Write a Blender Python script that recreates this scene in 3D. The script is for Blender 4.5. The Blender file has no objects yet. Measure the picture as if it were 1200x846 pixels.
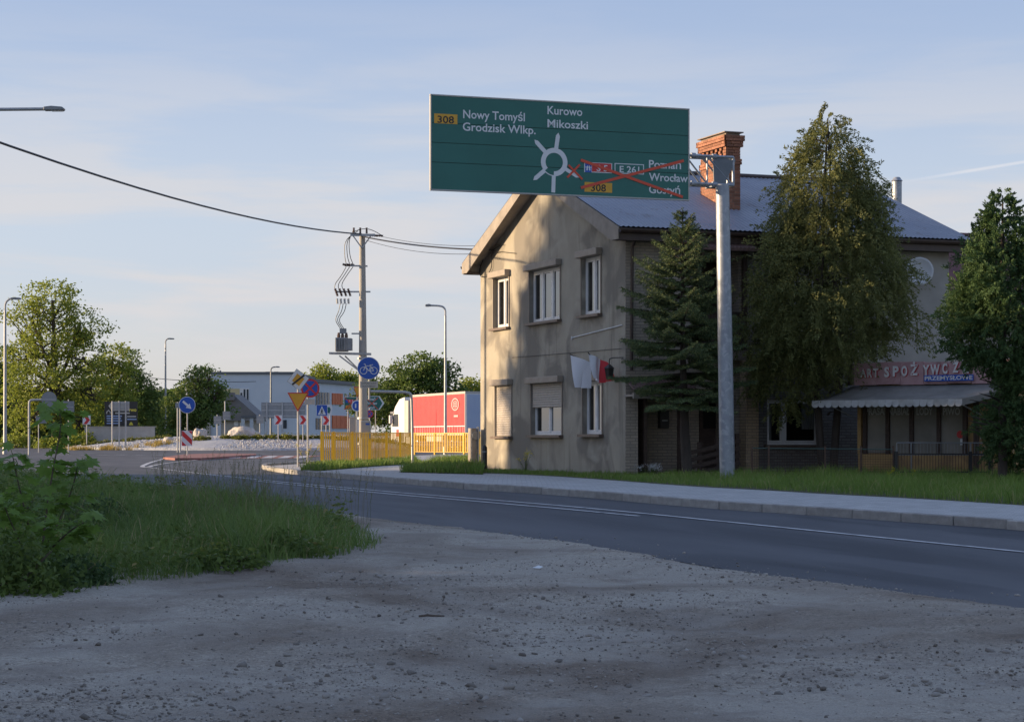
import bpy, bmesh, math, random
import numpy as np
from mathutils import Vector, Matrix, noise as mnoise

# ------------------------------------------------------------------ camera, sky, sun, exposure
SC = bpy.context.scene
COL = SC.collection
F, CX, HY, HC = 2400.0, 600.0, 510.0, 1.08     # focal length in photo pixels, principal column, horizon row, eye height
cam = bpy.data.cameras.new('camera')
cam.sensor_width = 36.0
cam.lens = 36.0 * F / 1200.0
cam.shift_y = (HY - 423.0) / 1200.0
cam.clip_start, cam.clip_end = 0.1, 9000
cam_o = bpy.data.objects.new('camera', cam)
cam_o.location = (0, 0, HC)
cam_o.rotation_euler = (math.radians(90), 0, 0)
COL.objects.link(cam_o)
SC.camera = cam_o

SUN_AZ = (-0.998, 0.06)            # horizontal direction towards the sun
SUN_EL = math.radians(9.5)
SKY_STRENGTH = 0.135
EXPOSURE = 1.7
W = bpy.data.worlds.new('World')
SC.world = W
W.use_nodes = True
def build_world():
    nt = W.node_tree; nt.nodes.clear()
    N = nt.nodes.new; L = nt.links.new
    out = N('ShaderNodeOutputWorld'); bg = N('ShaderNodeBackground')
    sky = N('ShaderNodeTexSky'); sky.sky_type = 'NISHITA'; sky.sun_disc = False
    sky.sun_elevation = SUN_EL
    sky.sun_rotation = math.atan2(SUN_AZ[0], SUN_AZ[1])
    sky.altitude = 80; sky.air_density = 1.0; sky.dust_density = 1.2; sky.ozone_density = 1.0
    tc = N('ShaderNodeTexCoord')
    sep = N('ShaderNodeSeparateXYZ'); L(tc.outputs['Generated'], sep.inputs[0])
    # thin streaky cloud, laid out by direction in the sky
    mp = N('ShaderNodeMapping'); mp.inputs['Scale'].default_value = (3.2, 3.2, 27.0)
    mp.inputs['Rotation'].default_value = (0.0, 0.035, 0.2)
    L(tc.outputs['Generated'], mp.inputs['Vector'])
    nz = N('ShaderNodeTexNoise'); nz.inputs['Scale'].default_value = 1.6; nz.inputs['Detail'].default_value = 6
    nz.inputs['Roughness'].default_value = 0.55; nz.inputs['Distortion'].default_value = 0.35
    L(mp.outputs[0], nz.inputs['Vector'])
    r1 = N('ShaderNodeMapRange'); r1.interpolation_type = 'SMOOTHSTEP'
    r1.inputs['From Min'].default_value = 0.40; r1.inputs['From Max'].default_value = 0.62
    L(nz.outputs['Fac'], r1.inputs['Value'])
    el = N('ShaderNodeMapRange'); el.interpolation_type = 'SMOOTHSTEP'      # clouds thin out upwards
    el.inputs['From Min'].default_value = 0.06; el.inputs['From Max'].default_value = 0.23
    el.inputs['To Min'].default_value = 1.0; el.inputs['To Max'].default_value = 0.0
    L(sep.outputs['Z'], el.inputs['Value'])
    mul = N('ShaderNodeMath'); mul.operation = 'MULTIPLY'
    L(r1.outputs[0], mul.inputs[0]); L(el.outputs[0], mul.inputs[1])
    mu2 = N('ShaderNodeMath'); mu2.operation = 'MULTIPLY'; mu2.inputs[1].default_value = 0.9
    L(mul.outputs[0], mu2.inputs[0])
    # high veil that greys the blue
    vr = N('ShaderNodeValToRGB'); vr.color_ramp.interpolation = 'EASE'; cr = vr.color_ramp.elements
    cr[0].position = 0.0; cr[0].color = (1.46, 1.42, 1.46, 1); cr[1].position = 0.26; cr[1].color = (.66, .88, 1.44, 1)
    e2 = cr.new(.085); e2.color = (1.14, 1.28, 1.64, 1)
    L(sep.outputs['Z'], vr.inputs[0])
    veil = N('ShaderNodeMixRGB'); veil.inputs[0].default_value = 0.88
    L(sky.outputs[0], veil.inputs[1]); L(vr.outputs[0], veil.inputs[2])
    cl = N('ShaderNodeMixRGB'); L(mu2.outputs[0], cl.inputs[0]); L(veil.outputs[0], cl.inputs[1])
    cl.inputs[2].default_value = (1.66, 1.61, 1.63, 1)
    # vapour trail: a band along a great circle, ending in mid sky
    a = Vector(((1060-CX)/F, 1, (HY-213)/F)).normalized(); b = Vector(((1200-CX)/F, 1, (HY-190)/F)).normalized()
    n = a.cross(b).normalized()
    dot = N('ShaderNodeVectorMath'); dot.operation = 'DOT_PRODUCT'; dot.inputs[1].default_value = n
    nrm = N('ShaderNodeVectorMath'); nrm.operation = 'NORMALIZE'
    L(tc.outputs['Generated'], nrm.inputs[0]); L(nrm.outputs[0], dot.inputs[0])
    ab = N('ShaderNodeMath'); ab.operation = 'ABSOLUTE'; L(dot.outputs['Value'], ab.inputs[0])
    tr = N('ShaderNodeMapRange'); tr.interpolation_type = 'SMOOTHSTEP'
    tr.inputs['From Min'].default_value = 0.0002; tr.inputs['From Max'].default_value = 0.0011
    tr.inputs['To Min'].default_value = 0.5; tr.inputs['To Max'].default_value = 0.0
    L(ab.outputs[0], tr.inputs['Value'])
    along = N('ShaderNodeVectorMath'); along.operation = 'DOT_PRODUCT'; along.inputs[1].default_value = (b - a).normalized()
    L(nrm.outputs[0], along.inputs[0])
    a0 = a.dot((b - a).normalized())
    st = N('ShaderNodeMapRange'); st.inputs['From Min'].default_value = a0 - 0.004; st.inputs['From Max'].default_value = a0 + 0.03
    L(along.outputs['Value'], st.inputs['Value'])
    tm = N('ShaderNodeMath'); tm.operation = 'MULTIPLY'; L(tr.outputs[0], tm.inputs[0]); L(st.outputs[0], tm.inputs[1])
    fin = N('ShaderNodeMixRGB'); L(tm.outputs[0], fin.inputs[0]); L(cl.outputs[0], fin.inputs[1])
    fin.inputs[2].default_value = (1.9, 1.88, 1.95, 1)
    L(fin.outputs[0], bg.inputs[0]); bg.inputs[1].default_value = SKY_STRENGTH
    L(bg.outputs[0], out.inputs[0])
build_world()

sun = bpy.data.lights.new('sun', 'SUN'); sun.energy = 2.7; sun.angle = math.radians(0.6); sun.color = (1.0, 0.74, 0.46)
sun_o = bpy.data.objects.new('sun', sun)
sd = Vector((SUN_AZ[0]*math.cos(SUN_EL), SUN_AZ[1]*math.cos(SUN_EL), math.sin(SUN_EL)))
sun_o.rotation_euler = sd.to_track_quat('Z', 'Y').to_euler()
sun_o.location = (-30, -5, 40)
COL.objects.link(sun_o)
SC.view_settings.view_transform = 'Standard'
SC.view_settings.look = 'None'
SC.view_settings.gamma = 1.0
SC.view_settings.use_curve_mapping = False
SC.view_settings.exposure = EXPOSURE
SC.cycles.max_bounces = 6
SC.cycles.transparent_max_bounces = 8
SC.cycles.use_denoising = True

# ------------------------------------------------------------------ measuring helpers (photo pixel -> place)
def sstep(t):
    t = np.clip(t, 0, 1); return t*t*(3-2*t)
def zg(Y):                            # the road falls gently towards the viewer
    return -0.45*sstep((44.0-np.asarray(Y, float))/30.0)
def at(px, py, Y):
    return Vector(((px-CX)/F*Y, Y, HC-(py-HY)/F*Y))
def G(px, py, dz=0.0):                # where the sight line of a pixel meets the ground (+dz)
    k = (py-HY)/F
    lo, hi = 1.0, 3000.0
    for _ in range(60):
        m = .5*(lo+hi)
        if HC-k*m-(float(zg(m))+dz) > 0: lo = m
        else: hi = m
    return Vector(((px-CX)/F*lo, lo, float(zg(lo))+dz))
class Px:                             # a thing's local frame (unrotated) measured in photo pixels at its distance
    def __init__(s, px, Y, z0=None, dz=0.0):
        s.px, s.Y = px, Y; s.z0 = float(zg(Y))+dz if z0 is None else z0
        s.loc = ((px-CX)/F*Y, Y, s.z0); s.k = Y/F
    def __call__(s, px, py): return ((px-s.px)*s.k, HC-(py-HY)*s.k-s.z0)
class Fr:                             # a rotated frame: local x along d, local y = 90 deg left of d
    def __init__(s, O, d):
        s.O = Vector(O); d = Vector((d[0], d[1])).normalized(); s.d = d; s.a = math.atan2(d.y, d.x)
        s.n = Vector((-d.y, d.x))
    def loc(s, X, Y, Z): 
        r = Vector((X-s.O.x, Y-s.O.y)); return Vector((r.dot(s.d), r.dot(s.n), Z-s.O.z))
    def hity(s, px, py, y=0.0):       # sight line against plane local y -> (x, z)
        rx, ry = (px-CX)/F, 1.0
        den = rx*s.n.x+ry*s.n.y
        t = (y + s.O.x*s.n.x+s.O.y*s.n.y)/den
        p = s.loc(rx*t, ry*t, HC-(py-HY)/F*t); return p.x, p.z
    def hitx(s, px, py, x=0.0):       # against plane local x -> (y, z)
        rx, ry = (px-CX)/F, 1.0
        den = rx*s.d.x+ry*s.d.y
        t = (x + s.O.x*s.d.x+s.O.y*s.d.y)/den
        p = s.loc(rx*t, ry*t, HC-(py-HY)/F*t); return p.y, p.z

# ------------------------------------------------------------------ object helpers
def thing(name, label, cat, loc=(0, 0, 0), rotz=0.0, group=None):
    o = bpy.data.objects.new(name, None); COL.objects.link(o)
    o.location = loc; o.rotation_euler = (0, 0, rotz); o.empty_display_size = 0.2
    return tag(o, label, cat, group)
def tag(o, label=None, cat=None, group=None, kind=None):
    if label: o['label'] = label
    if cat: o['category'] = cat
    if group: o['group'] = group
    if kind: o['kind'] = kind
    return o
def link(name, me, m=None, parent=None, loc=None, rot=None):
    o = bpy.data.objects.new(name, me); COL.objects.link(o)
    if m is not None and not me.materials: me.materials.append(m)
    if parent is not None: o.parent = parent
    if loc is not None: o.location = loc
    if rot is not None: o.rotation_euler = rot
    return o
def copy_tree(o, parent=None):
    c = o.copy(); COL.objects.link(c); c.parent = parent
    for ch in list(o.children): copy_tree(ch, c)
    return c
class MB:
    def __init__(s): s.v = []; s.f = []
    def poly(s, pts):
        n = len(s.v); s.v += [tuple(p) for p in pts]; s.f.append(tuple(range(n, n+len(pts)))); return s
    def box(s, x0, x1, y0, y1, z0, z1):
        n = len(s.v)
        s.v += [(x0,y0,z0),(x1,y0,z0),(x1,y1,z0),(x0,y1,z0),(x0,y0,z1),(x1,y0,z1),(x1,y1,z1),(x0,y1,z1)]
        s.f += [tuple(n+i for i in q) for q in ((3,2,1,0),(4,5,6,7),(0,1,5,4),(1,2,6,5),(2,3,7,6),(3,0,4,7))]
        return s
    def bar(s, a, b, w, h, up=(0, 0, 1)):       # rectangular bar from a to b
        a = Vector(a); b = Vector(b); t = (b-a).normalized(); u = Vector(up)
        if abs(t.dot(u)) > .98: u = Vector((0, 1, 0))
        x = t.cross(u).normalized()*w/2; y = x.cross(t).normalized()*h/2
        n = len(s.v)
        for p in (a, b): s.v += [tuple(p-x-y), tuple(p+x-y), tuple(p+x+y), tuple(p-x+y)]
        s.f += [tuple(n+i for i in q) for q in ((0,1,2,3),(7,6,5,4),(0,4,5,1),(1,5,6,2),(2,6,7,3),(3,7,4,0))]
        return s
    def tube(s, pts, r, n=8, cap=True):
        pts = [Vector(p) for p in pts]
        rs = r if isinstance(r, (list, tuple)) else [r]*len(pts)
        base = len(s.v); prev = None
        for i, p in enumerate(pts):
            t = (pts[min(i+1, len(pts)-1)]-pts[max(i-1, 0)])
            t = t.normalized() if t.length > 1e-9 else Vector((0, 0, 1))
            if prev is None:
                u = t.cross(Vector((0, 0, 1)))
                if u.length < .05: u = Vector((1, 0, 0))
            else: u = prev - t*prev.dot(t)
            u.normalize(); prev = u; w = t.cross(u)
            for k in range(n):
                a = 2*math.pi*k/n
                s.v.append(tuple(p+(u*math.cos(a)+w*math.sin(a))*rs[i]))
        for i in range(len(pts)-1):
            for k in range(n):
                q = base+i*n; k2 = (k+1) % n
                s.f.append((q+k, q+k2, q+n+k2, q+n+k))
        if cap:
            s.f.append(tuple(base+k for k in range(n))[::-1])
            s.f.append(tuple(base+(len(pts)-1)*n+k for k in range(n)))
        return s
    def prism(s, pts, y0, y1):                  # outline in local x-z, extruded along y
        n = len(s.v); k = len(pts)
        s.v += [(p[0], y0, p[1]) for p in pts]+[(p[0], y1, p[1]) for p in pts]
        s.f.append(tuple(range(n, n+k))); s.f.append(tuple(range(n+2*k-1, n+k-1, -1)))
        for i in range(k):
            j = (i+1) % k; s.f.append((n+j, n+i, n+k+i, n+k+j))
        return s
    def prismx(s, pts, x0, x1):                 # outline in local y-z, extruded along x
        n = len(s.v); k = len(pts)
        s.v += [(x0, p[0], p[1]) for p in pts]+[(x1, p[0], p[1]) for p in pts]
        s.f.append(tuple(range(n, n+k))[::-1]); s.f.append(tuple(range(n+2*k-1, n+k-1, -1))[::-1])
        for i in range(k):
            j = (i+1) % k; s.f.append((n+i, n+j, n+k+j, n+k+i))
        return s
    def mesh(s, name):
        me = bpy.data.meshes.new(name); me.from_pydata(s.v, [], s.f); me.validate()
        return me
    def build(s, name, m, parent=None, smooth=False, fixn=True, bevel=0.0):
        me = s.mesh(name)
        if fixn:
            bm = bmesh.new(); bm.from_mesh(me); bmesh.ops.recalc_face_normals(bm, faces=bm.faces)
            bm.to_mesh(me); bm.free()
        if smooth:
            bm = bmesh.new(); bm.from_mesh(me); bmesh.ops.remove_doubles(bm, verts=bm.verts, dist=1e-5); bm.to_mesh(me); bm.free()
            me.polygons.foreach_set('use_smooth', [True]*len(me.polygons))
            try: me.set_sharp_from_angle(angle=math.radians(40))
            except Exception: pass
        o = link(name, me, m, parent)
        if bevel:
            b = o.modifiers.new('bevel', 'BEVEL'); b.width = bevel; b.segments = 2; b.limit_method = 'ANGLE'
        return o
def np_mesh(name, V, Fa, m, parent=None, smooth=False):
    V = np.asarray(V, np.float32); Fa = np.asarray(Fa, np.int32); k = Fa.shape[1]
    me = bpy.data.meshes.new(name)
    me.vertices.add(len(V)); me.vertices.foreach_set('co', V.ravel())
    me.loops.add(Fa.size); me.loops.foreach_set('vertex_index', Fa.ravel())
    me.polygons.add(len(Fa)); me.polygons.foreach_set('loop_start', np.arange(0, Fa.size, k, dtype=np.int32))
    me.polygons.foreach_set('loop_total', np.full(len(Fa), k, np.int32))
    if smooth: me.polygons.foreach_set('use_smooth', np.ones(len(Fa), bool))
    me.update(calc_edges=True)
    return link(name, me, m, parent)
def circ(cx, cz, r, n=28, a0=0.0):
    return [(cx+r*math.cos(a0+2*math.pi*i/n), cz+r*math.sin(a0+2*math.pi*i/n)) for i in range(n)]
def resample(pts, n):
    P = np.array([tuple(p) for p in pts], float); d = np.r_[0, np.cumsum(np.linalg.norm(np.diff(P, axis=0), axis=1))]
    t = np.linspace(0, d[-1], n); return np.stack([np.interp(t, d, P[:, i]) for i in range(P.shape[1])], 1)
def smooth_line(pts, it=2):
    P = [Vector(p) for p in pts]
    for _ in range(it):
        Q = [P[0]]
        for a, b in zip(P, P[1:]): Q += [a*.75+b*.25, a*.25+b*.75]
        Q.append(P[-1]); P = Q
    return P
_fonts = {}
def text_mesh(body, bold=0.0):
    key = (body, bold)
    if key not in _fonts:
        c = bpy.data.curves.new('t', 'FONT'); c.body = body; c.size = 1; c.offset = bold; c.resolution_u = 3
        o = bpy.data.objects.new('t', c); COL.objects.link(o)
        dg = bpy.context.evaluated_depsgraph_get(); dg.update()
        me = bpy.data.meshes.new_from_object(o.evaluated_get(dg))
        V = np.empty(len(me.vertices)*3, np.float32); me.vertices.foreach_get('co', V); V = V.reshape(-1, 3)
        fs = [tuple(p.vertices) for p in me.polygons]
        bpy.data.objects.remove(o); bpy.data.curves.remove(c); bpy.data.meshes.remove(me)
        _fonts[key] = (V, fs)
    return _fonts[key]
def lettering(body, x0, z0, w, cap, y, m, parent, bold=0.012, tilt=0.0, name='lettering'):
    """text whose baseline starts at (x0, z0), stretched to width w and capital height cap, on the plane local y facing -y"""
    V, fs = text_mesh(body, bold)
    capn = 0.70
    mn = V[:, 0].min(); mx = V[:, 0].max()
    X = (V[:, 0]-mn)/(mx-mn)*w; Z = V[:, 1]*cap/capn
    P = np.stack([x0+X, np.full(len(X), y), z0+Z+X*tilt], 1)
    me = bpy.data.meshes.new(name); me.from_pydata(P.tolist(), [], fs)
    return link(name, me, m, parent)
def in_poly(x, y, poly):
    x = np.asarray(x); y = np.asarray(y); r = np.zeros(x.shape, bool); n = len(poly); j = n-1
    for i in range(n):
        xi, yi = poly[i][0], poly[i][1]; xj, yj = poly[j][0], poly[j][1]
        c = ((yi > y) != (yj > y)) & (x < (xj-xi)*(y-yi)/(yj-yi+1e-12)+xi)
        r ^= c; j = i
    return r
def vnoise(x, y, seed=0):                       # cheap smooth value noise, vectorised
    x = np.asarray(x, float)+seed*17.3; y = np.asarray(y, float)-seed*9.1
    xi = np.floor(x); yi = np.floor(y); fx = x-xi; fy = y-yi
    h = lambda a, b: np.modf(np.abs(np.sin(a*127.1+b*311.7+seed*74.7)*43758.5453))[0]
    fx = fx*fx*(3-2*fx); fy = fy*fy*(3-2*fy)
    return (h(xi, yi)*(1-fx)+h(xi+1, yi)*fx)*(1-fy)+(h(xi, yi+1)*(1-fx)+h(xi+1, yi+1)*fx)*fy
def fbm(x, y, seed=0, o=4):
    s = 0; a = .5
    for i in range(o): s = s+a*vnoise(np.asarray(x)*2**i, np.asarray(y)*2**i, seed+i); a *= .5
    return s/(1-.5**o)

# ------------------------------------------------------------------ materials
def pm(name, c1, c2=None, scale=4.0, rough=0.8, bump=0.0, bscale=None, metal=0.0, detail=5, lo=.35, hi=.65,
       stretch=None, rotz=0.0, c3=None, s3=1.0, lo3=.5, hi3=.62, objrand=0.0, spec=0.5, bdist=0.02):
    m = bpy.data.materials.new(name); m.use_nodes = True
    nt = m.node_tree; b = nt.nodes['Principled BSDF']; N = nt.nodes.new; L = nt.links.new
    b.inputs['Roughness'].default_value = rough; b.inputs['Metallic'].default_value = metal
    b.inputs['Specular IOR Level'].default_value = spec
    c1 = tuple(c1)+(1,)
    col = None
    tc = N('ShaderNodeTexCoord'); vec = tc.outputs['Object']
    if stretch:
        mp = N('ShaderNodeMapping'); mp.inputs['Scale'].default_value = stretch; mp.vector_type = 'TEXTURE' if rotz else 'POINT'; mp.inputs['Rotation'].default_value = (0, 0, rotz); L(vec, mp.inputs[0]); vec = mp.outputs[0]
    if c2 is not None:
        nz = N('ShaderNodeTexNoise'); nz.inputs['Scale'].default_value = scale; nz.inputs['Detail'].default_value = detail
        nz.inputs['Roughness'].default_value = .6; L(vec, nz.inputs['Vector'])
        mr = N('ShaderNodeMapRange'); mr.inputs['From Min'].default_value = lo; mr.inputs['From Max'].default_value = hi
        L(nz.outputs['Fac'], mr.inputs['Value'])
        mx = N('ShaderNodeMixRGB'); L(mr.outputs[0], mx.inputs[0])
        mx.inputs[1].default_value = c1; mx.inputs[2].default_value = tuple(c2)+(1,); col = mx.outputs[0]
        if c3 is not None:
            n3 = N('ShaderNodeTexNoise'); n3.inputs['Scale'].default_value = s3; n3.inputs['Detail'].default_value = 4
            n3.inputs['Distortion'].default_value = .6
            L(vec, n3.inputs['Vector'])
            m3 = N('ShaderNodeMapRange'); m3.inputs['From Min'].default_value = lo3; m3.inputs['From Max'].default_value = hi3
            L(n3.outputs['Fac'], m3.inputs['Value'])
            x3 = N('ShaderNodeMixRGB'); L(m3.outputs[0], x3.inputs[0]); L(col, x3.inputs[1]); x3.inputs[2].default_value = tuple(c3)+(1,)
            col = x3.outputs[0]
    if objrand:
        oi = N('ShaderNodeObjectInfo'); hs = N('ShaderNodeHueSaturation')
        mr2 = N('ShaderNodeMapRange'); mr2.inputs['To Min'].default_value = 1-objrand; mr2.inputs['To Max'].default_value = 1+objrand
        L(oi.outputs['Random'], mr2.inputs['Value']); L(mr2.outputs[0], hs.inputs['Value'])
        if col is None: hs.inputs['Color'].default_value = c1
        else: L(col, hs.inputs['Color'])
        col = hs.outputs[0]
    if col is None: b.inputs['Base Color'].default_value = c1
    else: L(col, b.inputs['Base Color'])
    if bump:
        n2 = N('ShaderNodeTexNoise'); n2.inputs['Scale'].default_value = bscale or scale*6; n2.inputs['Detail'].default_value = 6
        L(vec, n2.inputs['Vector'])
        bp = N('ShaderNodeBump'); bp.inputs['Strength'].default_value = bump; bp.inputs['Distance'].default_value = bdist
        L(n2.outputs['Fac'], bp.inputs['Height']); L(bp.outputs[0], b.inputs['Normal'])
    return m
def leafm(name, c1, c2, c3=None, trans=0.35, nscale=1.2, rough=.55):
    m = bpy.data.materials.new(name); m.use_nodes = True
    nt = m.node_tree; nt.nodes.clear(); N = nt.nodes.new; L = nt.links.new
    out = N('ShaderNodeOutputMaterial'); mix = N('ShaderNodeMixShader'); b = N('ShaderNodeBsdfPrincipled'); t = N('ShaderNodeBsdfTranslucent')
    b.inputs['Roughness'].default_value = rough; b.inputs['Specular IOR Level'].default_value = .3
    g = N('ShaderNodeNewGeometry'); tc = N('ShaderNodeTexCoord')
    nz = N('ShaderNodeTexNoise'); nz.inputs['Scale'].default_value = nscale; nz.inputs['Detail'].default_value = 3
    L(tc.outputs['Object'], nz.inputs['Vector'])
    ad = N('ShaderNodeMath'); ad.operation = 'MULTIPLY_ADD'; L(g.outputs['Random Per Island'], ad.inputs[0]); ad.inputs[1].default_value = .55
    sc = N('ShaderNodeMapRange'); sc.inputs['From Min'].default_value = .35; sc.inputs['From Max'].default_value = .65
    sc.inputs['To Min'].default_value = 0; sc.inputs['To Max'].default_value = .45
    L(nz.outputs['Fac'], sc.inputs['Value']); L(sc.outputs[0], ad.inputs[2])
    mx = N('ShaderNodeMixRGB'); L(ad.outputs[0], mx.inputs[0]); mx.inputs[1].default_value = tuple(c1)+(1,); mx.inputs[2].default_value = tuple(c2)+(1,)
    col = mx.outputs[0]
    if c3 is not None:
        gt = N('ShaderNodeMath'); gt.operation = 'GREATER_THAN'; gt.inputs[1].default_value = .93
        L(g.outputs['Random Per Island'], gt.inputs[0])
        x3 = N('ShaderNodeMixRGB'); L(gt.outputs[0], x3.inputs[0]); L(col, x3.inputs[1]); x3.inputs[2].default_value = tuple(c3)+(1,); col = x3.outputs[0]
    L(col, b.inputs['Base Color']); L(col, t.inputs['Color'])
    mix.inputs[0].default_value = trans
    L(b.outputs[0], mix.inputs[1]); L(t.outputs[0], mix.inputs[2]); L(mix.outputs[0], out.inputs[0])
    return m
def brickm(name, c1, c2, mortar, bw=.25, bh=.075, axis='xz', rough=.85, ms=.012, bump=.6):
    m = bpy.data.materials.new(name); m.use_nodes = True
    nt = m.node_tree; b = nt.nodes['Principled BSDF']; N = nt.nodes.new; L = nt.links.new
    b.inputs['Roughness'].default_value = rough
    tc = N('ShaderNodeTexCoord'); sp = N('ShaderNodeSeparateXYZ'); L(tc.outputs['Object'], sp.inputs[0])
    cb = N('ShaderNodeCombineXYZ')
    if axis == 'xz':
        ad = N('ShaderNodeMath'); ad.operation = 'ADD'; L(sp.outputs['X'], ad.inputs[0]); L(sp.outputs['Y'], ad.inputs[1])
        L(ad.outputs[0], cb.inputs['X']); L(sp.outputs['Z'], cb.inputs['Y'])
    else:
        L(sp.outputs['X'], cb.inputs['X']); L(sp.outputs['Y'], cb.inputs['Y'])
    bk = N('ShaderNodeTexBrick'); L(cb.outputs[0], bk.inputs['Vector'])
    bk.inputs['Color1'].default_value = tuple(c1)+(1,); bk.inputs['Color2'].default_value = tuple(c2)+(1,); bk.inputs['Mortar'].default_value = tuple(mortar)+(1,)
    bk.inputs['Scale'].default_value = 1; bk.inputs['Brick Width'].default_value = bw; bk.inputs['Row Height'].default_value = bh
    bk.inputs['Mortar Size'].default_value = ms; bk.inputs['Mortar Smooth'].default_value = .3
    nz = N('ShaderNodeTexNoise'); nz.inputs['Scale'].default_value = 2.5; nz.inputs['Detail'].default_value = 6; L(tc.outputs['Object'], nz.inputs['Vector'])
    mr = N('ShaderNodeMapRange'); mr.inputs['To Min'].default_value = .72; mr.inputs['To Max'].default_value = 1.25; L(nz.outputs['Fac'], mr.inputs['Value'])
    hs = N('ShaderNodeHueSaturation'); L(bk.outputs['Color'], hs.inputs['Color']); L(mr.outputs[0], hs.inputs['Value'])
    L(hs.outputs[0], b.inputs['Base Color'])
    bp = N('ShaderNodeBump'); bp.inputs['Strength'].default_value = bump; bp.inputs['Distance'].default_value = .012; bp.invert = True
    L(bk.outputs['Fac'], bp.inputs['Height']); L(bp.outputs[0], b.inputs['Normal'])
    return m

M = {}
M['asphalt'] = pm('asphalt', (.046, .050, .060), (.088, .091, .102), .5, .75, .6, 110, c3=(.036, .039, .048), s3=.7, lo3=.50, hi3=.68, detail=9, bdist=.008, stretch=(1.0, 5.0, 1.0), rotz=.325)
M['gravel'] = pm('gravel', (.235, .205, .175), (.36, .325, .285), 1.1, .95, .9, 55, c3=(.16, .135, .115), s3=.45, lo3=.46, hi3=.64, detail=9, bdist=.02)
M['ground'] = pm('ground_grass', (.075, .095, .035), (.11, .105, .055), .25, .95, .5, 8, detail=8)
M['soil'] = pm('verge_soil', (.07, .075, .035), (.10, .09, .055), 3, .95, .6, 30)
M['kerb'] = pm('kerb_concrete', (.26, .25, .235), (.36, .345, .325), 6, .88, .4, 60, objrand=.12)
M['paving'] = brickm('paving_blocks', (.40, .395, .39), (.47, .465, .455), (.26, .255, .25), .2, .1, 'xy', .88, .006, .5)
M['redpaving'] = pm('red_crossing_surface', (.23, .095, .085), (.30, .13, .11), 3, .85)
M['line'] = pm('road_paint', (.56, .56, .57), (.16, .165, .18), 4, .75, .2, 60, lo=.46, hi=.72, detail=9)
M['islegravel'] = pm('island_white_gravel', (.36, .365, .38), (.50, .50, .505), 3, .95, 1.0, 9, detail=9, bdist=.1)
def stucco_mat():
    m = pm('old_stucco', (.315, .285, .23), (.385, .35, .285), 1.3, .92, .35, 70, c3=(.215, .195, .165), s3=.7, lo3=.47, hi3=.57, detail=9)
    nt = m.node_tree; N = nt.nodes.new; L = nt.links.new; b = nt.nodes['Principled BSDF']; src = b.inputs['Base Color'].links[0].from_socket; tc = N('ShaderNodeTexCoord')
    def streak(sc, dist, lo, hi, colr, det=6):
        global_in = N('ShaderNodeMapping'); global_in.inputs['Scale'].default_value = sc; L(tc.outputs['Object'], global_in.inputs[0])
        n = N('ShaderNodeTexNoise'); n.inputs['Scale'].default_value = 1; n.inputs['Detail'].default_value = det; n.inputs['Distortion'].default_value = dist; L(global_in.outputs[0], n.inputs['Vector'])
        r = N('ShaderNodeMapRange'); r.inputs['From Min'].default_value = lo; r.inputs['From Max'].default_value = hi; L(n.outputs['Fac'], r.inputs['Value']); r.inputs['To Max'].default_value = .8
        x = N('ShaderNodeMixRGB'); L(r.outputs[0], x.inputs[0]); L(srcs[-1], x.inputs[1]); x.inputs[2].default_value = tuple(colr)+(1,); srcs.append(x.outputs[0])
    srcs = [src]
    streak((4.5, 4.5, .38), .3, .56, .70, (.20, .178, .145), 7)          # rain streaks
    streak((.8, .8, 1.0), .5, .60, .72, (.40, .37, .31), 7)           # pale patch repairs
    L(srcs[-1], b.inputs['Base Color']); return m
M['stucco'] = stucco_mat()
M['stucco2'] = pm('grey_stucco', (.33, .315, .29), (.40, .38, .35), 1.5, .92, .3, 70)
M['brickface'] = brickm('grey_clinker_face', (.40, .345, .285), (.50, .42, .335), (.30, .265, .23), .25, .072)
M['brickgrey'] = brickm('shaded_grey_clinker', (.14, .135, .135), (.19, .18, .175), (.10, .095, .09), .25, .072)  # dark brick; shade behind the fence also put into its tone
M['brickwarm'] = brickm('warm_lit_clinker', (.36, .26, .165), (.42, .31, .20), (.24, .19, .14), .25, .072)  # pillar brick, the warm light on it put into the colour
M['chimbrick'] = pm('red_chimney_brick', (.36, .165, .095), (.27, .115, .07), 6, .88, .5, 50, objrand=.32)
M['mortar'] = pm('chimney_mortar', (.30, .25, .2), (.2, .17, .14), 8, .95, .4, 60)
M['chimcap'] = pm('chimney_cap', (.3, .24, .2), (.22, .18, .16), 6, .9)
M['roof'] = pm('corrugated_roof', (.205, .22, .27), (.25, .265, .315), .8, .45, .15, 20, c3=(.18, .175, .20), s3=2.2, lo3=.60, hi3=.7, spec=.5)
M['fascia'] = pm('weathered_fascia', (.25, .22, .19), (.34, .30, .26), 3, .85, .3, 30)
M['gutter'] = pm('brown_gutter', (.055, .035, .03), (.075, .05, .04), 4, .5)
M['pvc'] = pm('white_window_frame', (.72, .72, .72), (.62, .62, .63), 5, .4)
def clear_glass():
    m = bpy.data.materials.new('window_glass'); m.use_nodes = True; nt = m.node_tree; nt.nodes.clear(); N = nt.nodes.new; L = nt.links.new
    o = N('ShaderNodeOutputMaterial'); x = N('ShaderNodeMixShader'); t = N('ShaderNodeBsdfTransparent'); g = N('ShaderNodeBsdfGlossy'); lw = N('ShaderNodeLayerWeight'); lw.inputs[0].default_value = .10
    t.inputs[0].default_value = (.80, .84, .86, 1); g.inputs['Roughness'].default_value = .03; g.inputs[0].default_value = (.26, .27, .28, 1)
    L(lw.outputs['Fresnel'], x.inputs[0]); L(t.outputs[0], x.inputs[1]); L(g.outputs[0], x.inputs[2]); L(x.outputs[0], o.inputs[0]); return m
M['glass'] = clear_glass()
M['curtain'] = pm('net_curtain', (.34, .33, .315), (.22, .215, .21), 9, .9, stretch=(3, 3, .2))
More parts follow.
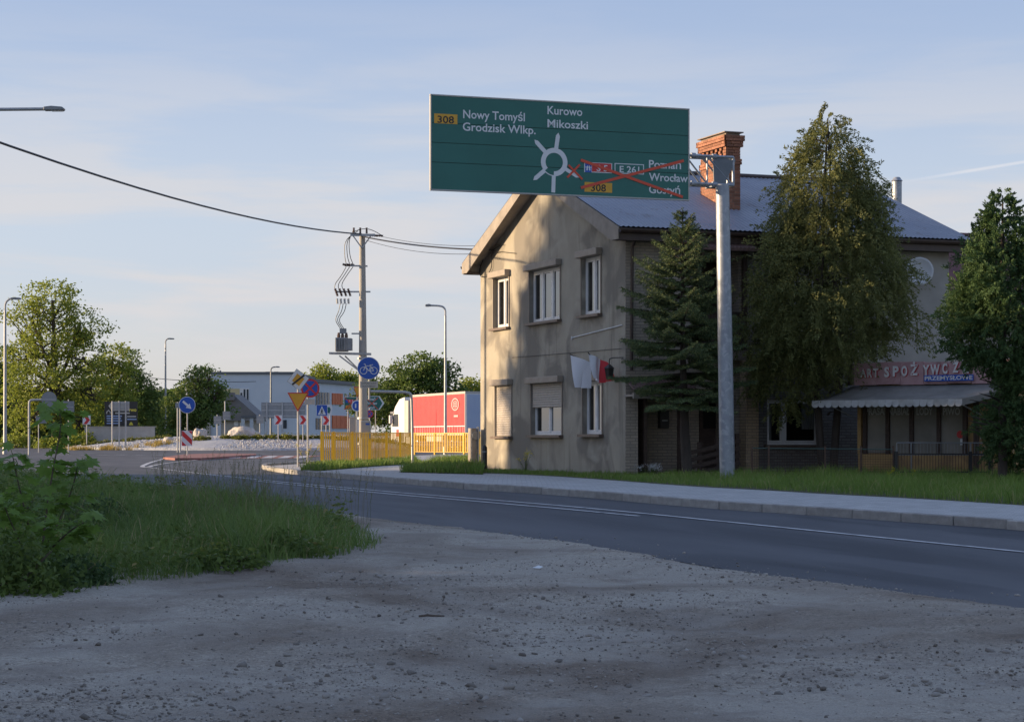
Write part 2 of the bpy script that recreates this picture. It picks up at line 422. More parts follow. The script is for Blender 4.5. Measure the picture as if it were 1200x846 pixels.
M['glass2'] = pm('kiosk_glass', (.20, .19, .17), (.27, .255, .23), 1.5, .16, spec=.35)
M['reveal'] = M['stucco2']
M['shutter'] = pm('shutter_slats', (.38, .34, .30), (.44, .40, .36), 8, .55)
M['shutbox'] = pm('shutter_box', (.27, .225, .185), (.33, .28, .23), 4, .6)
M['sill'] = pm('brown_sill', (.11, .075, .06), (.15, .105, .08), 6, .5)
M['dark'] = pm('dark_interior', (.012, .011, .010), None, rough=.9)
M['brownwood'] = pm('brown_wood', (.055, .036, .03), (.09, .06, .046), 5, .7, .3, 40, stretch=(1, 1, 6))
M['galv'] = pm('galvanised_steel', (.33, .36, .40), (.26, .285, .32), 5, .5, metal=.5, c3=(.38, .40, .44), s3=9, lo3=.55, hi3=.6)
M['galvd'] = pm('galvanised_post', (.42, .43, .44), (.34, .35, .36), 8, .5, metal=.35)
M['green'] = pm('sign_green', (.010, .120, .098), (.014, .140, .116), .7, .42)
M['green2'] = pm('sign_green_seam', (.004, .045, .035), None, rough=.6)
M['signwhite'] = pm('sign_white', (.66, .68, .70), None, rough=.45)
M['signyellow'] = pm('sign_yellow', (.68, .36, .03), (.60, .31, .025), 3, .45)
M['signamber'] = pm('sign_amber', (.70, .44, .03), None, rough=.45)
M['signred'] = pm('sign_red', (.55, .03, .03), None, rough=.45)
M['redtape'] = pm('red_tape', (.62, .075, .035), None, rough=.5)
M['signblue'] = pm('sign_blue', (.012, .085, .42), None, rough=.42)
M['signblack'] = pm('sign_black', (.02, .02, .02), None, rough=.5)
M['signback'] = pm('sign_back_grey', (.22, .235, .25), (.27, .28, .29), 2, .5, metal=.3)
M['signbackl'] = pm('sign_back_beige', (.46, .44, .40), (.40, .385, .36), 2, .5)
M['yellow'] = pm('yellow_paint', (.82, .47, .008), (.72, .40, .008), 6, .45)
M['concrete'] = pm('pole_concrete', (.30, .29, .27), (.38, .365, .34), 3, .9, .4, 40, stretch=(1, 1, .3))
M['cable'] = pm('cable_black', (.02, .02, .022), None, rough=.5)
M['steelgrey'] = pm('steel_grey', (.21, .225, .24), (.27, .28, .29), 5, .5, metal=.3)
M['insul'] = pm('insulator_brown', (.10, .06, .045), None, rough=.3)
M['insulw'] = pm('insulator_white', (.62, .62, .60), None, rough=.3)
M['bark'] = pm('bark', (.085, .065, .05), (.13, .10, .08), 5, .95, .8, 25, stretch=(1, 1, .25))
M['barkd'] = pm('bark_dark', (.045, .036, .03), (.075, .06, .05), 5, .95, .8, 25, stretch=(1, 1, .25))
M['flagwhite'] = pm('flag_white', (.70, .70, .74), None, rough=.8)
M['flagred'] = pm('flag_red', (.58, .04, .05), None, rough=.8)
M['blackplastic'] = pm('black_plastic', (.02, .02, .022), None, rough=.4)
M['lantern'] = pm('lantern_iron', (.03, .026, .024), None, rough=.5)
M['dish'] = pm('dish_grey', (.62, .63, .65), None, rough=.5)
M['rock'] = pm('boulder', (.42, .38, .34), (.55, .50, .45), 1.2, .9, .8, 7, bdist=.1)
M['stone'] = pm('loose_stones', (.20, .185, .17), (.38, .36, .335), .9, .92)
def islandm(name, c1, c2, rough=.9):
    m = bpy.data.materials.new(name); m.use_nodes = True
    nt = m.node_tree; b = nt.nodes['Principled BSDF']; g = nt.nodes.new('ShaderNodeNewGeometry'); mx = nt.nodes.new('ShaderNodeMixRGB')
    nt.links.new(g.outputs['Random Per Island'], mx.inputs[0]); mx.inputs[1].default_value = tuple(c1)+(1,); mx.inputs[2].default_value = tuple(c2)+(1,)
    nt.links.new(mx.outputs[0], b.inputs['Base Color']); b.inputs['Roughness'].default_value = rough
    return m
M['stone'] = islandm('loose_stones', (.13, .115, .10), (.37, .345, .315))
def gravel_mat():
    m = bpy.data.materials.new('packed_gravel'); m.use_nodes = True
    nt = m.node_tree; b = nt.nodes['Principled BSDF']; N = nt.nodes.new; L = nt.links.new; tc = N('ShaderNodeTexCoord'); b.inputs['Roughness'].default_value = .96; b.inputs['Specular IOR Level'].default_value = .2
    mpg = N('ShaderNodeMapping'); mpg.inputs['Location'].default_value = (5.3, 2.1, 0); L(tc.outputs['Object'], mpg.inputs[0])
    def nz(s, d=6, w=0.0):
        n = N('ShaderNodeTexNoise'); n.inputs['Scale'].default_value = s; n.inputs['Detail'].default_value = d; n.inputs['Distortion'].default_value = w; n.inputs['Roughness'].default_value = .62; L(mpg.outputs[0], n.inputs['Vector']); return n.outputs['Fac']
    def rg(f, a, c):
        r = N('ShaderNodeMapRange'); r.inputs['From Min'].default_value = a; r.inputs['From Max'].default_value = c; L(f, r.inputs['Value']); return r.outputs[0]
    def mix(f, a, c, mode='MIX'):
        x = N('ShaderNodeMixRGB'); x.blend_type = mode
        (L(f, x.inputs[0]) if hasattr(f, 'is_linked') else setattr(x.inputs[0], 'default_value', f))
        for i, v in ((1, a), (2, c)):
            if hasattr(v, 'is_linked'): L(v, x.inputs[i])
            else: x.inputs[i].default_value = tuple(v)+(1,)
        return x.outputs[0]
    c = mix(rg(nz(.26, 8, .8), .42, .60), (.42, .385, .335), (.225, .185, .15))      # sandy dust / damp earth patches
    c = mix(rg(nz(1.6, 9, .4), .50, .70), c, (.30, .265, .23))
    vo = N('ShaderNodeTexVoronoi'); vo.inputs['Scale'].default_value = 46; L(tc.outputs['Object'], vo.inputs['Vector'])
    sp = N('ShaderNodeSeparateColor'); L(vo.outputs['Color'], sp.inputs[0])
    g = mix(sp.outputs[0], (.70, .69, .67), (1.32, 1.30, 1.27))
    c = mix(rg(nz(1.3, 5), .40, .6), c, mix(.85, c, g, 'MULTIPLY'))
    c = mix(rg(nz(90, 3), .35, .7), mix(.7, c, (.72, .72, .72), 'MULTIPLY'), mix(.6, c, (1.35, 1.33, 1.3), 'MULTIPLY'))
    an = N('ShaderNodeAttribute'); an.attribute_name = 'track'; tf_ = N('ShaderNodeMath'); tf_.operation = 'MULTIPLY'; tf_.inputs[1].default_value = .6; L(an.outputs['Fac'], tf_.inputs[0])
    c = mix(tf_.outputs[0], c, (.39, .36, .32))                                    # dusty, compacted wheel tracks
    L(c, b.inputs['Base Color'])
    bp = N('ShaderNodeBump'); bp.inputs['Strength'].default_value = .9; bp.inputs['Distance'].default_value = .02
    ad = N('ShaderNodeMath'); ad.operation = 'MULTIPLY_ADD'; ad.inputs[1].default_value = -.9; L(vo.outputs['Distance'], ad.inputs[0]); L(nz(60, 5), ad.inputs[2]); L(ad.outputs[0], bp.inputs['Height']); L(bp.outputs[0], b.inputs['Normal'])
    return m
M['gravel'] = gravel_mat()

# ------------------------------------------------------------------ ground sheet
def struct(o): o['kind'] = 'structure'; return o
ys = np.r_[np.linspace(-60, 0, 7), np.arange(2, 60, 1.0), np.linspace(62, 300, 40), np.geomspace(320, 6000, 14)]
xs = np.r_[-np.geomspace(4000, 60, 12), np.linspace(-50, 50, 41), np.geomspace(60, 4000, 12)]
gx, gy = np.meshgrid(xs, ys)
V = np.stack([gx, gy, zg(gy)-.02], -1).reshape(-1, 3)
nx = len(xs); i = np.arange((len(ys)-1)*nx).reshape(-1, nx)[:, :-1].ravel()
struct(np_mesh('ground', V, np.stack([i, i+1, i+nx+1, i+nx], 1), M['ground'], smooth=True))

# ------------------------------------------------------------------ road sheets
def strip(name, A, B, na, nb, dz, mat, zfun=None, parent=None):
    A = resample(A, na); B = resample(B, na); t = np.linspace(0, 1, nb)[None, :, None]
    P = A[:, None, :2]*(1-t)+B[:, None, :2]*t
    z = zg(P[..., 1])+dz if zfun is None else A[:, None, 2]*(1-t[..., 0])+B[:, None, 2]*t[..., 0]
    V = np.concatenate([P, z[..., None]], -1).reshape(-1, 3)
    i = np.arange((na-1)*nb).reshape(-1, nb)[:, :-1].ravel()
    return np_mesh(name, V, np.stack([i, i+nb, i+nb+1, i+1], 1), mat, parent)
def ribbon(name, pts, w, dz, mat, parent=None, step=.6):
    P = np.array([tuple(p)[:2] for p in pts]); L = np.linalg.norm(np.diff(P, axis=0), axis=1).sum()
    P = resample(P, max(3, int(L/step)))
    T = np.gradient(P, axis=0); T /= np.linalg.norm(T, axis=1)[:, None]; Nn = np.stack([-T[:, 1], T[:, 0]], 1)
    A = P+Nn*w/2; B = P-Nn*w/2
    V = np.empty((len(P)*2, 3)); V[0::2, :2] = A; V[1::2, :2] = B; V[:, 2] = zg(V[:, 1])+dz
    i = np.arange(len(P)-1)*2
    return np_mesh(name, V, np.stack([i, i+1, i+3, i+2], 1), mat, parent)

KERB_B = [(1500,650),(1200,621),(1067,612),(927,602),(888,599.5),(822,595),(759,589.6),(678,582),(540,573),(470,567),(400,561),(345,556),(320,552.5),(306,549.5)]
NEAR_E = [(1560,770),(1200,714.7),(1067,695),(900,674.7),(800,658.7),(690,640),(600,627),(540,620),(467,611),(400,602),(330,592.5),(233,580),(160,571),(100,563.5),(40,557),(-60,549)]
farE = smooth_line([G(*p) for p in KERB_B])
nearE = smooth_line([G(*p) for p in NEAR_E])
# approach road between the two edges
road = struct(strip('road', farE, nearE, 160, 10, .0, M['asphalt']))
# wide asphalt of the roundabout mouth
def flat_poly(name, pts, z, mat, parent=None):
    me = bpy.data.meshes.new(name); bm = bmesh.new()
    vs = [bm.verts.new((p[0], p[1], z)) for p in pts]; f = bm.faces.new(vs); bmesh.ops.triangulate(bm, faces=[f])
    bmesh.ops.recalc_face_normals(bm, faces=bm.faces)
    if sum(f.normal.z for f in bm.faces) < 0: bmesh.ops.reverse_faces(bm, faces=bm.faces)
    bm.to_mesh(me); bm.free(); return link(name, me, mat, parent)
mouth = [farE[-1], G(312,546.5), G(345,545), G(420,540), G(500,535), G(560,532), G(640,530), (8, 150, 0), (-60, 150, 0), G(-260,545), nearE[-1], G(30,556), G(110,564.5), G(160,571), G(240,572)]
struct(flat_poly('road_roundabout_mouth', mouth, .004, M['asphalt']))
ISL = Vector((-17.5, 162, 0)); RI = 17.5
def annulus(name, c, r0, r1, z, mat, n=96):
    a = np.linspace(0, 2*np.pi, n, endpoint=False); V = np.concatenate([np.stack([c[0]+r*np.cos(a), c[1]+r*np.sin(a), np.full(n, z)], 1) for r in (r0, r1)])
    i = np.arange(n); j = (i+1) % n
    return np_mesh(name, V, np.stack([i, i+n, j+n, j], 1), mat)
struct(annulus('road_roundabout_ring', ISL, RI-.5, RI+11, .008, M['asphalt']))
struct(flat_poly('road_east_exit', [(4, 128), (90, 120), (90, 152), (4, 156)], .012, M['asphalt']))
struct(flat_poly('road_west_exit', [(-38, 140), (-120, 132), (-120, 146), (-40, 156)], .012, M['asphalt']))

# painted markings, children of the road
dl = [(540,583.4),(600,588.7),(678,595.4),(756,603)]
left_c = [(176,548.3),(215,553.5),(260,558.6),(373,570.4),(460,578.5),(540,585)]
ribbon('centre_line', smooth_line([G(*p) for p in [(174,547.8),(215,552.8),(260,557.8),(373,569.2),(460,577),(540,583.2),(600,588),(678,594.6),(756,602),(820,608.6),(900,616.6),(1050,632),(1200,647),(1480,676)]]), .11, .009, M['line'], road)
ribbon('centre_line', smooth_line([G(*p) for p in [(300,563.6),(373,571.4),(460,579.6),(540,586.2),(600,591.4),(678,598.2),(748,605)]]), .11, .009, M['line'], road)
ribbon('edge_line', smooth_line([G(*p) for p in [(-60,549.6),(40,557.6),(100,564.6),(160,572),(233,581.2),(330,594)]]), .14, .009, M['line'], road)
ribbon('centre_line', smooth_line([G(*p) for p in [(193,537.6),(178,541.5),(168,545.5),(166,547.4),(174,548)]]), .16, .012, M['line'], road)
ribbon('centre_line', smooth_line([G(*p) for p in [(232,539.2),(205,541.8),(185,544.5),(174,547.6)]]), .16, .016, M['line'], road)
for x in range(70, 196, 22):                     # give-way dashes
    ribbon('give_way_dash', [G(x, 533.2), G(x+12, 533.3)], .45, .014, M['line'], road, .3)
ribbon('edge_line', [(ISL.x+(RI+.35)*math.cos(a), ISL.y+(RI+.35)*math.sin(a)) for a in np.linspace(math.pi, 2*math.pi, 40)], .25, .016, M['line'], road)

# splitter island with red paving and the crossing
spl = [G(191,538.2), G(205,539.4), G(235,539.3), G(262,537.3), G(300,534.8), G(300,533.6), G(250,533.2), G(215,534.4)]
so = MB(); zt = .1
so.poly([(p.x, p.y, zt) for p in spl])
for a, b in zip(spl, spl[1:]+spl[:1]): so.poly([(a.x, a.y, 0), (b.x, b.y, 0), (b.x, b.y, zt), (a.x, a.y, zt)])
struct(so.build('splitter_island_pavement', M['redpaving']))
struct(flat_poly('crossing_red_path', [G(250,537.8), G(352,537.2), G(380,534.2), G(262,533.9)], .018, M['redpaving']))
for x in range(268, 345, 19):
    q = [G(x,537.2), G(x+12,537.1), G(x+20,534.6), G(x+9,534.7)]
    flat_poly('zebra_stripe', q, .023, M['line'], road)

# ------------------------------------------------------------------ pavement and kerb stones
KERB_T = [(1500,640),(1200,613),(1133,608),(1027,600),(927,592),(888,589.5),(822,585.8),(759,581.5),(678,574.8),(612,569.5),(540,564.8)]
PAV_F = [(1500,614),(1200,592),(1080,584.5),(960,578.5),(900,574.5),(808,570),(732,564),(660,558.5),(600,555.6),(540,553.6)]
HK = .12
kt = smooth_line([G(p[0], p[1]) for p in KERB_B][:9])
kerb_off = [Vector((p.x, p.y)) for p in kt]
pav_far = smooth_line([G(p[0], p[1], HK) for p in PAV_F])
def offset_line(P, d):
    P = np.array([tuple(p)[:2] for p in P]); T = np.gradient(P, axis=0); T /= np.linalg.norm(T, axis=1)[:, None]
    return P+np.stack([T[:, 1], -T[:, 0]], 1)*d
back = offset_line(kt, .15)
pavement = struct(strip('pavement', [(p[0], p[1], 0) for p in back], pav_far, 90, 5, HK, M['paving']))
left_pav = [(back[-1][0], back[-1][1])]+[G(p[0], p[1]-6+k*.6, HK) for k, p in enumerate([(470,567),(400,561),(345,556),(322,553.2)])]
left_pav = [(back[-1][0], back[-1][1]), G(470,559.4,HK), G(400,554.4,HK), G(345,550.2,HK), G(325,548.6,HK), G(311,547.2,HK), G(316,545.8,HK), G(345,544,HK), G(420,539,HK), G(490,533.6,HK), G(560,531,HK), G(640,531,HK), G(640,552,HK), pav_far[-1]]
struct(flat_poly('pavement_corner', left_pav, HK, M['paving']))
# kerb stones, one object each
kline = [tuple(p)[:2] for p in kt]+[tuple(G(*p))[:2] for p in [(470,567),(400,561),(345,556),(322,552.8),(308,549.8),(306,548.6),(312,547),(345,545.2),(420,540.2)]]
kp = offset_line(smooth_line([Vector((a, b, 0)) for a, b in kline], 1), .075)
kd = np.r_[0, np.cumsum(np.linalg.norm(np.diff(kp, axis=0), axis=1))]
kb = MB().box(-.495, .495, -.075, .075, -.2, HK+.012)
km = kb.mesh('kerb_stone'); km.materials.append(M['kerb'])
bm = bmesh.new(); bm.from_mesh(km); bmesh.ops.bevel(bm, geom=[e for e in bm.edges], offset=.012, segments=1, affect='EDGES'); bm.to_mesh(km); bm.free()
rk = random.Random(4)
t = .5
while t < min(kd[-1], 92):
    p = [np.interp(t, kd, kp[:, k]) for k in (0, 1)]; q = [np.interp(t+.4, kd, kp[:, k]) for k in (0, 1)]; q0 = [np.interp(t-.4, kd, kp[:, k]) for k in (0, 1)]
    a = math.atan2(q[1]-q0[1], q[0]-q0[0]); sl = math.atan2(float(zg(q[1])-zg(q0[1])), .8)
    o = link('kerb_stone', km, None, pavement, (p[0], p[1], float(zg(p[1]))+rk.uniform(-.006, .006)), (rk.uniform(-.02, .02), -sl, a+rk.uniform(-.006, .006)))
    t += 1.0
# grassy verge behind the pavement, up to the house and the fence
vb = [Vector((p.x, p.y, p.z)) for p in pav_far]
va = [(18, 45, .12), (12, 46.5, .14), (8.6, 48.5, .14), (5, 48.8, .14), (2.9, 48.3, .14), (1.4, 51.5, .14), (.2, 54.8, .14), (-1.0, 58, .14)]
verge = struct(strip('grass_verge_ground', va, vb, 80, 8, 0, M['soil'], zfun=1))

# ------------------------------------------------------------------ gravel pull-in in front of the viewer
near_poly = [tuple(p)[:2] for p in nearE]
lot_poly = near_poly[:]+[(-40, 60), (-40, -10), (40, -10), (40, 12)]
rows = []
Y = 4.0
while Y < 40: rows.append(Y); Y += Y*.0045
rows = np.array(rows); ncol = 620; u = np.linspace(-.44, .52, ncol)
gx = rows[:, None]*u[None, :]; gy = np.repeat(rows[:, None], ncol, 1)
ins = in_poly(gx, gy, lot_poly)
ne = resample(near_poly, 400)
dist = np.min(np.hypot(gx[::2, ::2, None]-ne[None, None, :, 0], gy[::2, ::2, None]-ne[None, None, :, 1]), -1)
_r = np.arange(gx.shape[0])/2; _c = np.arange(gx.shape[1])/2
dist = np.stack([np.interp(_c, np.arange(dist.shape[1]), row) for row in dist]); dist = np.stack([np.interp(_r, np.arange(dist.shape[0]), col) for col in dist.T], 1)
bmp = (fbm(gx*.5, gy*.5, 1)-.5)*.10+(fbm(gx*2.5, gy*2.5, 2)-.5)*.05+(fbm(gx*9, gy*9, 3, 3)-.5)*.028
ruts = -.03*np.exp(-((gx-.15*(gy-12)+.9)/.35)**2)-.03*np.exp(-((gx-.15*(gy-12)-.9)/.35)**2)
def trk(pts):                                      # distance to a wheel track's centre line
    L0 = resample(smooth_line([Vector((a, b, 0)) for a, b in pts], 2), 160); T = np.gradient(L0[:, :2], axis=0); T /= np.linalg.norm(T, axis=1)[:, None]; Nn = np.stack([-T[:, 1], T[:, 0]], 1); out = np.full(gx.shape, 9.0)
    for o_ in (-.74, .74):
        C = L0[:, :2]+Nn*o_
        for q_ in range(0, len(C), 4): out = np.minimum(out, np.hypot(gx-C[q_, 0], gy-C[q_, 1]))
    return out
td = np.minimum(trk([(-3.6, 7), (-1.2, 10.5), (1.0, 14), (3.6, 18.5), (6.8, 23)]), trk([(3.0, 7), (2.2, 12), (.6, 17), (-.8, 23), (-1.6, 30)]))
track = np.exp(-(np.maximum(td-.02, 0)/.17)**2)*np.clip(.35+1.3*(fbm(gx*.6, gy*.6, 15)-.3), 0, 1)
ruts = -.022*track
edge = np.where(ins, np.clip(dist/.6, 0, 1), 0)
edge_n = (fbm(gx*3, gy*3, 7)-.45)*.09
sd_ = np.where(ins, dist, -dist)+(fbm(gx*1.1, gy*1.1, 9)-.42)*.55+(fbm(gx*5, gy*5, 8)-.5)*.16   # ragged, crumbling border
z = zg(gy)+np.clip(sd_*.055, -.06, .02)+np.where(sd_ > 0, edge*(.014+bmp*.9+ruts), 0)
LOTZ = z
Vg = np.stack([gx, gy, z], -1).reshape(-1, 3)
i = np.arange((len(rows)-1)*ncol).reshape(-1, ncol)[:, :-1].ravel()
_tr = track.ravel().astype(np.float32)
lot = struct(np_mesh('gravel_ground', Vg, np.stack([i, i+1, i+ncol+1, i+ncol], 1), M['gravel'], smooth=True))
at_ = lot.data.attributes.new('track', 'FLOAT', 'POINT'); at_.data.foreach_set('value', _tr)
def lot_t(x, y):
    r = np.searchsorted(rows, y).clip(1, len(rows)-1); c = ((x/y+.44)/.96*(ncol-1)).astype(int).clip(0, ncol-1)
    return track[r, c]
def lot_z(x, y):
    r = np.searchsorted(rows, y).clip(1, len(rows)-1); c = ((x/y+.44)/.96*(ncol-1)).astype(int).clip(0, ncol-1)
    return LOTZ[r, c]
# loose stones, uncountable: one object
rng = np.random.default_rng(5)
ico = bmesh.new(); bmesh.ops.create_icosphere(ico, subdivisions=1, radius=1); ico.verts.ensure_lookup_table()
IV = np.array([v.co[:] for v in ico.verts]); IF = np.array([[v.index for v in f.verts] for f in ico.faces]); ico.free()
def stones(name, x, y, zz, s, mat, parent=None):
    n = len(x); A = rng.normal(size=(n, 3, 3)); Q = np.linalg.qr(A)[0]
    jit = 1+rng.uniform(-.28, .28, (n, len(IV), 1)); sc = np.stack([s*rng.uniform(.8, 1.4, n), s*rng.uniform(.7, 1.1, n), s*rng.uniform(.5, .8, n)], 1)
    V = (IV[None]*jit)*sc[:, None]; V = np.einsum('nij,nkj->nki', Q, V)
    V[..., 2] *= .75
    V = V+np.stack([x, y, zz], 1)[:, None]
    Fa = (IF[None]+(np.arange(n)*len(IV))[:, None, None]).reshape(-1, 3)
    return np_mesh(name, V.reshape(-1, 3), Fa, mat, parent)
n = 90000
yy = 9.5+(30-9.5)*rng.random(n)**1.5; xx = yy*rng.uniform(-.28, .30, n)
dn = np.concatenate([np.min(np.hypot(xx[k:k+9000, None]-ne[None, ::2, 0], yy[k:k+9000, None]-ne[None, ::2, 1]), 1) for k in range(0, n, 9000)]); inl = in_poly(xx, yy, lot_poly)
keep = (inl & (rng.random(n) < .06+1.3*np.clip(fbm(xx*.45, yy*.45, 12)-.40, 0, 1)*2.2+.35*np.exp(-dn/.35))) | (~inl & (rng.random(n) < .40*np.exp(-dn/.28)))
keep &= rng.random(n) > lot_t(xx, yy)*.9
xx, yy = xx[keep], yy[keep]
s = np.clip(rng.lognormal(math.log(.0052), .66, len(xx)), .003, .036)
tag(stones('loose_stones', xx, yy, np.maximum(lot_z(xx, yy), zg(yy)+.001)+s*.2, s, M['stone']), 'loose stones and pebbles scattered over the gravel pull-in', 'gravel', kind='stuff')

# ------------------------------------------------------------------ grass
M['grass'] = leafm('tall_grass', (.09, .155, .04), (.20, .285, .072), (.36, .31, .16), .35, .5)
M['grassl'] = leafm('verge_grass', (.11, .19, .035), (.24, .34, .07), (.36, .33, .14), .4, .7)
def blades(name, x, y, z0, h, w, lean, mat, seed=0, parent=None):
    r = np.random.default_rng(seed); n = len(x); a = r.uniform(0, 2*np.pi, n); b = r.uniform(0, 2*np.pi, n)
    side = np.stack([np.cos(a), np.sin(a), np.zeros(n)], 1)*w[:, None]*.5
    ld = np.stack([np.cos(b), np.sin(b), np.zeros(n)], 1)*(lean*h)[:, None]
    B = np.stack([x, y, z0], 1); up = np.array([0, 0, 1.0])
    lev = [(0, 0, 1), (.5, .28, .85), (.85, .75, .5), (1.0, 1.15, .06)]
    V = np.empty((n, 8, 3))
    for k, (t, l, ww) in enumerate(lev):
        c = B+up*(h*t*(1-.25*lean*l))[:, None]+ld*l*.8
        V[:, 2*k] = c-side*ww; V[:, 2*k+1] = c+side*ww
    base = (np.arange(n)*8)[:, None]
    Fa = np.concatenate([base+np.array([[2*k, 2*k+1, 2*k+3, 2*k+2]]) for k in range(3)], 1).reshape(-1, 4)
    return np_mesh(name, V.reshape(-1, 3), Fa, mat, parent)
def scatter(poly, n, seed):
    r = np.random.default_rng(seed); P = np.array([tuple(p)[:2] for p in poly]); lo, hi = P.min(0), P.max(0)
    x = r.uniform(lo[0], hi[0], n); y = r.uniform(lo[1], hi[1], n); k = in_poly(x, y, P); return x[k], y[k], r
# the overgrown patch on the left: its outline on the ground
PATCH = [(-160,740),(0,712),(60,702),(150,690),(250,676),(330,666),(400,655),(440,646),(448,638),(440,626),(410,610),(360,599.5),(300,592),(233,583),(160,574.5),(100,567),(40,561),(-60,553)]
patch = [G(*p) for p in PATCH]
def patch_edge_d(x, y):
    e = resample([tuple(p)[:2] for p in patch]+[tuple(patch[0])[:2]], 300)
    out = np.empty(len(x))
    for k in range(0, len(x), 20000): out[k:k+20000] = np.min(np.hypot(x[k:k+20000, None]-e[None, :, 0], y[k:k+20000, None]-e[None, :, 1]), 1)
    return out
x, y, r = scatter(patch, 420000, 21)
vis = (x/y > -.36); x, y = x[vis], y[vis]
k = r.random(len(x)) < np.clip(1.5-y/38, .30, 1); x, y = x[k][:170000], y[k][:170000]
d = patch_edge_d(x, y)
k = d > .55*fbm(x*2.2, y*2.2, 35)+r.uniform(-.12, .18, len(x))-.14; x, y, d = x[k], y[k], d[k]
h = (.06+.72*fbm(x*1.1, y*1.1, 31)**1.4)*np.clip(.30+d*.9, 0, 1)*r.uniform(.35, 1.35, len(x))*np.clip(1.25-(y-18)*.018, .55, 1.2)
tag(blades('tall_grass', x, y, zg(y)-.01, h, r.uniform(.006, .014, len(x)), r.uniform(.15, .8, len(x)), M['grass'], 1), 'tall unmown grass filling the verge left of the gravel', 'grass', kind='stuff')
# broad-leaved weeds mixed into the patch
x, y, r = scatter(patch, 9000, 24); k = (x/y > -.28) & (fbm(x*.8, y*.8, 36) > .52); x, y = x[k][:260], y[k][:260]
LC, LU, LV, LS = [], [], [], []
for a_, b_ in zip(x, y):
    nl = 46; hh = r.uniform(.12, .42); ang = r.uniform(0, 6.283, nl); rr0 = r.uniform(.02, .16, nl); LC.append(np.stack([a_+rr0*np.cos(ang), b_+rr0*np.sin(ang), float(zg(b_))+hh*r.random(nl)**.7], 1))
    u = np.stack([np.cos(ang), np.sin(ang), r.uniform(-.3, .7, nl)], 1); u /= np.linalg.norm(u, axis=1)[:, None]; w = r.normal(size=(nl, 3)); v = np.cross(u, w); v /= np.linalg.norm(v, axis=1)[:, None]; LU.append(u); LV.append(v); LS.append(r.uniform(.02, .05, nl))
LC, LU, LV, LS = map(np.concatenate, (LC, LU, LV, LS)); Vw = np.stack([LC-LU*LS[:, None], LC+LV*LS[:, None]*.45, LC+LU*LS[:, None], LC-LV*LS[:, None]*.45], 1).reshape(-1, 3)
M['weed'] = leafm('weed_leaf', (.07, .12, .03), (.17, .22, .05), (.28, .24, .09), .4, 1.0)
tag(np_mesh('verge_weeds', Vw, np.arange(len(Vw)).reshape(-1, 4), M['weed']), 'broad leaved weeds growing among the tall grass', 'weeds', kind='stuff')
# seed heads on long stalks standing above the patch
x, y, r = scatter([G(*p) for p in [(200,640),(330,640),(440,640),(436,628),(400,606),(330,597),(250,586),(180,578)]], 1700, 23); x, y = x[:300], y[:300]
st = MB(); rs = random.Random(8)
for a, b in zip(x, y):
    hh = rs.uniform(.5, .95); lx, ly = rs.uniform(-.15, .15), rs.uniform(-.1, .1); zb = float(zg(b))
    p = [(a, b, zb), (a+lx*.3, b+ly*.3, zb+hh*.55), (a+lx, b+ly, zb+hh)]
    st.tube(p, [.0026, .0022, .0014], 3, False)
    for q in range(9):
        t = .74+.26*q/8; c = Vector(p[1]).lerp(Vector(p[2]), (t-.55)/.45); u = Vector((rs.uniform(-1, 1), rs.uniform(-1, 1), 1)).normalized()
        v = u.cross(Vector((rs.uniform(-1, 1), rs.uniform(-1, 1), .1))).normalized()
        L_ = rs.uniform(.02, .045); st.poly([c, c+u*L_*.5+v*.005, c+u*L_, c+u*L_*.5-v*.005])
M['seed'] = leafm('grass_seed', (.13, .16, .07), (.26, .22, .13), None, .3)
tag(st.build('grass_seed_heads', M['seed'], fixn=False), 'brownish seed heads on thin stalks above the tall grass', 'grass', kind='stuff')
# verge grass in front of the fence and the house
vpoly = [tuple(p)[:2] for p in pav_far]+[(-.3, 55.4), (.5, 53.6), (2.6, 48.2), (3.4, 48.0), (6, 46.6), (9, 46), (13, 45.2), (14, 36)]
x, y, r = scatter(vpoly, 140000, 33); vis = x/y < .29; x, y = x[vis][:70000], y[vis][:70000]
t = np.clip((x-1.5)/5, 0, 1)
h = (.05+.42*fbm(x*1.5, y*1.5, 41)**1.3)*(.36+.62*t)*r.uniform(.5, 1.25, len(x))
zv = zg(y)+HK; zv = zv+(.14-zv)*np.clip((y-33)/12, 0, 1)
tag(blades('verge_grass', x, y, zv-.01, h, r.uniform(.006, .013, len(x)), r.uniform(.15, .8, len(x)), M['grassl'], 2), 'bright green grass strip between the paving and the wire fence', 'grass', kind='stuff')
# sunlit grass beside the path, left of the house
for nm, lb, pp, nn, sd, hm in (('path_grass', 'sunlit grass wedge between the path and the left house corner', [(468,553.5),(490,548),(520,544.5),(560,540.5),(566,546),(566,556),(530,555)], 26000, 51, .42),
                           ('railing_grass', 'grass strip along the foot of the yellow railing', [(352,551.6),(372,548.4),(430,544),(486,540.6),(492,543.5),(440,546.5),(372,552)], 26000, 52, .3)):
    P = [G(p[0], p[1], HK) for p in pp]
    flat = struct(flat_poly(nm+'_ground', P, HK+.02, M['soil']))
    x, y, r = scatter(P, nn, sd); h = (.08+hm*fbm(x*1.1, y*1.1, sd))*r.uniform(.5, 1.1, len(x))
    tag(blades(nm, x, y, np.full(len(x), HK), h, r.uniform(.01, .02, len(x)), r.uniform(.15, .7, len(x)), M['grassl'], sd), lb, 'grass', kind='stuff')
